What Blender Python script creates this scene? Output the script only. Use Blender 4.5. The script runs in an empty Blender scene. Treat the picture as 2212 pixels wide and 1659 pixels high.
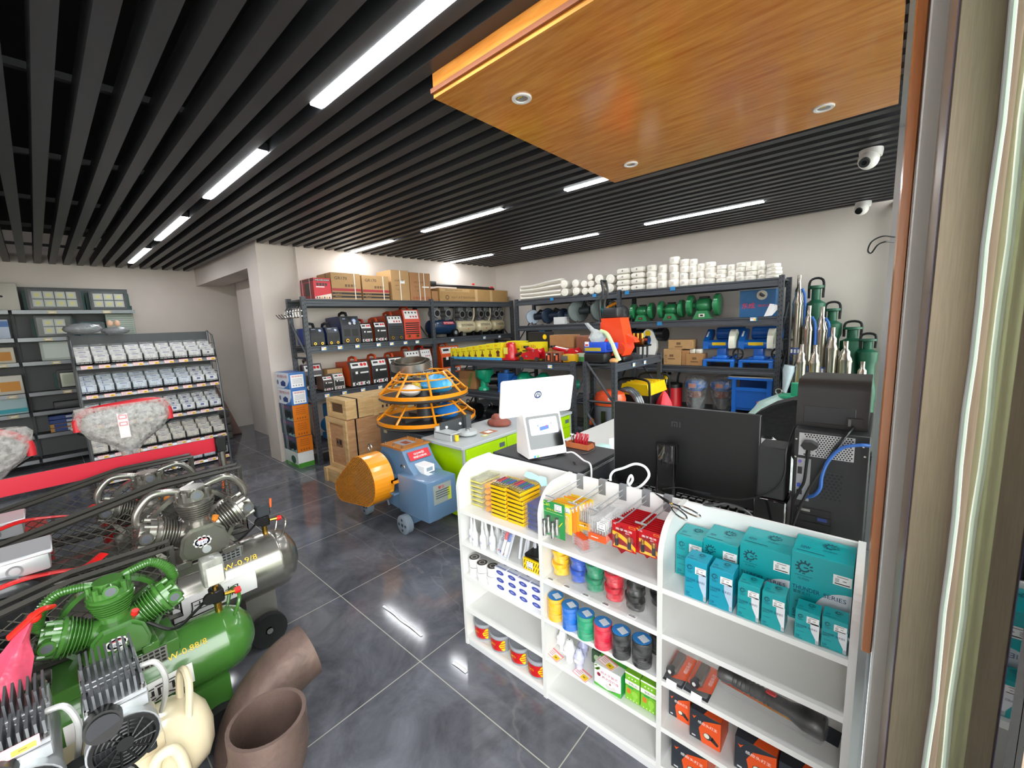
import bpy, bmesh, math, random
from mathutils import Matrix, Vector
PI = math.pi
RND = random.Random(7)
SC = bpy.context.scene
COL = SC.collection

# ---------------------------------------------------------------- camera
def make_camera():
    yaw, pitch, roll = math.radians(131.63), math.radians(8.19), math.radians(-2.41)
    ca, sa, cb, sb = math.cos(yaw), math.sin(yaw), math.cos(pitch), math.sin(pitch)
    fwd = Vector((ca*cb, sa*cb, -sb))
    right = Vector((sa, -ca, 0)); up = right.cross(fwd)
    cr, sr = math.cos(roll), math.sin(roll)
    r = right*cr + up*sr
    u = up*cr - right*sr
    m = Matrix(((r.x, u.x, -fwd.x, 0), (r.y, u.y, -fwd.y, 0), (r.z, u.z, -fwd.z, 1.6), (0, 0, 0, 1)))
    c = bpy.data.cameras.new('camera')
    c.sensor_fit = 'HORIZONTAL'; c.sensor_width = 36; c.lens = 902/2212*36
    c.clip_start = 0.02; c.clip_end = 200
    o = bpy.data.objects.new('camera', c); COL.objects.link(o)
    o.matrix_world = m
    SC.camera = o
make_camera()

# ---------------------------------------------------------------- world, exposure
W = bpy.data.worlds.new('world'); SC.world = W; W.use_nodes = True
bg = W.node_tree.nodes['Background']
bg.inputs[0].default_value = (0.98, 0.985, 1.0, 1); bg.inputs[1].default_value = 5.2
SC.view_settings.view_transform = 'Standard'; SC.view_settings.look = 'None'
SC.view_settings.gamma = 1.0; SC.view_settings.use_curve_mapping = False
SC.view_settings.exposure = 0.8
LED_STRENGTH = 34.0
SC.cycles.max_bounces = 8; SC.cycles.diffuse_bounces = 5; SC.cycles.glossy_bounces = 4
SC.cycles.transparent_max_bounces = 16; SC.cycles.sample_clamp_indirect = 6.0
SC.cycles.use_denoising = True

# ---------------------------------------------------------------- materials
def lin(c):
    c = c/255
    return c/12.92 if c <= .04045 else ((c+.055)/1.055)**2.4
def rgb(h):
    if isinstance(h, str):
        h = h.lstrip('#'); return tuple(lin(int(h[i:i+2], 16)) for i in (0, 2, 4))
    return tuple(lin(x) for x in h)
_MC = {}
def M(h, rough=.45, metal=0.0, emit=0, alpha=1.0, noise=0.0, nscale=12.0, bump=0.0, bscale=60.0, coat=0.0, trans=0.0, spec=.5, stretch=None):
    key = (str(h), rough, metal, emit, alpha, noise, nscale, bump, bscale, coat, trans, spec, stretch)
    if key in _MC: return _MC[key]
    m = bpy.data.materials.new('paint_'+str(len(_MC))); m.use_nodes = True
    nt = m.node_tree; b = nt.nodes['Principled BSDF']
    c = rgb(h)
    b.inputs['Base Color'].default_value = (*c, 1)
    b.inputs['Roughness'].default_value = rough; b.inputs['Metallic'].default_value = metal
    b.inputs['Specular IOR Level'].default_value = spec
    b.inputs['Coat Weight'].default_value = coat
    b.inputs['Coat Roughness'].default_value = .08
    if trans: b.inputs['Transmission Weight'].default_value = trans
    if emit:
        b.inputs['Emission Color'].default_value = (*c, 1); b.inputs['Emission Strength'].default_value = emit
    if alpha < 1: b.inputs['Alpha'].default_value = alpha
    if noise or bump:
        tc = nt.nodes.new('ShaderNodeTexCoord'); mp = nt.nodes.new('ShaderNodeMapping')
        nt.links.new(tc.outputs['Object'], mp.inputs[0])
        if stretch: mp.inputs['Scale'].default_value = stretch
    if noise:
        n = nt.nodes.new('ShaderNodeTexNoise'); n.inputs['Scale'].default_value = nscale; n.inputs['Detail'].default_value = 4
        nt.links.new(mp.outputs[0], n.inputs[0])
        r = nt.nodes.new('ShaderNodeValToRGB')
        r.color_ramp.elements[0].position = .3; r.color_ramp.elements[1].position = .7
        r.color_ramp.elements[0].color = tuple(x*(1-noise) for x in c)+(1,)
        r.color_ramp.elements[1].color = tuple(min(1, x*(1+noise*.7)) for x in c)+(1,)
        nt.links.new(n.outputs[0], r.inputs[0]); nt.links.new(r.outputs[0], b.inputs['Base Color'])
    if bump:
        n = nt.nodes.new('ShaderNodeTexNoise'); n.inputs['Scale'].default_value = bscale; n.inputs['Detail'].default_value = 3
        nt.links.new(mp.outputs[0], n.inputs[0])
        bp = nt.nodes.new('ShaderNodeBump'); bp.inputs['Strength'].default_value = bump; bp.inputs['Distance'].default_value = .02
        nt.links.new(n.outputs[0], bp.inputs['Height']); nt.links.new(bp.outputs[0], b.inputs['Normal'])
    _MC[key] = m
    return m

def film(col, opacity, rough=.15, bscale=25, bump=.8, vary=.5):
    """thin crinkled plastic film: partly see-through, shiny creases"""
    key = ('film', str(col), opacity, rough, bscale, bump, vary)
    if key in _MC: return _MC[key]
    m = bpy.data.materials.new('film'); m.use_nodes = True; nt = m.node_tree; b = nt.nodes['Principled BSDF']
    b.inputs['Base Color'].default_value = (*rgb(col), 1); b.inputs['Roughness'].default_value = rough
    tc = nt.nodes.new('ShaderNodeTexCoord')
    n = nt.nodes.new('ShaderNodeTexNoise'); n.inputs['Scale'].default_value = bscale; n.inputs['Detail'].default_value = 5
    nt.links.new(tc.outputs['Object'], n.inputs[0])
    bp = nt.nodes.new('ShaderNodeBump'); bp.inputs['Strength'].default_value = bump; bp.inputs['Distance'].default_value = .03
    nt.links.new(n.outputs[0], bp.inputs['Height']); nt.links.new(bp.outputs[0], b.inputs['Normal'])
    mr = nt.nodes.new('ShaderNodeMapRange')
    mr.inputs['From Min'].default_value = .35; mr.inputs['From Max'].default_value = .65
    mr.inputs['To Min'].default_value = max(0, opacity*(1-vary)); mr.inputs['To Max'].default_value = min(1, opacity*(1+vary))
    nt.links.new(n.outputs[0], mr.inputs[0]); nt.links.new(mr.outputs[0], b.inputs['Alpha'])
    _MC[key] = m
    return m

def pane_mat(tint='#e8f2ec', lo=.08):
    """architectural glass: mirror-like at a glancing angle, clear head-on"""
    m = bpy.data.materials.new('pane_glass'); m.use_nodes = True; nt = m.node_tree
    for n in list(nt.nodes): nt.nodes.remove(n)
    out = nt.nodes.new('ShaderNodeOutputMaterial'); mix = nt.nodes.new('ShaderNodeMixShader')
    t = nt.nodes.new('ShaderNodeBsdfTransparent'); t.inputs[0].default_value = (*rgb(tint), 1)
    g = nt.nodes.new('ShaderNodeBsdfGlossy'); g.inputs['Roughness'].default_value = .02; g.inputs[0].default_value = (1, 1, 1, 1)
    f = nt.nodes.new('ShaderNodeFresnel'); f.inputs[0].default_value = 1.5
    nt.links.new(f.outputs[0], mix.inputs[0]); nt.links.new(t.outputs[0], mix.inputs[1]); nt.links.new(g.outputs[0], mix.inputs[2])
    nt.links.new(mix.outputs[0], out.inputs[0])
    return m

def wood_mat(c1, c2, scale=(1, 1, 1), rough=.3, coat=.4, ns=6.0, extra=None):
    m = bpy.data.materials.new('wood'); m.use_nodes = True; nt = m.node_tree; b = nt.nodes['Principled BSDF']
    tc = nt.nodes.new('ShaderNodeTexCoord'); mp = nt.nodes.new('ShaderNodeMapping'); mp.inputs['Scale'].default_value = scale
    n = nt.nodes.new('ShaderNodeTexNoise'); n.inputs['Scale'].default_value = ns; n.inputs['Detail'].default_value = 8; n.inputs['Roughness'].default_value = .62
    n.inputs['Distortion'].default_value = .35
    r = nt.nodes.new('ShaderNodeValToRGB')
    r.color_ramp.elements[0].position = .3; r.color_ramp.elements[1].position = .68
    r.color_ramp.elements[0].color = (*rgb(c1), 1); r.color_ramp.elements[1].color = (*rgb(c2), 1)
    nt.links.new(tc.outputs['Object'], mp.inputs[0]); nt.links.new(mp.outputs[0], n.inputs[0])
    nt.links.new(n.outputs[0], r.inputs[0]); nt.links.new(r.outputs[0], b.inputs['Base Color'])
    b.inputs['Roughness'].default_value = rough; b.inputs['Coat Weight'].default_value = coat; b.inputs['Coat Roughness'].default_value = .12
    return m

WHITE = M('#f3f3f1', .35); LAM = M('#e2e2df', .3, coat=.2); BLACK = M('#0c0c0d', .4); DGREY = M('#3d4146', .45); MGREY = M('#85888b', .5)
CHROME = M('#d8d8d8', .12, 1.0); STEEL = M('#b9b8b4', .25, 1.0); ALU = M('#b4b6b8', .38, .9); BRASS = M('#d2a448', .25, 1.0)
RUBBER = M('#191a1b', .7); PAPER = M('#f1f0ee', .6); INK = M('#222225', .6); RED = M('#cf1c1c', .35); YEL = M('#f2c811', .4)
CLEAR = film('#e9eef0', .16, .1, 30, .5)

# ---------------------------------------------------------------- mesh builder
_TXT = {}
def text_mesh(s):
    if s in _TXT: return _TXT[s]
    cu = bpy.data.curves.new('t', 'FONT'); cu.body = s; cu.align_x = 'CENTER'; cu.align_y = 'CENTER'; cu.resolution_u = 2
    o = bpy.data.objects.new('t', cu); COL.objects.link(o)
    dg = bpy.context.evaluated_depsgraph_get()
    me = bpy.data.meshes.new_from_object(o.evaluated_get(dg))
    vs = [v.co.copy() for v in me.vertices]; fs = [tuple(p.vertices) for p in me.polygons]
    bpy.data.objects.remove(o); bpy.data.curves.remove(cu); bpy.data.meshes.remove(me)
    if vs:
        x0 = min(v.x for v in vs); x1 = max(v.x for v in vs); y0 = min(v.y for v in vs); y1 = max(v.y for v in vs)
        vs = [((v.x-(x0+x1)/2), (v.y-(y0+y1)/2)) for v in vs]
        _TXT[s] = (vs, fs, x1-x0, y1-y0)
    else: _TXT[s] = ([], [], 1, 1)
    return _TXT[s]

class MB:
    def __init__(s): s.v = []; s.f = []; s.mi = []; s.sm = []; s.mats = []; s.T = None
    def add(s, vs, fs, mat, smooth=False):
        if mat not in s.mats: s.mats.append(mat)
        k = s.mats.index(mat); b = len(s.v)
        for v in vs:
            v = Vector(v)
            s.v.append(s.T @ v if s.T is not None else v)
        for f in fs:
            s.f.append(tuple(i+b for i in f)); s.mi.append(k); s.sm.append(smooth)
        return s
    def box(s, x0, x1, y0, y1, z0, z1, mat, c=0.0):
        if x1 < x0: x0, x1 = x1, x0
        if y1 < y0: y0, y1 = y1, y0
        if z1 < z0: z0, z1 = z1, z0
        if c <= 0:
            vs = [(x, y, z) for z in (z0, z1) for y in (y0, y1) for x in (x0, x1)]
            return s.add(vs, [(0, 2, 3, 1), (4, 5, 7, 6), (0, 1, 5, 4), (2, 6, 7, 3), (0, 4, 6, 2), (1, 3, 7, 5)], mat)
        c = min(c, (x1-x0)*.45, (y1-y0)*.45, (z1-z0)*.45)
        bm = bmesh.new()
        bmesh.ops.create_cube(bm, size=1)
        for v in bm.verts:
            v.co = Vector(((x0+x1)/2+v.co.x*(x1-x0), (y0+y1)/2+v.co.y*(y1-y0), (z0+z1)/2+v.co.z*(z1-z0)))
        bmesh.ops.bevel(bm, geom=list(bm.edges), offset=c, segments=2 if c > .006 else 1, profile=.5, affect='EDGES')
        bm.verts.index_update()
        vs = [v.co.copy() for v in bm.verts]; fs = [tuple(v.index for v in f.verts) for f in bm.faces]
        bm.free()
        return s.add(vs, fs, mat)
    def cb(s, cx, cy, cz, sx, sy, sz, mat, c=0.0):
        return s.box(cx-sx/2, cx+sx/2, cy-sy/2, cy+sy/2, cz-sz/2, cz+sz/2, mat, c)
    def ring(s, c, ax, r, n, ry=None):
        ax = Vector(ax).normalized()
        t = Vector((0, 0, 1)) if abs(ax.z) < .9 else Vector((1, 0, 0))
        u = ax.cross(t).normalized(); w = ax.cross(u)
        ry = r if ry is None else ry
        return [Vector(c)+u*r*math.cos(2*PI*i/n)+w*ry*math.sin(2*PI*i/n) for i in range(n)]
    def cyl(s, p0, p1, r0, mat, r1=None, n=16, caps=True, smooth=True):
        p0 = Vector(p0); p1 = Vector(p1); r1 = r0 if r1 is None else r1; ax = p1-p0
        vs = s.ring(p0, ax, r0, n)+s.ring(p1, ax, r1, n)
        s.add(vs, [(i, (i+1) % n, n+(i+1) % n, n+i) for i in range(n)], mat, smooth)
        if caps:
            s.add(vs[:n], [tuple(range(n-1, -1, -1))], mat); s.add(vs[n:], [tuple(range(n))], mat)
        return s
    def lathe(s, prof, mat, o=(0, 0, 0), ax=(0, 0, 1), n=24, smooth=True):
        """prof: (radius, height along ax) from bottom to top"""
        o = Vector(o); ax = Vector(ax).normalized(); vs = []
        for r, h in prof: vs += s.ring(o+ax*h, ax, max(r, 1e-5), n)
        fs = []
        for k in range(len(prof)-1):
            fs += [(k*n+i, k*n+(i+1) % n, (k+1)*n+(i+1) % n, (k+1)*n+i) for i in range(n)]
        return s.add(vs, fs, mat, smooth)
    def tube(s, pts, r, mat, n=8, closed=False, caps=True, rs=None, ry=None):
        pts = [Vector(p) for p in pts]; N = len(pts); vs = []
        up = None
        for i, p in enumerate(pts):
            a = pts[(i-1) % N] if (closed or i > 0) else p
            b = pts[(i+1) % N] if (closed or i < N-1) else p
            t = (b-a)
            t = t.normalized() if t.length > 1e-9 else Vector((0, 0, 1))
            if up is None:
                up = Vector((0, 0, 1)) if abs(t.z) < .9 else Vector((1, 0, 0))
            u = t.cross(up)
            if u.length < 1e-4: u = t.cross(Vector((0, 1, 0)) if abs(t.y) < .9 else Vector((1, 0, 0)))
            u.normalize(); w = u.cross(t); up = w
            rr = rs[i] if rs else r
            r2 = rr if ry is None else ry
            vs += [p+u*rr*math.cos(2*PI*k/n)+w*r2*math.sin(2*PI*k/n) for k in range(n)]
        fs = []
        for i in range(N if closed else N-1):
            j = (i+1) % N
            fs += [(i*n+k, i*n+(k+1) % n, j*n+(k+1) % n, j*n+k) for k in range(n)]
        s.add(vs, fs, mat, True)
        if caps and not closed:
            s.add(vs[:n], [tuple(range(n-1, -1, -1))], mat); s.add(vs[-n:], [tuple(range(n))], mat)
        return s
    def prism(s, poly, axis, d0, d1, mat, smooth=False):
        """poly: 2-D outline; axis 'x': (y,z), 'y': (x,z), 'z': (x,y); extruded from d0 to d1"""
        def P(a, b, d): return {'x': (d, a, b), 'y': (a, d, b), 'z': (a, b, d)}[axis]
        n = len(poly); vs = [P(a, b, d0) for a, b in poly]+[P(a, b, d1) for a, b in poly]
        s.add(vs, [(i, (i+1) % n, n+(i+1) % n, n+i) for i in range(n)], mat, smooth)
        return s.add(vs, [tuple(range(n-1, -1, -1)), tuple(range(n, 2*n))], mat)
    def ball(s, c, r, mat, n=14, m=9, zlo=-1.0, zhi=1.0):
        """ellipsoid; r a number or (rx,ry,rz); zlo/zhi cut it between heights -1..1"""
        if not hasattr(r, '__len__'): r = (r, r, r)
        a0 = math.asin(max(-1, zlo)); a1 = math.asin(min(1, zhi)); vs = []
        for k in range(m+1):
            a = a0+(a1-a0)*k/m
            for i in range(n):
                vs.append((c[0]+r[0]*math.cos(a)*math.cos(2*PI*i/n), c[1]+r[1]*math.cos(a)*math.sin(2*PI*i/n), c[2]+r[2]*math.sin(a)))
        fs = [(k*n+i, k*n+(i+1) % n, (k+1)*n+(i+1) % n, (k+1)*n+i) for k in range(m) for i in range(n)]
        fs += [tuple(range(n-1, -1, -1)), tuple(m*n+i for i in range(n))]
        return s.add(vs, fs, mat, True)
    def quad(s, a, b, c, d, mat): return s.add([a, b, c, d], [(0, 1, 2, 3)], mat)
    def text(s, st, o, u, v, h, mat, w=None, lift=.0007):
        """flat lettering centred on o, reading along u, upright along v, cap height h (w: fit to this width)"""
        vs, fs, tw, th = text_mesh(st)
        if not vs: return s
        u = Vector(u).normalized(); v = Vector(v).normalized(); nrm = u.cross(v)
        k = h/th; kx = k if w is None else w/tw
        o = Vector(o)+nrm*lift
        return s.add([o+u*x*kx+v*y*k for x, y in vs], fs, mat)
    def rect(s, o, u, v, w, h, mat, lift=.0005):
        """thin printed patch or sticker centred on o"""
        u = Vector(u).normalized(); v = Vector(v).normalized(); o = Vector(o)+u.cross(v)*lift
        return s.quad(o-u*w/2-v*h/2, o+u*w/2-v*h/2, o+u*w/2+v*h/2, o-u*w/2+v*h/2, mat)
    def disc(s, o, u, v, r, mat, n=20, lift=.0005, ry=None, r0=0):
        u = Vector(u).normalized(); v = Vector(v).normalized(); o = Vector(o)+u.cross(v)*lift
        ry = r if ry is None else ry
        pts = [o+u*r*math.cos(2*PI*i/n)+v*ry*math.sin(2*PI*i/n) for i in range(n)]
        if r0:
            k = r0/r
            pts += [o+u*r0*math.cos(2*PI*i/n)+v*ry*k*math.sin(2*PI*i/n) for i in range(n)]
            return s.add(pts, [(i, (i+1) % n, n+(i+1) % n, n+i) for i in range(n)], mat)
        return s.add(pts, [tuple(range(n))], mat)
    def build(s, name, parent=None, loc=(0, 0, 0), rz=0.0, rot=None):
        me = bpy.data.meshes.new(name)
        me.from_pydata([tuple(v) for v in s.v], [], s.f)
        for m in s.mats: me.materials.append(m)
        me.polygons.foreach_set('material_index', s.mi); me.polygons.foreach_set('use_smooth', s.sm)
        me.update(); me.set_sharp_from_angle(angle=math.radians(42))
        o = bpy.data.objects.new(name, me); COL.objects.link(o)
        o.location = loc; o.rotation_euler = rot if rot else (0, 0, rz)
        if parent is not None: o.parent = parent
        return o

def tag(o, label, cat, group=None, kind=None):
    o['label'] = label; o['category'] = cat
    if group: o['group'] = group
    if kind: o['kind'] = kind
    return o
def thing(name, label, cat, loc=(0, 0, 0), rz=0.0, group=None, rot=None):
    o = bpy.data.objects.new(name, None); COL.objects.link(o); o.empty_display_size = .05
    o.location = loc; o.rotation_euler = rot if rot else (0, 0, rz)
    return tag(o, label, cat, group)
def struct(mb, name, loc=(0, 0, 0)):
    o = mb.build(name, None, loc); o['kind'] = 'structure'; return o
def dup(root, loc, label, rz=None, rot=None):
    def cp(o, par):
        c = o.copy(); COL.objects.link(c)
        if par is not None: c.parent = par
        for ch in o.children: cp(ch, c)
        return c
    r = cp(root, None); r.location = loc; r['label'] = label
    if rz is not None: r.rotation_euler = (0, 0, rz)
    if rot is not None: r.rotation_euler = rot
    return r
ORD = ['first', 'second', 'third', 'fourth', 'fifth', 'sixth', 'seventh', 'eighth', 'ninth', 'tenth', 'eleventh', 'twelfth', 'thirteenth', 'fourteenth', 'fifteenth', 'sixteenth', 'seventeenth', 'eighteenth']
X_, Y_, Z_ = Vector((1, 0, 0)), Vector((0, 1, 0)), Vector((0, 0, 1))
def arc(c, u, v, r, a0, a1, n=10, r2=None):
    c = Vector(c); u = Vector(u); v = Vector(v); r2 = r if r2 is None else r2
    return [c+u*r*math.cos(a0+(a1-a0)*i/n)+v*r2*math.sin(a0+(a1-a0)*i/n) for i in range(n+1)]
def spline(pts, k=6):
    """Catmull-Rom through the points"""
    P = [Vector(p) for p in pts]; P = [P[0]*2-P[1]]+P+[P[-1]*2-P[-2]]; out = []
    for i in range(1, len(P)-2):
        a, b, c, d = P[i-1:i+3]
        for j in range(k):
            t = j/k
            out.append(.5*((2*b)+(c-a)*t+(2*a-5*b+4*c-d)*t*t+(3*b-a-3*c+d)*t**3))
    out.append(P[-2]); return out
def rrect(x0, x1, y0, y1, r, n=5):
    out = []
    for cx, cy, a in ((x1-r, y1-r, 0), (x0+r, y1-r, PI/2), (x0+r, y0+r, PI), (x1-r, y0+r, 1.5*PI)):
        out += [(cx+r*math.cos(a+PI/2*i/n), cy+r*math.sin(a+PI/2*i/n)) for i in range(n+1)]
    return out
def _at(s, name, L=(0, 0, 0), parent=None):
    """build from world-space geometry: origin at L (the thing's base); a part of `parent` takes the parent's frame"""
    if parent is not None: L = parent.location
    L = Vector(L); s.v = [v-L for v in s.v]
    return s.build(name, parent, (0, 0, 0) if parent is not None else L)
MB.at = _at
def stack_word(i, n):
    return 'bottom' if i == 0 else ('topmost' if i == n-1 else ORD[i]+' from the bottom')
def barcode_label(b, o, u, v, w, h):
    """white price sticker with printed lines"""
    u = Vector(u).normalized(); v = Vector(v).normalized(); o = Vector(o)
    b.rect(o, u, v, w, h, PAPER, .0008)
    g = M('#8b8b8b', .6)
    b.rect(o+v*h*.33, u, v, w*.6, h*.08, g, .0012)
    for k in range(3): b.rect(o-u*w*.28+v*(h*.12-k*h*.13), u, v, w*.22, h*.07, g, .0012)
    b.rect(o+u*w*.12+v*h*.0, u, v, w*.2, h*.1, g, .0012)
    b.rect(o-v*h*.34, u, v, w*.8, h*.1, INK, .0012)
def price_card(b, o, u, v, w, h):
    """pink bordered price card with a yellow corner"""
    u = Vector(u).normalized(); v = Vector(v).normalized(); o = Vector(o)
    b.rect(o, u, v, w, h, M('#ee8d90', .5), .0006); b.rect(o-v*h*.06, u, v, w*.94, h*.76, M('#fbe9e8', .5), .0010)
    b.rect(o+u*w*.24-v*h*.16, u, v, w*.4, h*.5, YEL, .0014)
    for k in range(3): b.rect(o-u*w*.2+v*(h*.16-k*h*.18), u, v, w*.36, h*.05, M('#c86a70', .6), .0014)
    b.rect(o+u*w*.22-v*h*.16, u, v, w*.14, h*.12, M('#7d6a10', .6), .0018)

# ================================================================ SETTING
CEIL = 2.65
def tile_mat():
    m = bpy.data.materials.new('floor_tile'); m.use_nodes = True; nt = m.node_tree; b = nt.nodes['Principled BSDF']
    L = nt.links.new; N = nt.nodes.new
    tc = N('ShaderNodeTexCoord'); sp = N('ShaderNodeSeparateXYZ'); L(tc.outputs['Object'], sp.inputs[0])
    masks = []
    for out, off in ((sp.outputs[0], -1.58), (sp.outputs[1], 1.0233)):
        a = N('ShaderNodeMath'); a.operation = 'SUBTRACT'; a.inputs[1].default_value = off; L(out, a.inputs[0])
        f = N('ShaderNodeMath'); f.operation = 'PINGPONG'; f.inputs[1].default_value = .4; L(a.outputs[0], f.inputs[0])
        c = N('ShaderNodeMath'); c.operation = 'LESS_THAN'; c.inputs[1].default_value = .0022; L(f.outputs[0], c.inputs[0])
        masks.append(c)
    mx = N('ShaderNodeMath'); mx.operation = 'MAXIMUM'; L(masks[0].outputs[0], mx.inputs[0]); L(masks[1].outputs[0], mx.inputs[1])
    n1 = N('ShaderNodeTexNoise'); n1.inputs['Scale'].default_value = 3.2; n1.inputs['Detail'].default_value = 9; n1.inputs['Roughness'].default_value = .68; n1.inputs['Distortion'].default_value = .6
    L(tc.outputs['Object'], n1.inputs[0])
    r1 = N('ShaderNodeValToRGB'); e = r1.color_ramp.elements
    e[0].position = .32; e[0].color = (*rgb('#47484e'), 1); e[1].position = .72; e[1].color = (*rgb('#74767e'), 1)
    L(n1.outputs[0], r1.inputs[0])
    mp = N('ShaderNodeMapping'); mp.inputs['Rotation'].default_value = (0, 0, .5); mp.inputs['Scale'].default_value = (.55, 1.7, 1); L(tc.outputs['Object'], mp.inputs[0])
    n2 = N('ShaderNodeTexNoise'); n2.inputs['Scale'].default_value = .9; n2.inputs['Detail'].default_value = 5; n2.inputs['Roughness'].default_value = .5; n2.inputs['Distortion'].default_value = .8
    L(mp.outputs[0], n2.inputs[0])
    sb = N('ShaderNodeMath'); sb.operation = 'SUBTRACT'; sb.inputs[1].default_value = .5; L(n2.outputs[0], sb.inputs[0])
    ab = N('ShaderNodeMath'); ab.operation = 'ABSOLUTE'; L(sb.outputs[0], ab.inputs[0])
    vr = N('ShaderNodeMapRange'); vr.inputs['From Min'].default_value = .0; vr.inputs['From Max'].default_value = .010; vr.inputs['To Min'].default_value = .38; vr.inputs['To Max'].default_value = 0
    L(ab.outputs[0], vr.inputs[0])
    vm = N('ShaderNodeMath'); vm.operation = 'MULTIPLY'; L(vr.outputs[0], vm.inputs[0]); L(n1.outputs[0], vm.inputs[1])
    m1 = N('ShaderNodeMixRGB'); L(vm.outputs[0], m1.inputs[0]); L(r1.outputs[0], m1.inputs[1]); m1.inputs[2].default_value = (*rgb('#a39d9c'), 1)
    m2 = N('ShaderNodeMixRGB'); L(mx.outputs[0], m2.inputs[0]); L(m1.outputs[0], m2.inputs[1]); m2.inputs[2].default_value = (*rgb('#a9a79c'), 1)
    L(m2.outputs[0], b.inputs['Base Color'])
    rr = N('ShaderNodeMapRange'); rr.inputs['To Min'].default_value = .1; rr.inputs['To Max'].default_value = .7; L(mx.outputs[0], rr.inputs[0]); L(rr.outputs[0], b.inputs['Roughness'])
    return m
WALLM = M('#d6cbc2', .75, noise=.03, nscale=3, bump=.04, bscale=120)
WALLC = M('#d8cfc6', .75, noise=.03, nscale=3, bump=.04, bscale=120)
mb = MB(); mb.box(-9.2, .3, -3.4, 6.2, -.1, 0, tile_mat()); struct(mb, 'floor')
mb = MB(); mb.box(-8.75, -8.45, -3.4, 6.2, 0, 3.05, WALLM); struct(mb, 'wall_left')
mb = MB(); mb.box(-8.75, .3, 5.86, 6.2, 0, 3.05, WALLC); struct(mb, 'wall_back')
mb = MB(); mb.box(-5.95, -5.5, 2.27, 5.86, 0, 3.05, WALLM); mb.box(-5.93, -5.57, 1.85, 2.27, 0, 3.05, WALLM); struct(mb, 'wall_middle')
mb = MB(); mb.box(-8.45, -5.93, 1.86, 2.2, 2.42, 3.05, WALLM); mb.box(-7.9, -7.1, 2.26, 2.9, 0, 2.45, WALLM); mb.box(-8.45, -7.3, 4.4, 4.5, 0, 3.05, M('#8b867f', .8)); struct(mb, 'wall_recess')
mb = MB(); mb.box(-8.75, .3, -3.7, -3.4, 0, 3.05, WALLM); struct(mb, 'wall_front')
# slatted black baffle ceiling
SL = M('#343537', .42, noise=.06, nscale=9); SLB = M('#060607', .8)
mb = MB(); PITCH = .132
mb.box(-8.75, .3, -3.4, 6.2, 3.05, 3.1, SLB)
k = -34
while 1.02+PITCH*(k+.5) < 5.8:
    y = 1.02+PITCH*(k+.5)
    x1 = -8.44; x0 = .05
    if y > 1.8: x1 = -5.5
    mb.box(x1, x0, y-.031, y+.031, CEIL, CEIL+.1, SL)
    k += 1
for x in (-7.6, -6.4, -5.2, -4.0, -2.8, -1.6, -.4):
    mb.box(x-.015, x+.015, -3.4, 1.7 if x < -5.5 else 5.85, CEIL+.1, CEIL+.13, M('#1c1d1e', .5, .3))
struct(mb, 'ceiling')
# right-hand glazing beside the door, door frame and door leaf edge
mb = MB(); mb.box(.022, .03, 1.27, 5.86, .05, 2.68, pane_mat('#f4f7f6')); struct(mb, 'window_1')
mb = MB()
for y in (3.4, 5.8): mb.box(.0, .05, y-.03, y+.03, 0, 2.65, ALU)
mb.box(.0, .05, 1.27, 5.86, 0, .06, ALU); mb.box(.0, .05, 1.27, 5.86, 2.6, 2.65, ALU)
struct(mb, 'trim_1')
OAK = wood_mat('#b0622a', '#c98144', (9, 9, .6), .3, .5)
mb = MB(); mb.prism([(.0095, 1.262), (.0095, 1.225), (.012, 1.215), (.0265, 1.215), (.0295, 1.225), (.0295, 1.262)], 'z', .785, 2.64, OAK)
struct(mb, 'trim_2')
mb = MB(); mb.box(.0305, .3, 1.1, 1.262, 0, 3.05, M('#dadbd6', .6, noise=.03, nscale=5)); struct(mb, 'wall_right')
def brushed():
    return M('#94816f', .36, .35, noise=.12, nscale=7, stretch=(60, 60, 2.2))
mb = MB(); mb.box(.0508, .3, .9, 1.099, 0, 3.05, brushed(), .003); mb.box(.0505, .0515, .899, .903, 0, 3.05, M('#5b4a72', .5)); struct(mb, 'door_1')
mb = MB()
mb.T = Matrix.Identity(4)
# silicone bead along the frame, then the green-edged glass leaf with its light frame
pts = [(.1015+.0012*math.sin(i*1.7)+.0006*math.sin(i*.6), .8965, .0+i*.08) for i in range(39)]
mb.tube(pts, .0042, M('#eef1f2', .35), 8)
mb.T = None; struct(mb, 'trim_3')
mb = MB(); mb.box(.112, .118, .55, .89, 0.0, 3.0, pane_mat('#cfe2cf')); mb.box(.1185, .1225, .55, .80, 0, 3.0, pane_mat('#b9d6b4')); struct(mb, 'window_2')
mb = MB(); mb.box(.1335, .142, .70, .712, 0, 3.0, M('#e9dfc4', .4)); mb.box(.1275, .1315, .72, .735, 0, 3.0, M('#8d8b7c', .35, .5)); mb.box(.1185, .1215, .803, .81, 0, 3.0, M('#7f9a92', .2, coat=.6)); struct(mb, 'trim_4')
# pavement and the house across the street, seen through the glass
mb = MB(); mb.box(.3, 14, -14, 14, -.12, -.02, M('#b4b3ae', .8, noise=.1, nscale=2)); struct(mb, 'ground')
mb = MB(); mb.box(11, 11.6, -14, 14, 0, 2.6, M('#cfd3c4', .8, noise=.08, nscale=.6)); o = struct(mb, 'wall_outside')

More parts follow.
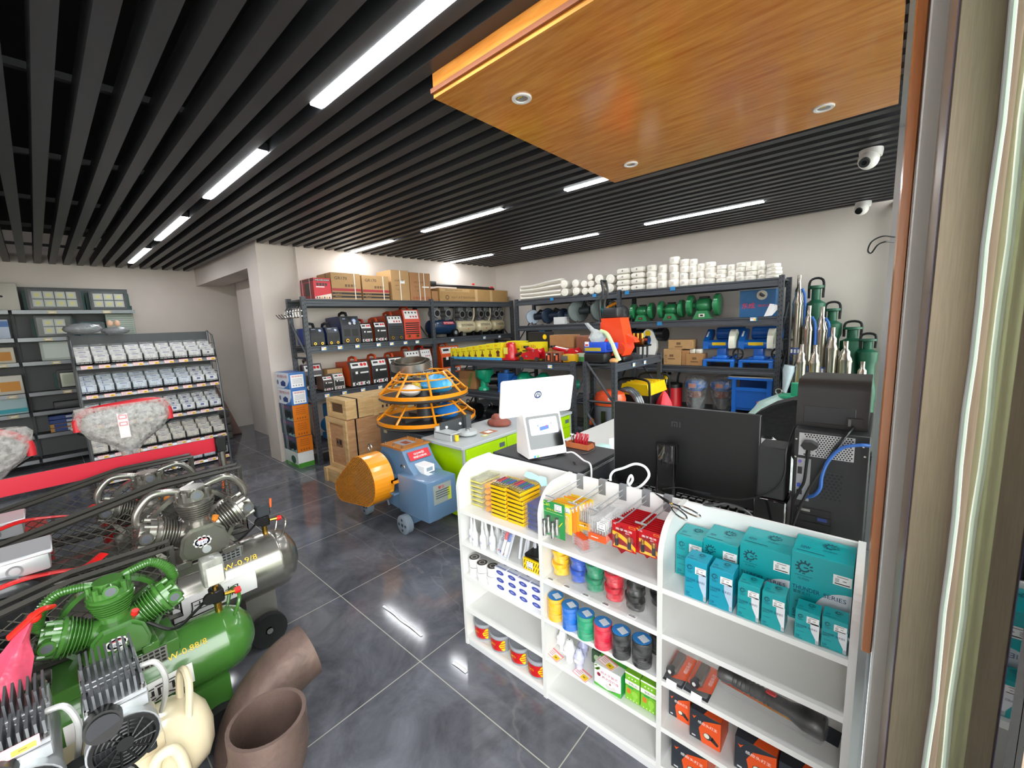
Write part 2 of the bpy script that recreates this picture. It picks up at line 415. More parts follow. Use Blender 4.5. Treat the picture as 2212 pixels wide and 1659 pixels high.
# ---------------------------------------------------------------- ceiling lights
def led(x0, x1, y, label):
    t = thing('ceiling_light', label, 'ceiling light', ((x0+x1)/2, y, CEIL), 0, 'linear ceiling lights')
    L = (x1-x0)/2
    b = MB(); b.box(-L, L, -.03, .03, .006, .05, M('#26272a', .4)); b.build('housing', t)
    b = MB(); b.box(-L+.004, L-.004, -.027, .027, -.004, .008, M('#f8fbff', .4, emit=LED_STRENGTH), .002); b.build('diffuser', t)
rows = [(1.02, [(-2.07, -.75), (-3.96, -2.76), (-5.93, -4.69), (-7.85, -6.55)], ['long near bright', 'second', 'third', 'farthest'], 'left row running above the compressors'),
        (3.0, [(-2.0, -.8), (-3.9, -2.7), (-5.45, -4.5)], ['partly hidden nearest', 'middle', 'farthest'], 'middle row beyond the wooden canopy'),
        (4.745, [(-2.1, -.92), (-3.92, -2.7), (-5.45, -4.51)], ['longest looking nearest', 'middle', 'farthest'], 'row along the back wall')]
for y, spans, nm, lab in rows:
    for (a, b_), n_ in zip(spans, nm): led(a, b_, y, f'{n_} white linear ceiling light in the {lab}')

# ---------------------------------------------------------------- wooden canopy with downlights
CW = wood_mat('#b56a24', '#d99444', (.7, 7, 7), .22, .55, 5.0)
t = thing('ceiling_canopy', 'dropped orange wood-grain ceiling canopy above the counter', 'canopy', (-.745, 2.05, 2.555))
b = MB(); b.box(-.74, .735, -.8, .8, 0, .12, CW); b.build('panel', t)
b = MB(); b.box(-.744, .735, -.812, -.8, .016, .034, M('#7c4522', .35)); b.build('edge_strip', t)
def downlight(x, y, label):
    t = thing('downlight', label, 'downlight', (x, y, 2.555), 0, 'round downlights in the canopy')
    b = MB(); b.lathe([(.0, -.002), (.026, -.002), (.028, -.006), (.040, -.007), (.043, -.004), (.043, 0)], M('#e6e4e2', .3), n=28); b.build('rim', t)
    b = MB(); b.disc((0, 0, -.0025), X_, -Y_, .026, M('#b9b6b8', .25, .6), 24, .0005); b.build('lens', t)
    b = MB()
    for a in (-.5, 0, .5): b.box(.016*math.cos(a-1.6)-.004, .016*math.cos(a-1.6)+.004, .016*math.sin(a-1.6)-.002, .016*math.sin(a-1.6)+.002, -.0042, -.003, YEL)
    b.build('led_chip', t)
downlight(-1.222, 1.515, 'white rimmed downlight at the left corner of the wooden canopy')
downlight(-.275, 2.62, 'white rimmed downlight at the right side of the wooden canopy')
downlight(-1.243, 2.60, 'white rimmed downlight near the far corner of the wooden canopy')
# dome cameras under the slats
def dome_cam(x, y, s, label, tilt):
    t = thing('security_camera', label, 'security camera', (x, y, CEIL), tilt, 'white dome security cameras')
    b = MB(); b.lathe([(.0, 0), (.05*s, 0), (.052*s, -.012*s), (.047*s, -.04*s), (0, -.04*s)], M('#e9e7e2', .35), n=24); b.build('base', t)
    b = MB(); b.ball((-.008*s, -.018*s, -.055*s), (.046*s, .05*s, .047*s), M('#ece9e3', .3), 20, 12); b.build('dome', t)
    b = MB(); b.cyl((-.02*s, -.052*s, -.068*s), (-.024*s, -.068*s, -.078*s), .024*s, M('#1b1c1f', .2), n=18); b.cyl((-.024*s, -.068*s, -.078*s), (-.0245*s, -.07*s, -.079*s), .012*s, M('#05060a', .05, coat=1), n=16); b.build('lens', t)
dome_cam(-.13, 3.85, 1.25, 'larger white dome security camera nearest the window under the slats', .0)
dome_cam(-.22, 5.6, 1.25, 'smaller looking white dome security camera in the far ceiling corner', .0)
b = MB(); b.tube(spline([(.018, 3.2, 1.985), (-.03, 3.1, 1.985), (-.075, 3.15, 1.97), (-.09, 3.2, 1.93), (-.075, 3.22, 1.915), (-.05, 3.18, 1.95), (-.02, 3.15, 1.96), (.018, 3.2, 1.96)]), .004, BLACK, 6); b.build('cable_loop')
tag(bpy.data.objects['cable_loop'], 'dark thin cable loop sticking out from the window edge high up', 'cable')

# ================================================================ COUNTER SHELF
CF, CB = 1.245, 1.478            # front and back of the white counter shelf
SH = [.05, .205, .385, .56, .725]  # shelf tops
XD = [-1.487, -.990, -.495, -.004]  # centre of the four uprights
t = thing('display_counter', 'low white three-bay counter shelf with rounded uprights', 'counter', (-.75, 1.36, 0))
for i, x in enumerate(XD):
    poly = [(CF, 0), (CB, 0), (CB, .945), (CB-.07, .945)]
    poly += [(CF+.11+.11*math.cos(a)*1.0, .835+.11*math.sin(a)) for a in [PI/2+PI/2*k/10 for k in range(11)]]
    poly = [(CF, 0), (CB, 0), (CB, .945)]+[(CF+.125+.125*math.cos(PI/2+PI/2*k/12), .82+.125*math.sin(PI/2+PI/2*k/12)) for k in range(13)]
    hw = .008 if i in (0, 3) else .0085
    b = MB(); b.prism(poly, 'x', x-hw, x+hw, LAM)
    edge = M('#d9d9d6', .4)
    pl = [(y, z) for y, z in poly[2:]]+[(CF, 0)]
    for j in range(len(pl)-1):
        (ya, za), (yb, zb) = pl[j], pl[j+1]
        b.quad((x-hw-.0006, ya, za+.0006 if za > .9 else za), (x+hw+.0006, ya, za+.0006 if za > .9 else za), (x+hw+.0006, yb-.0006, zb), (x-hw-.0006, yb-.0006, zb), edge)
    b.at('side_panel', parent=t)
for i in range(3):
    xa, xb = XD[i]+.0085, XD[i+1]-.0085
    for z in SH:
        b = MB(); b.box(xa, xb, CF+.001, CB-.012, z-.018, z, LAM); b.box(xa, xb, CF-.0002, CF+.001, z-.018, z, M('#e4e4e1', .4)); b.at('shelf', parent=t)
    b = MB(); b.box(xa, xb, CB-.012, CB, .0, .942, M('#ececea', .35, coat=.2)); b.at('back_panel', parent=t)
    b = MB(); b.box(xa, xb, CF+.004, CF+.02, 0, .032, M('#d6d7d8', .4)); b.at('plinth', parent=t)

# ---- bay one, top shelf
def flat_pack(name, label, cat, grp, x0, x1, y0, y1, z, h, fn):
    b = MB(); fn(b, x0, x1, y0, y1, z, z+h)
    return tag(b.at(name, ((x0+x1)/2, (y0+y1)/2, z)), label, cat, grp)
n = 6
for i in range(n):
    z = .7255+i*.0235
    t = thing('bit_pack', f'clear yellow-rimmed bit pack, {stack_word(i, n)} of the left counter stack', 'pack', (-1.43, 1.38, z), 0, 'clear bit packs')
    b = MB(); b.box(-1.472, -1.392, 1.315, 1.45, z+.002, z+.008, M('#d9c929', .35), .002); b.at('tray', parent=t)
    b = MB(); b.box(-1.468, -1.396, 1.319, 1.446, z+.008, z+.017, M('#8d8f86', .5, noise=.5, nscale=60)); b.at('bits', parent=t)
    b = MB(); b.box(-1.473, -1.391, 1.314, 1.451, z+.001, z+.0228, film('#eee9b8', .22, .1, 20, .4), .004); b.at('lid', parent=t)
n = 5
for i in range(n):
    z = .7255+i*.0285
    t = thing('screwdriver_pack', f'orange screwdriver pack, {stack_word(i, n)} of the stack by the yellow cases', 'pack', (-1.345, 1.37, z), 0, 'orange screwdriver packs')
    b = MB(); o = M('#f09a16', .3)
    b.lathe([(0, 0), (.009, .0), (.0125, .008), (.0125, .03), (.010, .045), (.0135, .06), (.008, .075), (.008, .085)], o, (-1.346, 1.30, z+.0135), (0, 1, 0), 14); b.at('handle', parent=t)
    b = MB(); b.cyl((-1.346, 1.385, z+.0135), (-1.346, 1.44, z+.0135), .004, STEEL, n=8); b.at('shank', parent=t)
    b = MB(); b.box(-1.382, -1.313, 1.296, 1.45, z, z+.0275, film('#f3e3c8', .14, .1, 30, .6), .006); b.at('wrapper', parent=t)
PENC = ['#7d2d4d', '#b33a2c', '#3c4f86', '#2e6a53', '#5a4a7d', '#2f5f93']
def yellow_case(label, x0, x1, y0, y1, z, rot=None, open_=False):
    cx, cy = (x0+x1)/2, (y0+y1)/2
    t = thing('bit_case', label, 'case', (cx, cy, z), 0, 'yellow cases on the top shelf', rot)
    w, d = (x1-x0)/2, (y1-y0)/2
    b = MB(); b.box(-w, w, -d, d, 0, .0145, M('#f4bb0c', .35), .002); b.box(-w+.004, w-.004, -d-.0004, d-.003, .0145, .0175, M('#40310c', .5)); b.build('tray', t)
    b = MB(); b.box(-w+.001, w-.001, -d+.001, d-.001, .0172, .0195, film('#f3cf4a', .3, .12, 15, .3), .001); b.build('lid', t)
    if open_:
        b = MB()
        for k in range(6):
            xx = -w+.011+k*(2*w-.022)/5
            b.cyl((xx, -d+.035, .0205), (xx, d-.03, .0205), .0045, M(PENC[k], .4), n=8); b.cyl((xx, -d+.012, .0205), (xx, -d+.035, .0205), .0028, STEEL, n=8)
        b.build('bits', t)
    return t
n = 8
for i in range(n): yellow_case(f'yellow bit case, {stack_word(i, n)} of the left yellow stack', -1.306, -1.213, 1.288, 1.41, .7255+i*.0197, None, i == n-1)
for i in range(n): yellow_case(f'yellow bit case, {stack_word(i, n)} of the right yellow stack', -1.204, -1.112, 1.288, 1.41, .7255+i*.0197+(.004 if i == 7 else 0)+(.002 if i == 6 else 0), (.05, .03, -.12 if i > 5 else 0) if i > 5 else None, i == n-1)
n = 5
for i in range(n):
    z = .7255+i*.024
    t = thing('blue_card_pack', f'blue card in clear tray, {stack_word(i, n)} by the divider', 'pack', (-1.05, 1.35, z), 0, 'blue card packs')
    b = MB(); b.box(-1.088, -1.004, 1.29, 1.40, z+.005, z+.021, M('#2a357f', .45, noise=.15, nscale=80)); b.at('card', parent=t)
    b = MB(); b.box(-1.096, -1.0, 1.278, 1.41, z, z+.0232, film('#a9adb0', .18, .12, 20, .3), .003); b.at('tray', parent=t)
b = MB(); A = M('#a9d4d8', .7)
b.add([(-1.20, 1.405, .905), (-1.165, 1.40, .90), (-1.13, 1.40, .902), (-1.10, 1.405, .89), (-1.10, 1.42, .905), (-1.13, 1.425, .912), (-1.17, 1.43, .918), (-1.2, 1.425, .92)], [(0, 1, 6, 7), (1, 2, 5, 6), (2, 3, 4, 5)], A)
b.add([(-1.118, 1.40, .905), (-1.09, 1.395, .882), (-1.07, 1.41, .885), (-1.085, 1.425, .915), (-1.118, 1.42, .918)], [(0, 1, 2, 3, 4)], A)
b.add([v-Vector((0, .0004, .0008)) for v in b.v[:8]], [(7, 6, 1, 0), (6, 5, 2, 1), (5, 4, 3, 2)], A)
tag(b.at('cloth_bow', (-1.14, 1.41, .89)), 'pale blue cloth scrap lying on the yellow cases', 'cloth')

# ---- bay one, second shelf: nozzle bottles, marker pack, bag of nozzles, yellow box
BOT = M('#e6e7e8', .3, coat=.3)
spots = [(-1.432, 1.275), (-1.398, 1.262), (-1.412, 1.335), (-1.362, 1.30), (-1.345, 1.262), (-1.305, 1.285), (-1.33, 1.345), (-1.382, 1.395)]
wds = ['leftmost front', 'second front', 'left back', 'middle', 'third front', 'fourth front beside the marker pack', 'right back', 'rearmost']
for (x, y), w in zip(spots, wds):
    t = thing('glue_bottle', f'{w} white pointed glue bottle on the second shelf', 'bottle', (x, y, .5605), 0, 'white nozzle bottles')
    b = MB(); b.lathe([(0, 0), (.0145, 0), (.016, .004), (.016, .055), (.0125, .066), (.008, .07)], BOT, n=16); b.rect((0, -.0162, .035), X_, Z_, .012, .012, M('#b9bcd0', .5)); b.build('body', t)
    b = MB(); b.lathe([(.0095, .068), (.0095, .078), (.0085, .082), (.0022, .138), (0, .14)], BOT, n=14); b.build('nozzle', t)
t = thing('marker_pack', 'clear pack with a red and a blue white-barrelled marker leaning out', 'pack', (-1.225, 1.262, .5605), 0, None, (-.28, .14, -.12))
b = MB(); b.box(-.037, .037, 0, .003, 0, .148, M('#d4d8e2', .4)); b.text('ADENE', (-.025, 0, .1), -Z_, X_, .017, INK); 
for k in range(5): b.disc((-.03+.0125*k, 0, .018), X_, Z_, .0045, M(['#c22d3a', '#2c4ea0', '#44484f', '#c22d3a', '#2c4ea0'][k], .5), 12)
b.build('card', t)
for nm, x, c in (('red_marker', .0, '#d42a35'), ('blue_marker', .021, '#2d54ad')):
    b = MB(); b.cyl((x, -.007, .03), (x, -.007, .085), .007, WHITE, n=12); b.cyl((x, -.007, .085), (x, -.007, .12), .0076, M(c, .35), n=12); b.cyl((x, -.007, .015), (x, -.007, .03), .005, WHITE, .007, n=12); b.build('marker', t)
b = MB(); b.box(-.037, .037, -.016, 0, .002, .146, film('#f2f5f8', .15, .1, 25, .5), .005); b.build('blister', t)
b = MB()
for k in range(9):
    x = -1.155+.014*k; y = 1.30+.012*(k % 3)
    b.lathe([(0, .135), (.0015, .13), (.0075, .085), (.0075, .0)], M('#c5c9cf', .3), (x, y, .5605), (.12*math.sin(k*2), .25, 1), 10)
o = tag(b.at('nozzle_bundle', (-1.10, 1.31, .5605)), 'bundle of slim grey spare nozzles standing behind the marker pack', 'nozzles')
t = thing('yellow_bearing_box', 'yellow box with black dashes and a white sticker beside the first divider', 'box', (-1.05, 1.30, .5605))
b = MB(); b.box(-1.092, -1.002, 1.252, 1.345, .561, .612, YEL, .001)
for k in range(7):
    for r in range(2): b.add([(-1.088+.0125*k, 1.2512, .566+.024*r), (-1.0845+.0125*k, 1.2512, .566+.024*r), (-1.0785+.0125*k, 1.2512, .584+.024*r), (-1.082+.0125*k, 1.2512, .584+.024*r)], [(0, 1, 2, 3)], INK)
barcode_label(b, (-1.055, 1.2518, .588), X_, Z_, .032, .03); b.at('carton', parent=t)
b = MB(); b.box(-1.09, -1.003, 1.256, 1.342, .612, .632, M('#191816', .35), .006); b.at('contents', parent=t)

# ---- bay one, third shelf: stacks of white tape and blue-and-white boxes
TAPEW = M('#ececea', .35)
for si, (x, y, n, w) in enumerate([(-1.435, 1.285, 4, 'leftmost'), (-1.372, 1.275, 4, 'second'), (-1.312, 1.285, 4, 'third'), (-1.30, 1.37, 3, 'rear')]):
    for i in range(n):
        z = .3855+i*.0225
        t = thing('tape_roll', f'white tape roll, {stack_word(i, n)} of the {w} white stack', 'tape roll', (x+.002*math.sin(i*2+si), y+.002*math.cos(i*3), z), 0, 'white tape rolls')
        b = MB(); b.lathe([(.012, 0), (.029, 0), (.0295, .001), (.0295, .0205), (.029, .0215), (.012, .0215)], TAPEW, n=24); b.build('tape', t)
        b = MB(); b.lathe([(.0, .0212), (.024, .0217), (.026, .0216)], M('#4b443e', .4), n=20); b.lathe([(.012, .0), (.0125, .0212)], M('#4b443e', .4), n=16); b.build('core', t)
for c in range(4):
    for r in range(3):
        x0 = -1.278+c*.0685
        z = .3855+r*.0362
        b = MB(); b.box(x0, x0+.067, 1.262+.004*(c % 2), 1.40, z, z+.036, M('#e9ebf4', .4), .0008)
        y = 1.262+.004*(c % 2)
        b.disc((x0+.034, y, z+.017), X_, Z_, .023, M('#3a4aa0', .45), 20, .0006, .0105)
        b.text('NSK', (x0+.034, y, z+.017), X_, Z_, .007, M('#cdd3f0', .5), lift=.001)
        if r == 2:
            b.disc((x0+.034, 1.335, z+.036), X_, Y_, .025, M('#3a4aa0', .45), 20, .0006, .04, .018)
            b.rect((x0+.034, 1.272, z+.036), X_, Y_, .06, .008, M('#8f97c8', .5))
        tag(b.at('bearing_box', (x0+.034, 1.33, z)), f'blue-badged white box, {stack_word(r, 3)} in the {ORD[c]} column from the tape rolls', 'box', 'white and blue bearing boxes')

# ---- bay one, bottom shelf: grey tins
for i, (x, y) in enumerate([(-1.414, 1.31), (-1.296, 1.303), (-1.17, 1.305), (-1.061, 1.30)]):
    t = thing('paint_tin', f'grey plastic tin with red and yellow label, {ORD[i]} from the left on the bottom shelf', 'tin', (x, y, .0505), 0, 'grey tins on the bottom shelf')
    b = MB(); b.lathe([(0, 0), (.047, 0), (.049, .003), (.0535, .075)], M('#8c9095', .45), n=28); b.build('pail', t)
    b = MB(); b.lathe([(.0535, .075), (.0575, .076), (.0575, .088), (.052, .089), (.05, .083), (0, .083)], M('#9b9fa5', .4), n=28); b.build('lid', t)
    b = MB()
    def on(a, z, e=.0007): r = .049+.0045*z/.072+e; return (r*math.cos(a), r*math.sin(a), z)
    for a0, a1, z0, z1, m in ((-2.5, -.5, .012, .068, '#c0181c'),):
        k = 14
        b.add([on(a0+(a1-a0)*j/k, z) for z in (z0, z1) for j in range(k+1)], [(j, j+1, k+2+j, k+1+j) for j in range(k)], M(m, .35))
    for a0 in (-1.05, -2.62):
        vs = []; k = 10
        for j in range(k+1):
            tt = j/k; half = .027*math.sin(PI*min(1, tt*.62+.0))+.0005; vs += [on(a0+.55*tt, .04-half, .0014), on(a0+.55*tt, .04+half, .0014)]
        b.add(vs, [(2*j, 2*j+2, 2*j+3, 2*j+1) for j in range(k)], YEL)
        for zz in (.028, .04, .052): b.add([on(a0+.1+.09*j, zz-.002+abs(zz-.04)*.2*(j-2.5)*.2, .002) for j in range(6)]+[on(a0+.1+.09*j, zz+.002+abs(zz-.04)*.2*(j-2.5)*.2, .002) for j in range(6)], [(j, j+1, 7+j, 6+j) for j in range(5)], M('#c0181c', .35))
    b.text('SKG', on(-1.62, .046, .002), Vector((1, 0, 0)), Z_, .010, YEL); b.build('label', t)

# ---- bay two, top: hooks with hanging packs
HX = [-.935, -.828, -.736, -.640, -.556]
for i, x in enumerate(HX):
    t = thing('display_hook', f'grey steel display hook over the counter back, {ORD[i]} from the left', 'hook', (x, 1.45, .9), 0, 'display hooks in the middle bay')
    b = MB(); g = M('#8e9194', .4, .4)
    b.box(x-.016, x+.016, CB-.0145, CB-.0125, .885, .946, g); b.box(x-.016, x+.016, CB-.0145, CB+.003, .946, .948, g); b.box(x-.016, x+.016, CB+.001, CB+.003, .93, .946, g); b.at('bracket', parent=t)
    b = MB(); dx = -.012
    b.tube([(x, CB-.014, .928), (x+dx*.5, 1.36, .924), (x+dx, 1.262, .92)], .0028, M('#b9bcbe', .3, .6), 8)
    b.box(x+dx-.02, x+dx+.02, 1.259, 1.263, .916, .921, M('#b9bcbe', .3, .6)); b.at('price_arm', parent=t)
    b = MB(); b.tube([(x, CB-.014, .905), (x+dx, 1.262, .897), (x+dx, 1.242, .903)], .0025, M('#c4c6c8', .25, .7), 8); b.at('prong', parent=t)
# socket cards on the first hook
for i in range(8):
    y = 1.262+i*.0165
    if i == 0:
        t = thing('socket_card', 'green card with four chrome sockets hanging in front on the first hook', 'blister pack', (-.937, y, .76))
        b = MB(); b.box(-.979, -.878, y, y+.001, .752, .898, M('#2c8a49', .4)); 
        b.text('Can', (-.966, y, .885), X_, Z_, .016, M('#d3e04d', .5)); b.text('成色工具', (-.94, y, .864), X_, Z_, .0085, YEL, .05)
        b.rect((-.938, y, .853), X_, Z_, .1, .0012, M('#cfe39a', .5)); barcode_label(b, (-.908, y, .878), X_, Z_, .034, .028)
        b.add([(-.905, y-.001, .80), (-.888, y-.001, .822), (-.889, y-.001, .825), (-.908, y-.001, .802)], [(0, 1, 2, 3)], YEL); b.at('card', parent=t)
        for k in range(4):
            b = MB(); x = -.97+k*.0205; zt = .835 if k % 2 else .815
            b.lathe([(0, 0), (.0085, 0), (.0085, .03), (.0065, .035), (.0065, .05), (.0088, .052), (.0088, .066)], CHROME, (x, y-.0105, zt-.062), (0, 0, 1), 12); b.cyl((x, y-.0105, zt+.004), (x, y-.0105, zt+.0045), .0065, BLACK, n=12); b.at('socket', parent=t)
        b = MB(); b.box(-.982, -.896, y-.021, y, .756, .846, film('#ffffff', .05, .05, 30, .3), .006); b.at('blister', parent=t)
    else:
        t = thing('driver_card', f'orange and yellow hanging card, {ORD[i]} from the front on the first hook', 'blister pack', (-.915, y, .77), 0, 'orange cards on the first hook')
        b = MB(); dx = .006*i; b.box(-.966+dx, -.862+dx, y, y+.001, .77+.004*(i % 3), .893+.002*(i % 2), M(['#ef9d25', '#e9c33a', '#f08a2a'][i % 3], .4)); b.rect((-.914+dx, y, .886), X_, Z_, .1, .008, M('#e4d43a', .4)); barcode_label(b, (-.882+dx, y, .872), X_, Z_, .026, .022); b.at('card', parent=t)
        b = MB(); b.box(-.95+dx, -.875+dx, y-.006, y, .776, .85, film('#f5e3cf', .25, .1, 30, .3), .003); b.at('blister', parent=t)
def bit_box(label, x0, x1, y, z0, z1, c, grp):
    t = thing('drill_bit_box', label, 'box', ((x0+x1)/2, y, z0), 0, grp)
    b = MB(); b.box(x0, x1, y-.005, y+.005, z0, z1, film('#ffffff', .10, .06, 12, .25), .0015); b.at('case', parent=t)
    b = MB()
    for k in range(7): b.cyl((x0+.008+k*(x1-x0-.016)/6, y, z0+.006), (x0+.008+k*(x1-x0-.016)/6, y, z1-.02), .0016+.0002*k, STEEL, n=6)
    b.at('drill_bits', parent=t)
    b = MB(); b.rect(((x0+x1)/2, y-.005, z0+.018), X_, Z_, x1-x0-.004, .028, M(c, .45), .0008); b.rect(((x0+x1)/2-.01, y-.005, z0+.018), X_, Z_, .03, .003, PAPER, .0012)
    if c != '#f0a818': barcode_label(b, (x1-.022, y-.005, z0+.066), X_, Z_, .034, .03)
    else: b.text('不', ((x0+x1)/2, y-.005, z0+.022), X_, Z_, .01, INK, .04, lift=.0012)
    b.at('label', parent=t); return t
t0 = None
for i in range(7):
    y = 1.318+i*.0125; bit_box(f'clear drill bit box with amber label, {ORD[i]} from the front on the second hook', -.852, -.785, y, .792, .886, '#f0a818', 'drill bit boxes on the second hook')
for i in range(13):
    y = 1.268+i*.0125; bit_box(f'clear drill bit box with orange-red label, {ORD[i]} from the front on the third hook', -.776, -.698, y, .793, .889, '#ee5a28', 'drill bit boxes on the third hook')
BATT = None
def battery_card(label, x0, x1, y, z0, z1, full):
    t = thing('battery_card', label, 'blister pack', ((x0+x1)/2, y, z0), 0, 'red battery cards')
    b = MB(); w = x1-x0; h = z1-z0; cx = (x0+x1)/2
    b.box(x0, x1, y, y+.0009, z0, z1, M('#b3121c', .35))
    if full:
        b.disc((cx-w*.1, y, z0+h*.36), X_, Z_, w*.58, M('#8c1018', .4), 4, .0004)
        b.add([Vector((cx-w*.48+w*.96*(j/12), y-.0009, z0+h*(.62-.42*(j/12)**2+.0)))for j in range(13)]+[Vector((cx-w*.48+w*.96*(j/12), y-.0009, z0+h*(.49-.44*(j/12)**1.6))) for j in range(13)], [(j, 13+j, 14+j, j+1) for j in range(12)], M('#f2b51e', .35))
        b.add([Vector((cx-w*.45, y-.0011, z0+h*.06)), Vector((cx+w*.35, y-.0011, z0+h*.04)), Vector((cx+w*.1, y-.0011, z0+h*.16)), Vector((cx-w*.4, y-.0011, z0+h*.18))], [(0, 1, 2, 3)], M('#f2b51e', .35))
        b.text('南孚电池', (cx, y, z0+h*.74), X_, Z_, h*.085, WHITE, w*.68, .0014); b.text('5号', (x0+w*.12, y, z0+h*.9), X_, Z_, h*.06, WHITE, lift=.0014); b.text('聚能环2', (cx+w*.15, y, z0+h*.645), X_, Z_, h*.04, WHITE, lift=.0014)
        b.rect((x1-w*.16, y, z0+h*.9), X_, Z_, w*.26, h*.08, M('#f0a030', .4), .001); b.rect((x1-w*.16, y, z0+h*.9), X_, Z_, w*.22, h*.055, M('#b3121c', .4), .0014)
    else: b.rect((x1-w*.1, y, z0+h*.88), X_, Z_, w*.18, h*.06, M('#f0a030', .4), .001)
    b.at('card', parent=t)
    for k in ((-.26, .26) if full else ()):
        b = MB(); xx = cx+k*w; b.cyl((xx, y-.0075, z0+.016), (xx, y-.0075, z0+.043), .0062, M('#2b2b2d', .3, .6), n=12); b.cyl((xx, y-.0075, z0+.043), (xx, y-.0075, z0+.056), .0062, M('#c99b3a', .25, .9), n=12); b.cyl((xx, y-.0075, z0+.056), (xx, y-.0075, z0+.0585), .0022, STEEL, n=8); b.at('battery', parent=t)
    if full:
        b = MB(); b.box(x0+.006, x1-.006, y-.016, y, z0+.01, z0+.062, film('#ffffff', .04, .05, 20, .3), .005); b.at('blister', parent=t)
    return t
for i in range(10):
    y = 1.268+i*.0145; battery_card(f'red battery card, {ORD[i]} from the front on the fourth hook', -.679+.002*i, -.588+.002*i, y, .796, .897, i == 0)
for i in range(8):
    y = 1.275+i*.0145; battery_card(f'dark red battery card, {ORD[i]} from the front on the fifth hook', -.582+.001*i, -.508+.0005*i, y, .80, .893, i == 0)
# stack of clear bit boxes lying on the shelf
n = 5
for i in range(n):
    z = .7255+i*.0105
    t = thing('drill_bit_box', f'flat clear drill bit box, {stack_word(i, n)} of the lying stack', 'box', (-.815, 1.31, z), -.42, 'stacked clear drill bit boxes')
    b = MB(); b.box(-.036, .036, -.04, .04, 0, .0102, film('#f4f6fa', .15, .06, 12, .25), .0015); b.build('case', t)
    b = MB(); b.rect((0, -.018, .0104), X_, Y_, .066, .03, M('#ee5a28', .45)); b.rect((.008, .018, .0104), X_, Y_, .04, .026, PAPER); b.build('label', t)

# ---- bay two, second shelf: bagged tape
def tape_bag(label, x, y, c, n, w):
    t = thing('tape_bag', label, 'bag of tape', (x, y, .5605), 0, 'bagged tape on the second shelf')
    for i in range(n):
        b = MB(); zz = .02+i*.0185; dx = .004*math.sin(i*2.3); 
        b.lathe([(.012, -.009), (.032, -.009), (.0325, -.007), (.0325, .007), (.032, .009), (.012, .009)], M(c, .28, coat=.4), (dx, .003*math.cos(i*1.7), zz), (.12*math.sin(i*1.3+x*9), .16*math.cos(i*2.1), 1), 20)
        b.build('tape_roll', t)
    b = MB(); rr = []
    nn, mm = 18, 9; vs = []
    R2 = random.Random(int(x*-1000))
    top = .012+n*.0185+.012
    for k in range(mm+1):
        z = top*k/mm
        for j in range(nn):
            a = 2*PI*j/nn; r = w*(1+.12*math.sin(3*a+k)+R2.uniform(-.09, .09))*(1 if k < mm-1 else .8 if k == mm-1 else .35)
            vs.append((r*math.cos(a), r*math.sin(a)*1.0, z+R2.uniform(-.002, .002) if k else .0005))
    b.add(vs, [(k*nn+j, k*nn+(j+1) % nn, (k+1)*nn+(j+1) % nn, (k+1)*nn+j) for k in range(mm) for j in range(nn)], film('#ffffff', .045, .05, 45, .9, 1.6), True)
    b.build('bag', t)
tape_bag('clear bag of yellow tape rolls on the second shelf', -.935, 1.31, '#efbb12', 6, .039)
tape_bag('clear bag of blue tape rolls on the second shelf', -.852, 1.315, '#2853b5', 6, .038)
tape_bag('clear bag of green tape rolls on the second shelf', -.773, 1.305, '#11805a', 6, .039)
tape_bag('clear bag of red tape rolls on the second shelf', -.688, 1.30, '#c61c30', 6, .039)
tape_bag('clear bag of black tape rolls beside the red bag', -.606, 1.30, '#1b1b1c', 5, .041)
tape_bag('clear bag of black tape rolls against the right divider', -.541, 1.37, '#1b1b1c', 6, .034)
for x in (-.955, -.875, -.79, -.705, -.6):
    b = MB(); b.box(x-.016, x+.016, 1.249, 1.272, .5602, .5608, PAPER); b.rect((x, 1.26, .5608), X_, Y_, .024, .004, INK); b.rect((x, 1.266, .5608), X_, Y_, .018, .002, INK)
    tag(b.at('shelf_label', (x, 1.26, .56)), f'small white shelf label under the {["yellow", "blue", "green", "red", "black"][int(round((x+.955)/.088))] if False else {-.955:"yellow", -.875:"blue", -.79:"green", -.705:"red", -.6:"black"}[x]} tape bag', 'label', 'white shelf labels')

# ---- bay two, third shelf: sleeves of tape rolls
for x, y, c, n, lab in [(-.944, 1.279, '#f0b90f', 6, 'yellow'), (-.868, 1.271, '#1d6fd0', 6, 'blue'), (-.793, 1.266, '#109a6c', 6, 'green'), (-.718, 1.264, '#d51b3c', 6, 'red'), (-.645, 1.266, '#202022', 6, 'black'), (-.569, 1.275, '#232325', 6, 'second black'), (-.545, 1.37, '#1d1d1f', 6, 'rear black')]:
    t = thing('tape_sleeve', f'wrapped column of {lab} insulating tape rolls on the third shelf', 'tape', (x, y, .3855), 0, 'wrapped tape columns')
    h = .0158 if lab != 'yellow' else .016
    for i in range(n):
        b = MB(); b.lathe([(.0335, 0), (.0345, .0008), (.0345, h-.0012), (.0335, h-.0004)], M(c, .25, coat=.5), (.0008*math.sin(i*2), 0, i*h), n=26)
        if i == n-1: b.lathe([(0, h-.0006), (.0335, h-.0004)], M(c, .25, coat=.5), (0, 0, i*h), n=26)
        b.build('tape_roll', t)
    b = MB(); b.disc((0, 0, n*h), X_, Y_, .0325, M('#2f7fc4', .35), 24, .0006); b.rect((.006, 0, n*h), (1, -.5, 0), (.5, 1, 0), .034, .028, M('#dfe3e8', .4), .0012); b.build('top_label', t)
    b = MB(); b.lathe([(.0352, .0005), (.0356, .03), (.035, .05), (.0356, .07), (.0352, n*h+.001)], film('#ffffff', .035, .05, 35, .5, 1.4), n=24); b.build('wrapper', t)

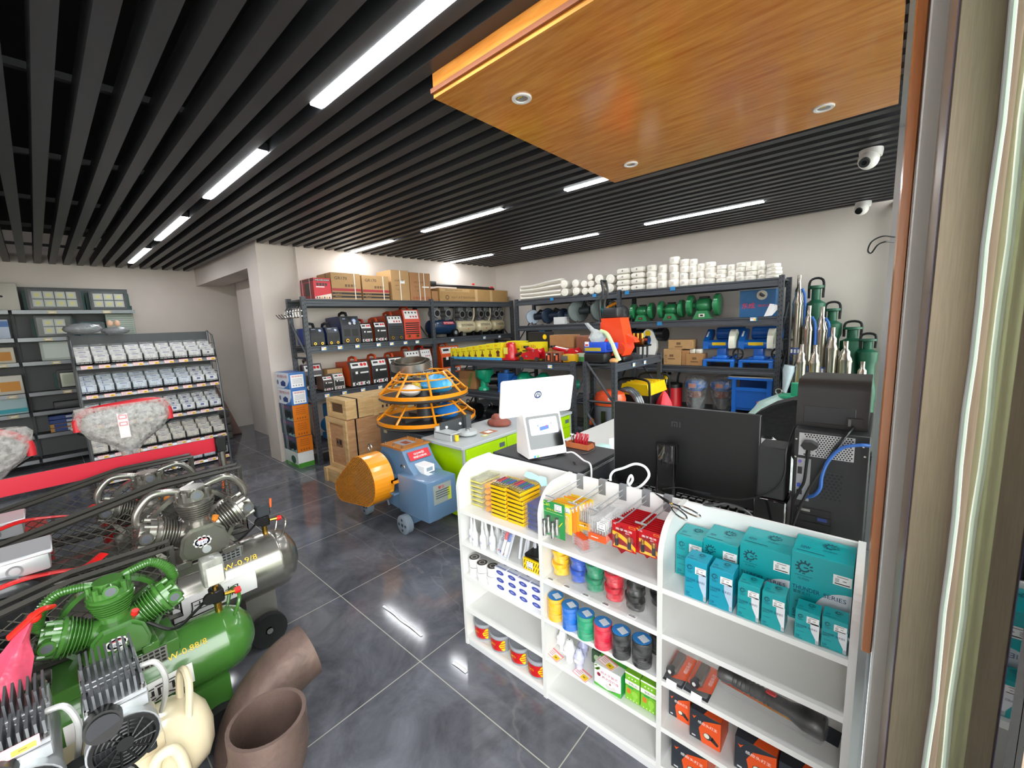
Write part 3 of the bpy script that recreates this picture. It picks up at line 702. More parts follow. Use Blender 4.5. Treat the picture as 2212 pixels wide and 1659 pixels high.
# ---- bay two, fourth shelf: lamp holders, cards, boxes
def lampholder(label, x, y, c, h, r):
    t = thing('lamp_holder', label, 'lamp holder', (x, y, .2055), 0, 'wrapped lamp holders')
    b = MB(); b.lathe([(0, 0), (r*.62, 0), (r*.7, .006), (r*.74, h*.3), (r, h*.38), (r*1.02, h*.62), (r*.72, h*.7), (r*.62, h*.84), (r*.5, h*.96), (r*.16, h), (.0, h)], M(c, .25, coat=.5), n=18); b.build('body', t)
    b = MB(); b.cyl((0, 0, h), (0, 0, h+.0012), r*.1, INK, n=8); b.rect((0, -r*1.03, h*.5), X_, Z_, r*.9, h*.16, PAPER); b.build('label', t)
lampholder('tall white ceramic lamp holder in film, nearest the left divider', -.944, 1.322, '#eeeeed', .094, .026)
lampholder('white ceramic lamp holder with a barcode sticker', -.89, 1.292, '#f1f1f0', .094, .0275)
lampholder('pale lilac lamp holder standing behind the front one', -.858, 1.345, '#c3c6ea', .084, .022)
lampholder('pale lilac lamp holder nearest the shelf edge', -.838, 1.283, '#cdd0ee', .086, .0215)
for x, y, rz, w in ((-.955, 1.275, -.25, 'by the white lamp holder at the left divider'), (-.812, 1.262, -.2, 'by the front lilac lamp holder')):
    b = MB(); price_card(b, (0, 0, .0008), X_, Y_, .072, .042); b.box(-.036, .036, -.021, .021, .0002, .001, PAPER)
    tag(b.build('price_card', None, (x, y, .2052), rz), f'pink and yellow price card lying {w}', 'price card', 'price cards on the fourth shelf')
t = thing('bulb_box', 'small dark green box lying behind the white boxed lamp base', 'box', (-.79, 1.37, .2055)); b = MB(); b.box(-.815, -.765, 1.34, 1.40, .2055, .262, M('#3c5a3d', .5), .001); b.disc((-.79, 1.34, .235), X_, Z_, .014, M('#b9d3a5', .5), 16); b.disc((-.79, 1.37, .262), X_, Y_, .018, M('#cfe0c0', .5), 16); b.at('carton', parent=t)
t = thing('lamp_base_box', 'white and green box with a round lamp base picture', 'box', (-.695, 1.29, .2055))
x0, x1, y0, y1, z0, z1 = -.753, -.642, 1.256, 1.318, .206, .296
b = MB(); b.box(x0, x1, y0, y1, z0, z1, M('#f3f4f2', .4), .0008); G = M('#4bae35', .4); cx = (x0+x1)/2
b.quad((x1+.0006, y0, z0), (x1+.0006, y1, z0), (x1+.0006, y1, z1), (x1+.0006, y0, z1), M('#2fa34c', .4))
b.text('明大平装式', (cx+.008, y0, z0+.066), X_, Z_, .0115, M('#b01860', .5), .07); b.text('声光控灯座', (cx+.012, y0, z0+.048), X_, Z_, .0115, M('#b01860', .5), .07)
b.disc((cx+.014, y0, z0+.02), X_, Z_, .022, M('#d6d3d0', .4), 20, .0007, .014); b.disc((cx+.012, y0, z0+.03), X_, Z_, .012, M('#e8e6e4', .4), 16, .001, .008); b.disc((cx+.012, y0, z0+.034), X_, Z_, .004, M('#a8643c', .5), 10, .0013)
b.add([(x0, y0-.0007, z0), (x1, y0-.0007, z0), (x1, y0-.0007, z0+.02), (cx, y0-.0007, z0+.004), (x0, y0-.0007, z0+.012)], [(0, 1, 2, 3, 4)], G)
for k in range(6): b.disc((x0+.008+.006*(k % 3), y0, z0+.07+.005*(k % 4)), (1, .0, .5), (-.5, 0, 1), .007, M('#5d8f2c', .5), 8, .001, .003)
b.disc((x0+.02, y0, z0+.052), X_, Z_, .008, M('#8c2038', .5), 12, .001); b.quad((x0, y0, z1+.0008), (x1, y0, z1+.0008), (x1, y1, z1+.0008), (x0, y1, z1+.0008), M('#d8dcd6', .4)); b.quad((x0, y1-.02, z1+.001), (x1, y1-.02, z1+.001), (x1, y1, z1+.001), (x0, y1, z1+.001), G)
b.at('carton', parent=t)
b = MB(); price_card(b, (0, 0, .0008), X_, Y_, .07, .042); b.box(-.035, .035, -.021, .021, .0002, .001, PAPER)
tag(b.build('price_card', None, (-.71, 1.285, .2972), -.25), 'pink and yellow price card lying on the white lamp base box', 'price card', 'price cards on the fourth shelf')
for x0, x1, w in ((-.632, -.577, 'left'), (-.572, -.514, 'right')):
    t = thing('led_bulb_box', f'{"bright green LED bulb box standing beside the white lamp base box" if w == "left" else "bright green LED bulb box against the right divider"}', 'box', ((x0+x1)/2, 1.30, .2055), 0, 'green bulb boxes')
    y0 = 1.272; b = MB(); b.box(x0, x1, y0, y0+.056, .206, .318, M('#7ab929', .4), .0008); cx = (x0+x1)/2; w_ = x1-x0
    b.rect((cx, y0, .278), X_, Z_, w_, .018, M('#eef2e6', .4)); b.text('智能LED', (cx+.004, y0, .277), X_, Z_, .009, M('#3e4a44', .5), .036, .001); b.rect((cx, y0, .315), X_, Z_, w_, .006, M('#eef2e6', .4))
    for k in range(3): b.disc((cx-.012+.012*k, y0, .299), X_, Z_, .003, M('#e7f2cf', .5), 8, .001)
    b.rect((cx-.014, y0, .244), X_, Z_, .014, .02, M('#d2762c', .5)); b.disc((cx+.01, y0, .24), X_, Z_, .012, M('#93cc45', .5), 18, .001, .014); b.rect((cx+.01, y0, .222), X_, Z_, .01, .012, M('#93cc45', .5), .001)
    for k in range(4): b.disc((cx-.018+.012*k, y0, .213), X_, Z_, .0025, M('#d9efbb', .5), 8, .001)
    b.rect((cx, y0, .264), X_, Z_, w_, .002, M('#1c9a5a', .5)); b.rect((cx-.006, y0, .262), X_, Z_, .02, .006, M('#1c9a5a', .5), .001)
    b.at('carton', parent=t)

# ---- bay three, top shelf: teal bulb boxes
TEAL = M('#0a9ea3', .38, coat=.2)
GEARC = M('#0c4a58', .5)
def gear(b, o, u, v, r, m):
    u = Vector(u); v = Vector(v); o = Vector(o)
    b.add([o+u*math.cos(a)*r*.72+v*math.sin(a)*r*.72+u.cross(v)*.0008 for a in [PI*1.9+1.7*PI*-k/14 for k in range(15)]]+[o+u*math.cos(a)*r*.5+v*math.sin(a)*r*.5+u.cross(v)*.0008 for a in [PI*1.9+1.7*PI*-k/14 for k in range(15)]], [(j, j+1, 16+j, 15+j) for j in range(14)], m)
    for k in range(9):
        a = -.2+PI*1.4*k/8; p = o+u*math.cos(a)*r*.86+v*math.sin(a)*r*.86
        b.rect(p, u*math.cos(a)+v*math.sin(a), v*math.cos(a)-u*math.sin(a), r*.34, r*.2, m, .0008)
    b.rect(o-v*r*.02+u*r*.22, u, v, r*.5, r*.18, m, .0008); b.rect(o-v*r*.9, u, v, r*.34, r*.16, m, .0008)
def bulb_box(label, w, d, h, x0, y0, watt, big, blue=False):
    x1 = x0+w; y1 = y0+d; z0 = .7255; z1 = z0+h; cx = (x0+x1)/2
    t = thing('bulb_box', label, 'bulb box', (cx, (y0+y1)/2, z0), 0, 'teal bulb boxes')
    b = MB(); b.box(x0, x1, y0, y1, z0, z1, TEAL if not blue else M('#0a98b2', .38, coat=.2), .0008)
    NV = M('#12305c', .5)
    s = h*.16 if big else h*.12
    gear(b, (x0+w*.22, y0, z1-h*.2), X_, Z_, s*.62, GEARC)
    b.rect((x0+w*.22, y0, z1-h*.2-s*.78), X_, Z_, w*.3, h*.006, GEARC, .0008); b.text('光阅标', (x0+w*.22, y0, z1-h*.2-s*1.05), X_, Z_, h*.035, GEARC, w*.2)
    # bulb picture running off the right edge
    bw = w*.52
    prof = ([(0, .60), (.12, .585), (.25, .55), (.33, .48), (.36, .38), (.36, .0)] if big else [(.36, .56), (.355, .38), (.33, .30), (.25, .22), (.17, .16), (.13, .12), (.13, .02)])
    if big:
        top = [(x1-.0004-bw*1.15+bw*1.15*(1-math.cos(a)), z0+h*.12+h*.46*math.sin(a)**.8) for a in [PI/2*k/10 for k in range(11)]]
        pl = [(x1-.0004-bw*1.15, z0+h*.06)]+top+[(x1-.0004, z0+h*.06)]
        b.add([(px, y0-.0008, pz) for px, pz in pl], [tuple(range(len(pl)))], M('#cdd2d8', .45))
    else:
        pts = [(x1-.0004-w*.36, z0+h*.66), (x1-.0004-w*.35, z0+h*.5), (x1-.0004-w*.30, z0+h*.38), (x1-.0004-w*.2, z0+h*.26), (x1-.0004-w*.13, z0+h*.17), (x1-.0004-w*.12, z0+h*.03), (x1-.0004, z0+h*.03), (x1-.0004, z0+h*.7)]
        b.add([(px, y0-.0008, pz) for px, pz in pts], [tuple(range(8))], M('#e4e7ea' if not blue else '#b7cde0', .45))
        b.rect((x1-w*.065, y0, z0+h*.09), X_, Z_, w*.11, h*.12, M('#aeb3b8', .4), .001)
    b.text('THUNDER', (x0+w*.27, y0, z0+h*.49), X_, Z_, h*.058, NV, w*.46, .0012); b.text('SERIES', (x0+w*.74, y0, z0+h*.485), X_, Z_, h*.058, NV, w*.36, .0012)
    b.text('雷霆系列', (x0+w*.2, y0, z0+h*.425), X_, Z_, h*.045, GEARC, w*.28, .0012)
    b.text(watt+'W', (x0+w*.15, y0, z0+h*.12), X_, Z_, h*.075, NV, w*.17, .0012); b.rect((x0+w*.2, y0, z0+h*.05), X_, Z_, w*.28, h*.012, GEARC); b.rect((x0+w*.25, y0, z0+h*.28), X_, Z_, w*.3, h*.008, GEARC)
    # top
    gear(b, (x0+w*.6, y0+d*.66, z1), X_, Y_, d*.16, GEARC); b.text('光阅标', (x0+w*.6, y0+d*.4, z1), X_, Y_, d*.07, GEARC, w*.24); b.text(watt+'W', (x0+w*.2, y0+d*.34, z1), X_, Y_, d*.13, NV, w*.17)
    b.rect((x0+w*.3, y0+d*.14, z1), X_, Y_, w*.46, d*.03, GEARC)
    b.at('carton', parent=t)
    b = MB(); sw = min(.04, w*.5); barcode_label(b, (x1-sw*.56, y0, z1-h*.24), X_, Z_, sw, sw*.72); b.at('sticker', parent=t)
bulb_box('teal 20W bulb box at the left rear of the counter shelf', .086, .10, .143, -.483, 1.352, '20', False)
bulb_box('teal 30W bulb box, second of the tall rear boxes', .102, .115, .163, -.393, 1.344, '30', True)
bulb_box('teal 40W bulb box with a grey bulb picture', .132, .12, .186, -.286, 1.343, '40', True)
bulb_box('largest teal 50W bulb box at the right rear', .138, .12, .206, -.153, 1.338, '50', True)
bulb_box('teal 15W bulb box standing in front of the 20W box', .064, .064, .128, -.418, 1.252, '15', False, True)
bulb_box('teal 15W bulb box standing in front of the 30W box', .065, .064, .124, -.346, 1.252, '15', False, True)
bulb_box('left one of the teal 10W bulb boxes before the 40W box', .056, .056, .108, -.268, 1.252, '10', False)
bulb_box('right one of the teal 10W bulb boxes before the 40W box', .056, .056, .104, -.207, 1.254, '10', False)
bulb_box('left one of the teal 5W bulb boxes before the 50W box', .054, .054, .085, -.128, 1.255, '5', False)
bulb_box('right one of the teal 5W bulb boxes before the 50W box', .053, .054, .087, -.07, 1.259, '5', False)

# ---- bay three, lower shelves: headlamps, torch, orange boxes
ORG = M('#e2541c', .38); SLATE = M('#2b3138', .42)
for x, w in ((-.458, 'left'), (-.378, 'right')):
    t = thing('headlamp_pack', f'orange and slate headlamp blister pack lying {"against the left divider" if w == "left" else "beside the big torch"}', 'blister pack', (x, 1.29, .3765), 0, 'headlamp packs', (.12, 0, -.05))
    b = MB(); b.box(-.039, .039, -.035, .10, .012, .0135, SLATE); b.add([(-.039, .0, .0138), (.0, -.012, .0138), (.039, .0, .0138), (.039, .10, .0138), (-.039, .10, .0138)], [(0, 1, 2, 3, 4)], ORG)
    b.text('感应头灯', (.024, .05, .014), Y_, -X_, .012, WHITE, .05); b.build('card', t)
    b = MB(); b.box(-.022, .008, .0, .085, .014, .034, M('#5e5650', .5), .004); b.cyl((-.014, -.006, .024), (-.01, .012, .022), .015, M('#2d2e30', .3), n=18); b.cyl((-.0145, -.0085, .0243), (-.014, -.006, .024), .006, WHITE, n=14); b.build('headlamp', t)
    b = MB(); b.box(-.036, .036, -.03, .096, .013, .04, film('#ffffff', .05, .05, 16, .3, 1.3), .008); b.build('blister', t)
    b = MB(); b.rect((.006, -.042, .018), X_, (0, .5, .85), .034, .022, PAPER); b.rect((.006, -.043, .015), X_, (0, .5, .85), .026, .004, INK, .001); b.build('sticker', t)
t = thing('torch_pack', 'large black torch in a clear blister on an orange-yellow card', 'blister pack', (-.19, 1.33, .3775), 0, None, (.10, -.0, -.10))
b = MB(); N = 12; X0, X1 = -.145, .17
def gcol(k): return ['#cf3f14', '#d64a14', '#dc5714', '#e26616', '#e87718', '#ee8a1a', '#ef9a1c', '#f0a81e', '#eeb11e', '#23303c', '#1d2833', '#19222c'][k]
for k in range(N):
    xa, xb = X0+(X1-X0)*k/N, X0+(X1-X0)*(k+1)/N
    b.box(xa, xb, -.06, .075, .004, .0055, M(gcol(k), .4))
b.build('card', t)
b = MB(); K = M('#161617', .35)
b.lathe([(0, -.15), (.021, -.15), (.024, -.14), (.024, -.12), (.02, -.115), (.02, .0), (.022, .01), (.022, .05), (.03, .075), (.034, .09), (.034, .135), (.03, .14), (0, .14)], K, (.0, .025, .04), (1, 0, 0), 20)
for k in range(9): b.lathe([(.0205, -.004), (.0222, -.002), (.0222, .002), (.0205, .004)], K, (-.1+.0125*k, .025, .04), (1, 0, 0), 18)
b.build('torch', t)
b = MB(); b.box(-.012, .016, .017, .033, .06, .066, RED, .003); b.build('switch', t)
b = MB(); b.box(-.152, .145, -.015, .068, .005, .077, film('#ffffff', .05, .05, 14, .4, 1.3), .02); b.build('blister', t)
def lamp_carton(label, x0, x1, y0, y1, z0, h):
    w = x1-x0; t = thing('headlamp_box', label, 'box', ((x0+x1)/2, (y0+y1)/2, z0), 0, 'orange and slate headlamp boxes')
    b = MB(); z1 = z0+h; b.box(x0, x1, y0, y1, z0, z1, SLATE, .0008)
    b.add([(x0+w*.3, y0-.0007, z0+h*.45), (x0+w*.45, y0-.0007, z1-h*.24), (x1, y0-.0007, z1-h*.02), (x1, y0-.0007, z0), (x0+w*.4, y0-.0007, z0)], [(0, 4, 3, 2, 1)], ORG)
    b.quad((x1+.0006, y0, z0), (x1+.0006, y1, z0), (x1+.0006, y1, z1), (x1+.0006, y0, z1), ORG)
    b.add([(x0+w*.45, y0, z1+.0007), (x1, y0, z1+.0007), (x1, y1, z1+.0007), (x0+w*.7, y1, z1+.0007)], [(0, 1, 2, 3)], ORG)
    b.text('感应头灯王', (x0+w*.58, y0, z1-h*.33), X_, Z_, h*.1, WHITE, w*.62, .0012)
    b.disc((x0+w*.6, y0, z0+h*.3), X_, Z_, w*.15, M('#3a3a3a', .4), 16, .001, w*.12); b.disc((x0+w*.56, y0, z0+h*.31), X_, Z_, w*.09, M('#d9dcc8', .3), 14, .0014); b.add([(x0+w*.7, y0-.001, z0+h*.22), (x0+w*.9, y0-.001, z0+h*.12), (x0+w*.95, y0-.001, z0+h*.2), (x0+w*.74, y0-.001, z0+h*.38)], [(0, 1, 2, 3)], M('#1d1d1e', .4))
    b.add([(x0+w*.08, y0-.001, z1-h*.2), (x0+w*.14, y0-.001, z1-h*.3), (x0+w*.22, y0-.001, z1-h*.16), (x0+w*.14, y0-.001, z1-h*.22)], [(0, 1, 2, 3)], ORG)
    b.rect((x0+w*.14, y0, z0+h*.1), X_, Z_, w*.12, h*.05, M('#c9cdd0', .5), .001); b.at('carton', parent=t)
    b = MB(); b.rect((x0+w*.28, (y0+y1)/2, z1), X_, Y_, .034, .02, M('#d9d5d0', .5)); b.at('sticker', parent=t)
lamp_carton('headlamp box with orange face against the left divider on the fourth shelf', -.484, -.412, 1.31, 1.40, .2055, .098)
lamp_carton('headlamp box standing forward of its neighbour on the fourth shelf', -.402, -.306, 1.278, 1.37, .2055, .105)
lamp_carton('larger headlamp box under the torch pack', -.262, -.152, 1.262, 1.37, .2055, .112)
lamp_carton('headlamp box farthest right under the torch pack', -.146, -.036, 1.262, 1.37, .2055, .108)
lamp_carton('headlamp box on the bottom shelf below the torch bay', -.458, -.34, 1.268, 1.39, .0505, .112)

# ================================================================ DESK BEHIND THE COUNTER
DZ = .80
t = thing('desk', 'long pale grey L-shaped office desk behind the counter', 'desk', (-.9, 2.2, 0))
DT = M('#cfcfca', .35, coat=.2)
b = MB(); b.box(-1.6, -.012, 1.49, 2.12, DZ-.025, DZ, DT, .002); b.box(-1.6, -.95, 2.12, 3.45, DZ-.025, DZ, DT, .002); b.at('desktop', parent=t)
for x0, x1, y0, y1 in ((-1.59, -1.57, 1.5, 3.4), (-.04, -.02, 1.5, 2.1), (-.98, -.96, 2.2, 3.4)):
    b = MB(); b.box(x0, x1, y0, y1, 0, DZ-.025, M('#c4c5c2', .4)); b.at('leg_panel', parent=t)
# cash drawer
t = thing('cash_drawer', 'flat black cash drawer with silver edge strips under the till', 'cash drawer', (-1.21, 1.67, DZ))
KB = M('#1f2022', .5); b = MB(); b.box(-1.468, -.955, 1.485, 1.86, DZ, .945, KB, .004); b.box(-1.472, -.951, 1.482, 1.864, .935, .95, M('#26272a', .55), .003); b.at('body', parent=t)
b = MB(); b.box(-.954, -.949, 1.50, 1.85, .81, .925, M('#323438', .4)); b.at('drawer_front', parent=t)
for z in (.925, .932): 
    b = MB(); b.box(-.951, -.9475, 1.483, 1.863, z-.0015, z+.0015, M('#d5d7d9', .25, .8)); b.at('edge_strip', parent=t)
# point-of-sale terminal
t = thing('till_terminal', 'white two-screen till on the cash drawer facing the customer', 'till', (-1.175, 1.565, .95), math.radians(64.5))
WP = M('#eceae9', .3, coat=.4)
b = MB(); b.cyl((0, .06, 0), (0, .06, .006), .07, M('#3a3b3f', .4), n=28); b.build('turntable', t)
b = MB(); prof = [(0, .012), (.0, .03), (.058, .205), (.075, .222), (.125, .225), (.135, .2), (.15, .03), (.15, .012), (.14, .007), (.01, .007)]
b.prism(prof, 'x', -.1, .1, WP); b.build('body', t)
u = Vector((0, .058, .175)).normalized()
def fp(x, h): p = Vector((0, 0, .03))+u*h; return (x, p.y, p.z)
nb = MB(); 
def panel(bm, x0, x1, h0, h1, m, lift):
    n_ = X_.cross(u)
    pts = rrect(x0, x1, h0, h1, .008, 4); bm.add([Vector((x, 0, .03))+u*h+n_*lift for x, h in pts], [tuple(range(len(pts)))], m)
panel(nb, -.091, .091, .022, .181, M('#0b0b0c', .08, coat=1), .0012); nb.build('glass_front', t)
b = MB(); panel(b, -.076, .076, .088, .168, M('#c3cdea', .3, emit=.28), .002)
o = Vector((0, 0, .03))+u*.13
for dx, dh, w, h, c in ((0, -.012, .05, .018, '#3f62d8'), (0, .012, .034, .026, '#e9eefc'), (.014, -.004, .006, .01, '#e05a74'), (-.032, .002, .008, .008, '#6a80cf'), (.04, .006, .005, .008, '#5f78d2'), (-.012, .03, .006, .005, '#6a80cf')):
    v2 = u; b.rect(o+X_*dx+u*dh, X_*1+u*.12, u, w, h, M(c, .4, emit=.2), .0028)
for dx in (-.02, .0, .02): b.rect(o+X_*dx-u*.033, X_, u, .014, .003, M('#8d97b8', .4, emit=.15), .0028)
b.build('customer_screen', t)
b = MB(); 
b.rect((-.072, 0, .018), X_, Z_, .012, .010, M('#4aa3d8', .4), .0008); b.rect((-.056, 0, .018), X_, Z_, .011, .010, M('#8ccf7a', .4), .0008); b.rect((-.064, 0, .026), X_, Z_, .03, .003, M('#a8cde8', .4), .0008)
b.build('stickers', t)
b = MB(); b.box(-.045, .045, .085, .115, .22, .262, WP, .006); b.build('hinge', t)
R = Matrix.Translation((0, .102, .262)) @ Matrix.Rotation(math.radians(14), 4, 'X')
b = MB(); b.T = R; pts = rrect(-.198, .198, -.07, .122, .014, 5)
b.prism(pts, 'y', 0, .012, WP); b.T = R; b.box(-.19, .19, .012, .014, -.063, .115, BLACK); b.build('main_screen', t)
b = MB(); b.T = R; b.disc((.0, 0, .038), X_, Z_, .0215, WHITE, 26, .0006); b.disc((.0, 0, .038), X_, Z_, .020, M('#2b3f66', .4), 26, .0012, r0=.0145); b.disc((0, 0, .0465), X_, Z_, .0075, M('#2b3f66', .4), 18, .0018, r0=.0042); b.rect((-.007, 0, .032), (1, 0, .6), Z_, .006, .018, M('#2b3f66', .4), .0016); b.rect((.007, 0, .032), (1, 0, -.6), Z_, .006, .018, M('#2b3f66', .4), .0016); b.disc((0, 0, .024), X_, Z_, .0035, M('#2b3f66', .4), 10, .0018); b.build('emblem', t)
# white cables of the till
b = MB(); b.tube(spline([(-1.105, 1.62, .975), (-1.06, 1.61, .985), (-1.0, 1.60, .962), (-.943, 1.57, .955), (-.92, 1.54, .86), (-.86, 1.52, .81)]), .0042, M('#e8e8e6', .35), 8); tag(b.at('power_cable', (-1, 1.58, .8)), 'white cable running from the till down to the desk', 'cable')
b = MB(); b.tube(spline([(-.80, 1.485, .945), (-.802, 1.49, .965), (-.79, 1.5, .985), (-.75, 1.5, 1.005), (-.70, 1.5, 1.032), (-.66, 1.5, 1.028), (-.643, 1.5, 1.0), (-.66, 1.5, .965), (-.69, 1.5, .935), (-.715, 1.5, .928), (-.728, 1.495, .945), (-.722, 1.49, .97), (-.712, 1.49, .985), (-.706, 1.49, .97), (-.715, 1.488, .95), (-.722, 1.485, .946)]), .0052, M('#eef0f1', .35), 8); tag(b.at('charging_cable', (-.72, 1.49, .945)), 'looped white charging cable standing on the counter back beside the hooks', 'cable')
# pliers in an orange tray on the drawer
t = thing('plier_tray', 'small orange-brown tray holding red handled pliers', 'tray', (-1.14, 1.80, .951))
b = MB(); OT = M('#b8683c', .5); b.box(-1.21, -1.075, 1.765, 1.835, .951, .955, OT); b.box(-1.21, -1.075, 1.765, 1.769, .955, .978, OT); b.box(-1.21, -1.075, 1.831, 1.835, .955, .978, OT); b.box(-1.079, -1.075, 1.769, 1.831, .955, .978, OT); b.box(-1.21, -1.206, 1.769, 1.831, .955, .978, OT); b.at('tray', parent=t)
for k in range(5):
    x = -1.165+.016*k; b = MB(); b.tube(spline([(x, 1.80, .956), (x-.003, 1.80, .985), (x+.004, 1.80+.004*(k % 2), 1.01), (x+.002, 1.805, 1.024)], 4), .006, M('#b3152c', .3, coat=.4), 8); b.at('handle', parent=t)
b = MB(); b.cyl((-1.185, 1.8, .957), (-1.19, 1.8, 1.0), .008, CHROME, n=10); b.cyl((-1.19, 1.8, 1.0), (-1.188, 1.8, 1.012), .012, CHROME, n=12); b.at('key_bunch', parent=t)
# scanner, papers, tape, mouse
t = thing('barcode_scanner', 'glossy black barcode scanner lying among the cables', 'scanner', (-.9, 1.68, DZ))
b = MB(); b.ball((-.90, 1.66, .845), (.045, .055, .036), M('#0f0f11', .08, coat=1), 18, 10); b.at('head', parent=t); b = MB(); b.tube([(-.90, 1.68, .835), (-.885, 1.72, .83), (-.87, 1.745, .825)], .016, M('#17171a', .3), 10); b.box(-.94, -.86, 1.62, 1.70, .8005, .812, BLACK, .004); b.at('grip', parent=t)
b = MB(); b.box(-.935, -.86, 1.79, 1.9, .801, .875, M('#232427', .4), .006); tag(b.at('card_reader', (-.9, 1.85, DZ)), 'dark grey card reader box behind the scanner', 'card reader')
def paper(label, x, y, rz, w, d, c, lift, tilt=(.0, .0)):
    b = MB(); n = 6; vs = []
    for j in range(n+1):
        for i in range(n+1): vs.append((-w/2+w*i/n, -d/2+d*j/n, .0006+lift*((i/n)*tilt[0]+(j/n)**2*tilt[1])+.001*math.sin(i+j)))
    b.add(vs, [(j*(n+1)+i, j*(n+1)+i+1, (j+1)*(n+1)+i+1, (j+1)*(n+1)+i) for i in range(n) for j in range(n)], M(c, .6), True)
    for k in range(5): b.rect((-w*.1, d*(.3-.13*k), .004+lift*.3), X_, Y_, w*.5, .003, M('#a9adb8', .6), .001)
    return tag(b.build('paper_sheet', None, (x, y, DZ+.0015), rz), label, 'paper')
paper('crumpled white invoice sheet on the desk beside the monitor edge', -1.10, 2.25, .5, .21, .3, '#eceef4', .05, (.6, 1))
paper('white paper sheet lying nearest the barcode scanner', -1.06, 2.02, .2, .16, .2, '#f0f0f2', .06, (.3, 1))
paper('pale pink receipt sheet by the tape roll', -.88, 1.60, -.2, .2, .14, '#e9dade', .012, (.5, 1))
b = MB(); b.box(-1.25, -1.18, 2.12, 2.2, .806, .86, M('#b9dcd6', .5), .008); tag(b.at('mint_cloth', (-1.16, 2.16, DZ)), 'small mint green cloth clip lump on the desk papers', 'cloth')
b = MB(); b.lathe([(.018, 0), (.045, 0), (.045, .04), (.018, .04), (.018, 0)], M('#e7d6d6', .4), (-.86, 1.545, .81), n=24); b.lathe([(0, .036), (.018, .037)], M('#8a6a48', .5), (-.86, 1.545, .81), n=16); tag(b.at('label_roll', (-.86, 1.545, .8)), 'roll of pale labels with a brown core behind the hooks', 'label roll')
b = MB(); b.ball((-.80, 1.62, .822), (.05, .032, .02), M('#111113', .2), 16, 8, -.99); b.at('computer_mouse', (-.75, 1.62, .8)); tag(bpy.data.objects['computer_mouse'], 'black computer mouse on the desk beside the label roll', 'mouse')
# monitor
t = thing('computer_monitor', 'large black monitor seen from behind on the desk', 'monitor', (-.62, 1.76, DZ))
MB_ = M('#161718', .45); b = MB(); b.prism([(x, z) for x, z in rrect(-.922, -.32, .848, 1.222, .006, 3)], 'y', 1.75, 1.772, MB_); b.at('back_cover', parent=t)
b = MB(); b.box(-.919, -.323, 1.7722, 1.7735, .855, 1.219, M('#0a0f18', .15)); b.at('screen', parent=t)
b = MB(); b.box(-.9225, -.9205, 1.7495, 1.7725, .85, 1.22, M('#8d8f92', .35, .6)); b.at('edge_trim', parent=t); b = MB(); b.box(-.3222, -.3195, 1.7495, 1.7725, .85, 1.22, M('#8d8f92', .35, .6)); b.at('edge_trim', parent=t)
b = MB(); pr = rrect(-.688, -.604, 1.66, 1.70, .016, 5); b.prism(pr, 'z', DZ+.011, 1.078, M('#0e0e10', .06, coat=1)); b.box(-.67, -.62, 1.69, 1.75, .98, 1.06, BLACK); b.at('stand_neck', parent=t)
b = MB(); b.prism(rrect(-.76, -.53, 1.60, 1.755, .02, 4), 'z', DZ, DZ+.011, BLACK); b.at('stand_base', parent=t)
b = MB(); g = M('#4a4b4d', .35, .5)
lx, lz = -.632, 1.148
b.box(lx-.02, lx-.0155, 1.7488, 1.7502, lz-.011, lz+.011, g); b.box(lx-.0155, lx+.004, 1.7488, 1.7502, lz+.0065, lz+.011, g); b.box(lx+.001, lx+.0055, 1.7488, 1.7502, lz-.011, lz+.009, g); b.box(lx-.0095, lx-.005, 1.7488, 1.7502, lz-.011, lz+.001, g); b.box(lx+.0125, lx+.0175, 1.7488, 1.7502, lz-.011, lz+.011, g)
b.at('logo', parent=t)
b = MB(); b.rect((-.52, 1.75, .87), X_, Z_, .065, .012, M('#3a3f44', .5)); b.at('label_plate', parent=t)
# keyboard behind the counter edge
t = thing('keyboard', 'black computer keyboard with glinting keys in front of the monitor', 'keyboard', (-.58, 1.84, DZ), math.radians(1.5))
# keyboard lies beyond the stand; its keys face up
b = MB(); b.prism([(-.075, .0), (.075, .0), (.075, .022), (-.075, .012)], 'x', -.27, .26, M('#19191b', .35)); b.build('case', t)
b = MB()
for r in range(5):
    for c in range(16):
        x = -.245+.0315*c+.006*r; y = -.058+.026*r; z = .0165+.0017*r
        b.box(x-.013, x+.013, y-.0105, y+.0105, z, z+.006, M('#202124', .18, coat=.6), .002)
b.build('keys', t)
# speakers
t = thing('speaker_box', 'upper black desktop speaker beside the monitor', 'speaker', (-.255, 1.66, .965), 0, 'stacked black speaker boxes'); b = MB(); b.box(-.297, -.213, 1.60, 1.71, .966, 1.148, M('#1c1d1f', .5), .004); b.at('cabinet', parent=t)
b = MB(); b.disc((-.255, 1.7101, 1.06), -X_, Z_, .03, BLACK, 20, .001); b.at('driver', parent=t)
t = thing('speaker_box', 'lower glossy black speaker box under its twin', 'speaker', (-.255, 1.67, DZ), 0, 'stacked black speaker boxes'); b = MB(); b.box(-.305, -.205, 1.595, 1.73, DZ+.001, .965, M('#121114', .12, coat=.8), .006); b.at('cabinet', parent=t)
b = MB(); b.disc((-.255, 1.7301, .88), -X_, Z_, .036, BLACK, 20, .001); b.at('driver', parent=t)
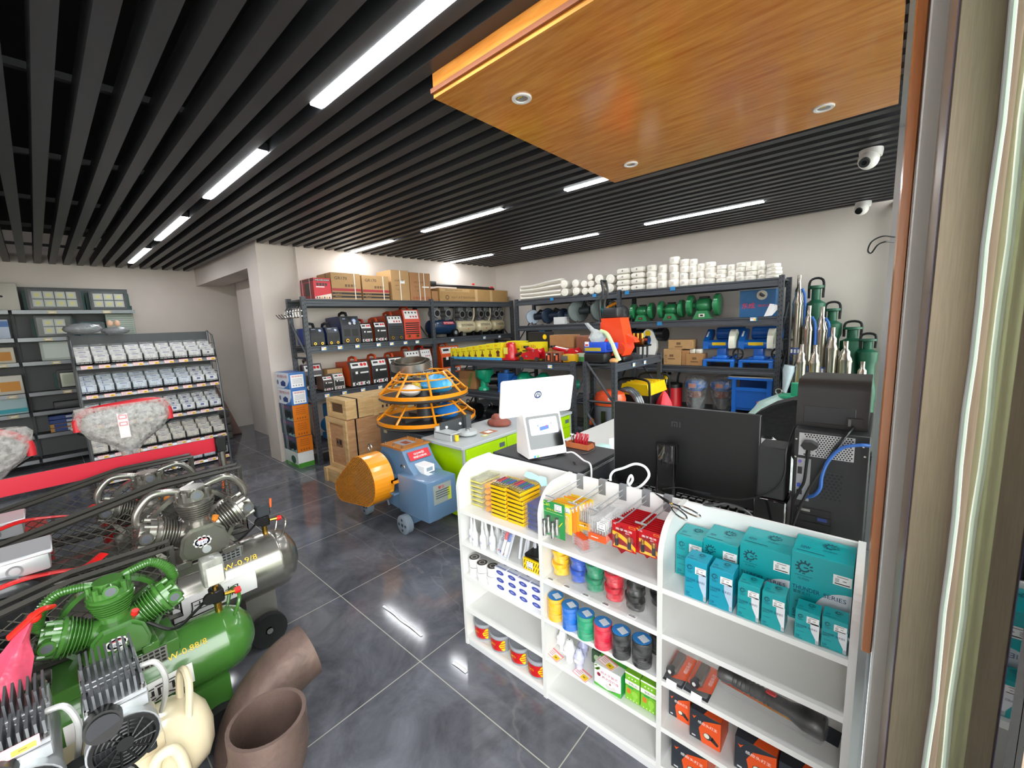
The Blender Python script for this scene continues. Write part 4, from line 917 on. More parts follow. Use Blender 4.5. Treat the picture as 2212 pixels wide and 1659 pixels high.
# computer tower, back side facing the counter
t = thing('computer_tower', 'black desktop computer tower with silver mesh back at the window end', 'computer', (-.1, 1.8, DZ))
TW = M('#191a1c', .5); b = MB(); b.box(-.194, -.004, 1.602, 2.0, DZ+.002, 1.222, TW, .003); b.at('case', parent=t)
def mesh_plate(x0, x1, z0, z1, y, pitch, m, hole, skip=None):
    b = MB(); b.box(x0, x1, y-.0012, y, z0, z1, m); r = 0; z = z0+pitch*.6
    while z < z1-pitch*.45:
        x = x0+pitch*(.6 if r % 2 else 1.1)
        while x < x1-pitch*.4:
            if not (skip and skip(x, z)): b.disc((x, y-.0012, z), X_, Z_, pitch*.36, hole, 6, .0004)
            x += pitch
        z += pitch*.86; r += 1
    return b
b = mesh_plate(-.181, -.040, 1.137, 1.212, 1.6015, .0077, M('#a9abad', .35, .7), BLACK, lambda x, z: x < -.135 and z < 1.196 and z > 1.146 or x < -.167); b.at('power_supply_vent', parent=t)
b = MB(); b.prism([(-.173, 1.178), (-.166, 1.19), (-.145, 1.192), (-.128, 1.182), (-.128, 1.176), (-.14, 1.166), (-.163, 1.166)], 'y', 1.565, 1.6, M('#0c0c0d', .35)); b.cyl((-.152, 1.575, 1.168), (-.154, 1.57, 1.145), .006, BLACK, n=8); b.at('power_plug', parent=t)
b = MB(); b.box(-.183, -.146, 1.5985, 1.602, .985, 1.128, M('#9b9d9f', .3, .8)); 
b.cyl((-.175, 1.6, 1.117), (-.175, 1.595, 1.117), .005, M('#6d5bb0', .4), n=12); b.cyl((-.158, 1.6, 1.117), (-.158, 1.595, 1.117), .005, M('#3f9a72', .4), n=12)
b.box(-.18, -.168, 1.596, 1.6, 1.075, 1.098, BLACK); b.box(-.18, -.17, 1.596, 1.6, 1.03, 1.042, M('#2d4aa8', .4)); b.box(-.18, -.165, 1.596, 1.6, 1.005, 1.02, BLACK); b.at('port_panel', parent=t)
b = mesh_plate(-.125, -.06, 1.0, 1.095, 1.6015, .0115, M('#2a2c2e', .5, .3), M('#020203', .6)); b.at('fan_grille', parent=t)
for k in range(5):
    b = MB(); z = .955-.024*k; b.box(-.18, -.085, 1.5995, 1.6025, z-.008, z+.008, M('#0f0f10', .5)); 
    if k == 0: b.box(-.175, -.14, 1.596, 1.6, z-.004, z+.004, STEEL)
    if k == 1: b.box(-.12, -.095, 1.596, 1.6, z-.005, z+.005, M('#2b3b7a', .4))
    b.at('slot_cover', parent=t)
b = MB()
for x, z in ((-.188, 1.19), (-.02, 1.19), (-.188, 1.13), (-.015, 1.16)): b.cyl((x, 1.602, z), (x, 1.598, z), .003, STEEL, n=8)
b.at('screws', parent=t)
t = thing('label_printer', 'black label printer on top of the computer tower', 'printer', (-.105, 1.8, 1.222))
b = MB(); prof = [(1.665, 1.2225), (1.665, 1.345)]+[(1.705-.04*math.cos(a), 1.345+.032*math.sin(a)) for a in [PI/2*k/8 for k in range(1, 9)]]+[(1.88, 1.377), (1.93, 1.34), (1.94, 1.2225)]
b.prism([(y, z) for y, z in prof], 'x', -.2, -.014, M('#1a1716', .45)); b.at('body', parent=t)
b = MB(); b.box(-.18, -.045, 1.6635, 1.666, 1.235, 1.29, M('#222325', .5), .001); b.at('back_panel', parent=t)
b = MB(); b.box(-.065, -.028, 1.655, 1.664, 1.232, 1.262, M('#0c0c0d', .4)); b.box(-.062, -.055, 1.6535, 1.656, 1.236, 1.258, M('#55575a', .4)); b.at('port', parent=t)
def cable(label, pts, r, c, name='cable'):
    b = MB(); b.tube(spline(pts), r, M(c, .35), 8); o = b.at(name, pts[-1]); return tag(o, label, 'cable')
cable('thick blue network cable on the back of the tower', [(-.006, 1.585, 1.20), (-.03, 1.575, 1.20), (-.07, 1.57, 1.185), (-.1, 1.565, 1.14), (-.113, 1.565, 1.09), (-.115, 1.565, 1.05), (-.13, 1.57, 1.02), (-.155, 1.59, 1.0)], .0052, '#2d5ea8')
cable('black printer cable running down the tower back', [(-.05, 1.65, 1.235), (-.06, 1.60, 1.225), (-.085, 1.575, 1.18), (-.11, 1.565, 1.12), (-.14, 1.56, 1.05), (-.165, 1.56, .97), (-.19, 1.56, .88), (-.23, 1.565, .83), (-.3, 1.54, .815)], .0044, '#0d0d0e')
cable('black power cable hanging from the plug of the tower', [(-.153, 1.572, 1.15), (-.155, 1.57, 1.11), (-.158, 1.565, 1.06), (-.172, 1.565, 1.02), (-.185, 1.57, .97), (-.19, 1.575, .86), (-.195, 1.58, .81)], .0042, '#0d0d0e')
cable('thin black cable drooping from the speaker across the keyboard', [(-.2, 1.64, 1.22), (-.212, 1.585, 1.15), (-.215, 1.58, 1.06), (-.25, 1.575, 1.0), (-.33, 1.57, .955), (-.43, 1.56, .945), (-.54, 1.56, .95), (-.62, 1.58, .92)], .0026, '#121213')
cable('black cable lying looped on the counter back edge', [(-.40, 1.56, .85), (-.41, 1.51, .93), (-.42, 1.475, .955), (-.43, 1.462, .95), (-.40, 1.468, .951), (-.36, 1.475, .965), (-.31, 1.485, .955), (-.28, 1.50, .92), (-.26, 1.51, .85)], .0042, '#2a2a2b')
cable('black cable knot beside the barcode scanner', [(-1.03, 1.56, .96), (-1.0, 1.56, .93), (-.97, 1.55, .88), (-.93, 1.55, .86), (-.9, 1.58, .88), (-.86, 1.55, .90), (-.80, 1.53, .88), (-.78, 1.51, .84)], .0035, '#131314')
cable('thin dark cable from the plier tray to the desk', [(-1.10, 1.8, .985), (-1.06, 1.79, .99), (-1.04, 1.77, .97), (-1.05, 1.73, .955), (-1.07, 1.70, .953)], .0026, '#2a2a2b')
# scissors on the counter edge
t = thing('scissors', 'steel scissors lying on the counter back above the battery cards', 'scissors', (-.52, 1.40, .948), -.62)
for s, nm in ((1, 'blade'), (-1, 'blade')):
    b = MB(); b.add([(-.11, .002*s, .002), (-.02, .008*s, .003), (.01, .005*s, .004), (.0, -.004*s, .004)], [(0, 1, 2, 3) if s < 0 else (3, 2, 1, 0)], CHROME); b.add([(-.11, .002*s, .0005), (-.02, .008*s, .001), (.01, .005*s, .001), (.0, -.004*s, .001)], [(0, 1, 2, 3) if s > 0 else (3, 2, 1, 0)], CHROME); b.build('blade', t)
    b = MB(); b.tube(arc((.075, .02*s, .004), (1, .12*s, 0), (0, 1, 0), .045, 0, 2*PI, 18, .0135)[:-1], .0032, CHROME, 8, closed=True); b.tube([(0, .003*s, .003), (.034, .014*s, .004)], .003, CHROME, 6); b.build('handle', t)
b = MB(); b.cyl((0, 0, .0), (0, 0, .007), .004, BRASS, n=10); b.build('pivot', t)
# covered chair and plastic sack behind the tower
t = thing('office_chair', 'black office chair with a dark jacket over its back behind the tower', 'chair', (-.45, 2.9, 0))
b = MB(); CH = M('#0d0c0f', .75, bump=.25, bscale=30)
vs = []; n = 10
prof = [(-.62, .80), (-.60, .92), (-.545, 1.0), (-.46, 1.06), (-.36, 1.1), (-.25, 1.11), (-.14, 1.09), (-.08, 1.0), (-.06, .8)]
m = len(prof)
for y, k in ((2.86, .94), (2.82, 1), (2.98, 1), (3.04, .9)): vs += [((x+.34)*k-.34, y, .5+(z-.5)*k) for x, z in prof]
for r in range(3): b.add(vs[r*m:(r+2)*m], [(i, i+1, m+i+1, m+i) for i in range(m-1)], CH, True)
b.add(vs[:m], [tuple(range(m-1, -1, -1))], CH); b.add(vs[3*m:], [tuple(range(m))], CH); b.box(-.6, -.07, 2.88, 2.98, .5, .82, CH, .02); b.at('backrest', parent=t)
b = MB(); b.box(-.62, -.1, 2.85, 3.3, .44, .53, CH, .03); b.at('seat', parent=t)
b = MB(); b.cyl((-.35, 3.07, .06), (-.35, 3.07, .45), .03, BLACK, n=12)
for k in range(5): b.tube([(-.35, 3.07, .08), (-.35+.28*math.cos(k*1.2566), 3.07+.28*math.sin(k*1.2566), .05)], .02, BLACK, 8); b.ball((-.35+.28*math.cos(k*1.2566), 3.07+.28*math.sin(k*1.2566), .03), .03, BLACK, 10, 6)
b.at('base', parent=t)
b = MB(); vs = []; nn = 16
for k, (z, r) in enumerate([(.60, .24), (.75, .26), (.85, .24), (.93, .17), (.97, .10), (1.0, .05)]):
    for j in range(nn): a = 2*PI*j/nn; rr = r*(1+.1*math.sin(3*a+k*1.3)+.06*math.sin(7*a)); vs.append((-.50+rr*math.cos(a)*1.0, 3.62+rr*math.sin(a), z))
b.add(vs, [(k*nn+j, k*nn+(j+1) % nn, (k+1)*nn+(j+1) % nn, (k+1)*nn+j) for k in range(5) for j in range(nn)], M('#a9c9bf', .35, bump=.5, bscale=20), True)
t = thing('machine_bag', 'machine under a pale green plastic bag with a green pipe stub on top', 'bagged machine', (-.5, 3.62, 0))
b.at('plastic_bag', parent=t)
b = MB(); b.cyl((-.43, 3.60, .985), (-.43, 3.60, 1.09), .045, M('#1f9a73', .4), n=20); b.cyl((-.46, 3.60, .985), (-.46, 3.60, 1.0), .09, M('#1f9a73', .4), n=20); b.tube(arc((-.55, 3.6, 1.02), X_, Z_, .02, 0, 2*PI, 12), .004, STEEL, 6); b.at('pipe_stub', parent=t)
b = MB(); b.box(-.68, -.34, 3.45, 3.8, 0, .62, M('#1f7f66', .45), .02); b.at('machine_body', parent=t)
t = thing('clear_sack', 'clear plastic sack of small parts glimpsed between monitor and chair', 'sack', (-.42, 2.35, .0)); 
b = MB(); vs = []
for k, (z, r) in enumerate([(.55, .1), (.7, .13), (.85, .13), (.94, .09), (.985, .03)]):
    for j in range(nn): a = 2*PI*j/nn; rr = r*(1+.12*math.sin(3*a+k)+.07*math.sin(8*a+k*2)); vs.append((-.40+rr*math.cos(a), 2.35+rr*math.sin(a), z))
b.add(vs, [(k*nn+j, k*nn+(j+1) % nn, (k+1)*nn+(j+1) % nn, (k+1)*nn+j) for k in range(4) for j in range(nn)], M('#b5b9ba', .25, bump=.8, bscale=30), True); b.at('bag', parent=t)
b = MB(); b.box(-.52, -.28, 2.24, 2.46, 0, .56, M('#6b6d70', .5), .01); b.at('bin', parent=t)

# ================================================================ STEEL RACKS
RK = M('#474b51', .42, .25); RKD = M('#3a3e43', .5, .2); HOLE = M('#16171a', .8)
def rack(label, loc, rz, L, D, shelves, left=True, right=True, H=None):
    """local frame: length along x, front at y=0 facing -y"""
    t = thing('storage_rack', label, 'rack', loc, rz)
    H = H or shelves[-1]
    for s, on in ((0, left), (1, right)):
        if not on: continue
        for y in (0, D-.045):
            x0 = 0 if s == 0 else L-.05
            b = MB(); b.box(x0, x0+.05, y, y+.045, 0, H+.02, RK)
            z = .06
            while z < H:
                for dx in (.014, .036): b.rect((x0+dx, y, z+(.0 if dx < .02 else .012)), X_, Z_, .007, .016, HOLE, .0008)
                if s == 0: b.rect((x0, y+.022, z), -Y_, Z_, .007, .016, HOLE, .0008)
                else: b.rect((x0+.05, y+.022, z), Y_, Z_, .007, .016, HOLE, .0008)
                z += .05
            b.build('post', t)
        x = .012 if s == 0 else L-.03
        zz = .2
        b = MB()
        while zz < H-.35:
            b.tube([(x+.01, .03, zz), (x+.01, D-.03, zz+.42)], .014, RKD, 4); b.tube([(x+.01, .03, zz), (x+.01, D-.03, zz)], .012, RKD, 4); zz += .55
        b.build('brace', t)
    for z in shelves:
        for y in (.002, D-.037):
            b = MB(); h = .082
            b.prism([(y, z-h), (y+.035, z-h), (y+.035, z), (y, z), (y, z-.016), (y+.007, z-.022), (y+.007, z-.05), (y, z-.056)], 'x', .03, L-.03, RK); b.build('beam', t)
        b = MB(); b.box(.02, L-.02, .036, D-.036, z-.02, z-.002, RKD); b.build('shelf_deck', t)
    return t
rack('tall grey perforated steel rack by the white pillar', (-5.0, 2.07, 0), PI/2, 1.89, .46, [.25, .875, 1.435, 1.985], True, True, 1.99)
rack('tall grey steel rack continuing into the far corner', (-5.0, 3.93, 0), PI/2, 1.82, .46, [.25, .875, 1.435, 1.985], False, True, 1.99)
rack('tall grey steel rack along the back wall, left unit', (-4.53, 5.24, 0), 0, 1.87, .5, [.45, 1.0, 1.56, 1.965], True, True, 1.97)
rack('tall grey steel rack along the back wall, right unit', (-2.67, 5.24, 0), 0, 1.87, .5, [.45, 1.0, 1.56, 1.965], False, True, 1.97)
rack('low grey island rack carrying jacks and green pumps', (-4.47, 3.76, 0), 0, 2.02, .46, [.3, .735, 1.155])
rack('low grey island rack end carrying the orange washer', (-1.985, 3.80, 0), PI/2, 1.2, .38, [.42, 1.155])

def price_tag(label, o, u, kind='both'):
    """little magnetic shelf tag, facing along -(u x z)... printed on a blue plate"""
    u = Vector(u); b = MB(); o = Vector(o)
    b.rect(o, u, Z_, .072 if kind == 'both' else .062, .045, M('#3579ab' if kind == 'both' else '#2b7db4', .4), .0015)
    n = u.cross(Z_); v = [p-n*.0025 for p in b.v]; b.add(v, [(3, 2, 1, 0)], DGREY)
    if kind == 'both':
        b.rect(o-u*.004, u, Z_, .054, .034, PAPER, .0025); b.rect(o+u*.012-Z_*.004, u, Z_, .02, .02, YEL, .003); b.rect(o-u*.014+Z_*.008, u, Z_, .026, .006, M('#d8737a', .5), .003)
    tag(b.at('price_tag', o), label, 'price tag', 'magnetic price tags')
for i, y in enumerate([2.27, 2.47, 2.70, 3.0, 3.2, 3.42, 3.62]): price_tag(f'blue price tag, {ORD[i]} along the middle beam of the tall left rack', (-4.997, y, 1.40), Y_)
for i, y in enumerate([2.25, 2.47, 2.72, 2.97, 3.2]): price_tag(f'blue price tag, {ORD[i]} along the lower beam of the tall left rack', (-4.997, y, .835), Y_)
for i, y in enumerate([4.28, 4.98, 5.35]): price_tag(f'blue price tag, {ORD[i]} below the shelf of small compressors', (-4.997, y, 1.39), Y_)
for i, x in enumerate([-3.78, -3.05, -2.56, -1.96]): price_tag(f'plain blue tag, {ORD[i]} along the top beam of the back rack', (x, 5.241, 1.945), X_, 'blue')
price_tag('plain blue tag below the green bench grinders', (-2.12, 5.241, 1.525), X_, 'blue')
price_tag('white and yellow price tag below the blue painted panel machine', (-1.07, 5.241, 1.54), X_)
price_tag('price tag on the front beam of the low rack under the battery packs', (-2.76, 3.761, 1.11), X_)
for i, y in enumerate([4.22, 4.50]): price_tag(f'price tag on the side beam below the orange washer, {["nearer", "farther"][i]} one', (-1.984, y, 1.11), Y_)

# ---- hook board on the rack side
t = thing('hook_rail', 'chrome five-hook rail on the side of the tall left rack', 'hooks', (-5.2, 2.055, 1.82))
b = MB(); b.tube([(-5.42, 2.058, 1.85), (-5.0, 2.058, 1.85)], .006, CHROME, 6); b.tube([(-5.42, 2.058, 1.79), (-5.0, 2.058, 1.79)], .006, CHROME, 6); b.at('rail', parent=t)
for k in range(6):
    x = -5.42+.08*k; b = MB(); b.tube(spline([(x, 2.06, 1.9), (x, 2.03, 1.84), (x, 2.03, 1.78), (x, 1.97, 1.775), (x, 1.93, 1.82)], 4), .005, CHROME, 6); b.at('hook', parent=t)

# ---- cartons on top of the tall left rack
KR = M('#b08a5c', .65, noise=.06, nscale=14); KR2 = M('#a5764a', .65, noise=.06, nscale=14)
def carton(name, label, x0, x1, y0, y1, z0, h, m, fn=None, cat='box', grp=None):
    b = MB(); b.box(x0, x1, y0, y1, z0+.001, z0+h, m, .002)
    if fn: fn(b)
    return tag(b.at(name, ((x0+x1)/2, (y0+y1)/2, z0)), label, cat, grp)
XF = -5.06
def fy(b, y, z, w, h, m, l=.001): b.rect((XF, y, z), Y_, Z_, w, h, m, l)
ZT = 1.986
def red_box(b):
    fy(b, 2.36, ZT+.225, .18, .026, M('#5a0f16', .4)); b.text('中低式高压清洗机', (XF, 2.36, ZT+.225), Y_, Z_, .018, WHITE, .17, .002)
    for k in range(4): fy(b, 2.30+.034*k, ZT+.175, .026, .034, M('#3a2326', .4))
    fy(b, 2.33, ZT+.145, .1, .012, WHITE); b.add([(XF+.001, 2.26, ZT+.006), (XF+.001, 2.46, ZT+.006), (XF+.001, 2.46, ZT+.07), (XF+.001, 2.38, ZT+.055), (XF+.001, 2.26, ZT+.03)], [(0, 1, 2, 3, 4)], M('#ecd9c8', .4))
    for k in range(6): fy(b, 2.28+.03*k, ZT+.02, .014, .02, M(['#333', '#7a3030', '#d8a020', '#333', '#d8a020', '#8a2020'][k] if False else ['#333333', '#7a3030', '#d8a020', '#333333', '#d8a020', '#8a2020'][k], .5), .002)
    b.rect((-5.24, 2.249, ZT+.12), X_, Z_, .36, .25, M('#8e1a24', .4), .001); b.rect((-5.22, 2.249, ZT+.12), X_, Z_, .16, .15, M('#33201f', .4), .002); b.rect((-5.22, 2.249, ZT+.228), X_, Z_, .36, .03, M('#4a1015', .4), .002)
    for x in (-5.15, -5.36): b.rect((x, 2.249, ZT+.126), X_, Z_, .012, .25, M('#e6cfd0', .5), .003)
carton('appliance_carton', 'red and black printed pressure washer carton at the rack end', -5.42, XF, 2.25, 2.46, ZT, .25, M('#d01f30', .4), red_box, 'box', 'cartons on the tall left rack')
def gr(y0, y1, h):
    def f(b):
        c = (y0+y1)/2; w = y1-y0
        b.text('GR170', (XF, c-w*.18, ZT+h*.8), Y_, Z_, h*.11, INK, w*.42, .002)
        fy(b, c, ZT+h*.37, w-.004, h*.1, M('#a32a34', .5)); fy(b, c, ZT+h*.235, w-.004, h*.085, M('#2c2320', .5)); fy(b, c, ZT+h*.11, w-.004, h*.085, M('#2c2320', .5))
        b.text('Engine', (XF, c-w*.3, ZT+h*.235), Y_, Z_, h*.05, KR, w*.22, .002); b.text('Motor', (XF, c-w*.3, ZT+h*.11), Y_, Z_, h*.05, KR, w*.2, .002)
        for k in range(4): fy(b, c-w*.02+w*.1*k, ZT+h*.53, w*.075, h*.1, M('#6d5134', .6))
        fy(b, y1-w*.22, ZT+h*.5, .012, h*.98, M('#e7e1d6', .5), .004)
        b.rect((XF-.18, c, ZT+h), X_, Y_, .36, .05, M('#c5a274', .5), .001)
        b.rect((-5.2, y0, ZT+h*.5), X_, Z_, .04, h, M('#8d6b45', .5), .001)
    return f
carton('engine_carton', 'larger GR170 engine carton beside the red carton', -5.44, XF, 2.47, 2.855, ZT, .325, KR, gr(2.47, 2.855, .325), 'box', 'cartons on the tall left rack')
carton('engine_carton', 'smaller GR170 engine carton in the row middle', -5.44, XF, 2.875, 3.265, ZT, .315, KR, gr(2.875, 3.265, .315), 'box', 'cartons on the tall left rack')
def tanbox(y0, y1, h, red):
    def f(b):
        c = (y0+y1)/2; w = y1-y0
        b.text('过虑装置' if not red else '过滤柜', (XF, c-.02, ZT+h*.66), Y_, Z_, h*.07, M('#5b3a20', .6), w*.5, .002); b.text('型号', (XF, c-w*.2, ZT+h*.5), Y_, Z_, h*.05, M('#6b4629', .6), w*.2, .002); b.text('厂家', (XF, c-w*.2, ZT+h*.36), Y_, Z_, h*.05, M('#6b4629', .6), w*.2, .002)
        if red: b.text('注意防潮轻放', (XF, c, ZT+h*.1), Y_, Z_, h*.09, M('#a02a22', .6), w*.85, .002); fy(b, c+w*.25, ZT+h*.5, w*.34, h*.045, PAPER, .002); fy(b, c+w*.18, ZT+h*.5, .012, h*.99, M('#ece7de', .5), .004)
        else: fy(b, c+w*.12, ZT+h*.62, w*.22, h*.1, PAPER, .002)
        fy(b, c-w*.05 if red else c-w*.02, ZT+h*.5, .012, h*.99, M('#ece7de', .5), .004)
    return f
carton('filter_carton', 'tall tan carton with one white strap', -5.42, XF, 3.31, 3.60, ZT, .41, KR, tanbox(3.31, 3.60, .41, False), 'box', 'cartons on the tall left rack')
carton('filter_carton', 'tall reddish-brown carton with two white straps', -5.42, XF, 3.61, 3.97, ZT, .395, KR2, tanbox(3.61, 3.97, .395, True), 'box', 'cartons on the tall left rack')
def longbox(b):
    b.rect((XF, 4.45, ZT+.17), Y_, Z_, .6, .045, M('#bc9866', .6), .001); b.text('FRAGILE CARTON', (XF, 4.42, ZT+.17), Y_, Z_, .025, M('#5d4427', .6), .34, .002); b.text('PAY ATTENTION', (XF, 4.62, ZT+.06), Y_, Z_, .032, M('#5d4427', .6), .5, .002); b.disc((XF, 4.28, ZT+.06), Y_, Z_, .035, M('#5d4427', .6), 16, .002, r0=.022)
    for y in (4.9, 5.25): b.rect((XF, y, ZT+.1), Y_, Z_, .06, .19, M('#c4a275', .45), .0015)
carton('long_carton', 'long flat brown carton on top of the far rack', -5.44, XF, 4.13, 5.68, ZT, .20, M('#a78250', .65, noise=.06, nscale=14), longbox)
carton('small_carton', 'small brown carton tucked beside the long flat carton', -5.44, XF-.02, 4.0, 4.12, ZT, .15, KR2)
t = thing('spray_lance', 'black spray lance with red knobs lying on the long carton', 'lance', (-5.25, 4.8, ZT+.2))
b = MB(); b.tube([(-5.22, 4.1, ZT+.26), (-5.24, 4.9, ZT+.252), (-5.25, 5.4, ZT+.25)], .02, BLACK, 8); b.box(-5.27, -5.2, 4.02, 4.2, ZT+.235, ZT+.31, BLACK, .01); b.at('tube', parent=t)
b = MB(); b.tube([(-5.3, 4.75, ZT+.215), (-5.3, 5.5, ZT+.222)], .016, M('#1c1c1e', .3), 8); b.tube([(-5.18, 4.6, ZT+.217), (-5.18, 5.45, ZT+.235)], .015, M('#1c1c1e', .3), 8); b.at('second_tube', parent=t)
for y, z in ((5.42, .25), (5.45, .215), (4.98, .3)): 
    b = MB(); b.cyl((-5.22, y, ZT+z), (-5.22, y+.035, ZT+z), .03 if y > 5 else .014, RED, n=12); b.at('knob', parent=t)

# ---- welders
def welder(label, y0, y1, z0, h, body, face, style, dep=.36, handle=True, xf=-5.05):
    w = y1-y0; c = (y0+y1)/2; t = thing('welding_machine', label, 'welder', (xf, c, z0), 0, 'welding machines on the tall left rack')
    BM = M(body, .4, coat=.2)
    b = MB(); prof = [(xf-.012, z0+.012), (xf-.012, z0+h*.66), (xf-.05, z0+h*.97), (xf-.08, z0+h), (xf-dep, z0+h*.97), (xf-dep, z0+.012)]
    b.prism(prof, 'y', y0+.006, y1-.006, BM); b.box(xf-dep+.02, xf-.03, y0+.02, y1-.02, z0+.001, z0+.014, BLACK)
    b.at('housing', parent=t)
    FM = M(face, .45); b = MB()
    pf = [(xf-.012, z0+.004), (xf, z0+.004), (xf, z0+h*.66), (xf-.042, z0+h*1.0), (xf-.056, z0+h*1.0), (xf-.014, z0+h*.66)]
    b.prism(pf, 'y', y0, y1, FM); b.at('front_frame', parent=t)
    u = Vector((-.042, 0, h*.34)).normalized(); o = Vector((xf, c, z0+h*.66)); HU = math.hypot(.042, h*.34)
    b = MB(); Wt = M('#dcdad8', .4); K = M('#131315', .4)
    if style == 'blue':
        b.rect(o+u*HU*.5, Y_, u, w*.8, HU*.85, M('#26282c', .35), .001)
        b.disc(o+u*HU*.5+Y_*w*.24, Y_, u, w*.12, M('#4c77b8', .3), 18, .002); b.disc(o+u*HU*.5+Y_*w*.24, Y_, u, w*.08, M('#c8ccd4', .3), 18, .003); b.rect(o+u*HU*.72-Y_*w*.2, Y_, u, w*.3, HU*.12, M('#8d98b0', .5), .002)
        if w > .2: b.rect(o+u*HU*.75-Y_*w*.05, Y_, u, w*.3, HU*.25, BLACK, .002); b.disc(o+u*HU*.22-Y_*w*.02, Y_, u, w*.07, M('#c8ccd4', .3), 16, .003); b.disc(o+u*HU*.22+Y_*w*.22, Y_, u, w*.07, M('#c8ccd4', .3), 16, .003)
        for s in (-1, 1): fx = c+s*w*.21; b.rect((xf, fx, z0+h*.40), Y_, Z_, w*.34, h*.26, K, .001); b.rect((xf, fx, z0+h*.40), Y_, Z_, w*.28, h*.21, BLACK, .002)
    elif style == 'red':
        b.rect(o+u*HU*.55, Y_, u, w*.86, HU*.62, Wt, .001); b.disc(o+u*HU*.6+Y_*w*.12, Y_, u, w*.08, RED, 14, .002); b.disc(o+u*HU*.6+Y_*w*.3, Y_, u, w*.08, RED, 14, .002); b.rect(o+u*HU*.6-Y_*w*.2, Y_, u, w*.3, HU*.22, K, .002)
        b.rect((xf, c, z0+h*.42), Y_, Z_, w*.86, h*.36, K, .001); b.rect((xf, c+w*.2, z0+h*.55), Y_, Z_, w*.42, h*.06, Wt, .002); b.rect((xf, c-w*.2, z0+h*.56), Y_, Z_, w*.12, w*.12, WHITE, .002)
        b.rect((xf, c, z0+h*.12), Y_, Z_, w*.88, h*.13, Wt, .001); b.rect((xf, c, z0+h*.12), (0, .7, .7), (0, -.7, .7), h*.09, h*.09, M('#c0405a', .5), .002)
    else:
        b.rect(o+u*HU*.5, Y_, u, w*.84, HU*.8, Wt, .001)
        for k in range(4): b.disc(o+u*HU*.7+Y_*(w*(-.3+.2*k)), Y_, u, w*.05, K, 12, .002)
        for k in range(3): b.disc(o+u*HU*.3+Y_*(w*(-.05+.17*k)), Y_, u, w*.055, M('#b03038', .4), 12, .002)
        for k in range(6): b.rect((xf, c, z0+h*.2+h*.07*k), Y_, Z_, w*.84, h*.035, BLACK, .001)
    b.at('control_panel', parent=t)
    for s in (-1, 1):
        b = MB(); yy = c+s*w*.26; zz = z0+h*.12
        b.cyl((xf, yy, zz), (xf+.018, yy, zz), min(.022, w*.1), K if style == 'red' else BRASS, n=14); b.cyl((xf+.018, yy, zz), (xf+.019, yy, zz), min(.012, w*.055), WHITE if style == 'red' else BLACK, n=10); b.at('socket', parent=t)
    if handle:
        hm = M(body if style != 'blue' else '#17181b', .4); b = MB(); zt = z0+h*.985
        b.tube([(xf-.09, c, zt), (xf-.11, c, zt+.045), (xf-.2, c, zt+.055), (xf-.27, c, zt+.04), (xf-.29, c, zt-.005)], .018, hm, 8); b.at('handle', parent=t)
    return t
z = 1.437
welder('small navy welder with black face, first on the middle shelf', 2.15, 2.315, z, .215, '#263f86', '#17181b', 'blue', .40)
welder('small navy welder with black face, second on the middle shelf', 2.345, 2.505, z, .215, '#24397c', '#17181b', 'blue')
welder('big navy welder with dials on the middle shelf', 2.535, 2.785, z, .345, '#26305f', '#2b2d31', 'blue', .42)
welder('slim red-black welder beside the big navy welder', 2.80, 2.955, z, .25, '#a32d22', '#141416', 'red', .30)
welder('small orange welder with black face on the middle shelf', 2.99, 3.17, z, .265, '#c04a20', '#141416', 'red', .40)
welder('taller orange welder with grey face on the middle shelf', 3.19, 3.44, z, .345, '#b8441f', '#24262a', 'other', .42)
welder('tallest orange welder with white dial panel on the middle shelf', 3.455, 3.73, z, .425, '#b23c1e', '#c4402a', 'other', .44)
z = .877
welder('dark grey cased welder behind the rack post', 2.13, 2.36, z, .33, '#3a3033', '#4b4348', 'red', .12, True, -5.30)
welder('small bronze-black welder at the front of the lower shelf', 2.24, 2.36, z, .185, '#5a4234', '#3c2c26', 'red', .2, False)
welder('small silver-grey welder at the front of the lower shelf', 2.375, 2.51, z, .20, '#77716c', '#9a9590', 'red', .22, False)
welder('orange welder with black face, first big one on the lower shelf', 2.60, 2.87, z, .325, '#cc4a1c', '#161618', 'red', .40)
welder('orange welder with black face, second big one on the lower shelf', 2.90, 3.135, z, .335, '#c94a1e', '#161618', 'red', .40)
welder('orange welder with black face, third big one on the lower shelf', 3.165, 3.40, z, .335, '#c94a1e', '#161618', 'red', .40)
welder('wide orange-grey welder behind the metal hoop', 3.44, 3.70, z, .40, '#c24a22', '#8f8b88', 'other', .42)
welder('white faced orange welder at the end of the lower shelf', 3.72, 3.90, z, .40, '#b5281f', '#d8d4d0', 'other', .42)
carton('spool_carton', 'brown carton between the grey and orange welders', -5.40, -5.22, 2.38, 2.58, z, .25, KR)
welder('orange engine unit with white panel below the navy compressor', 4.08, 4.46, .877, .42, '#e2571f', '#d8541f', 'red', .4)

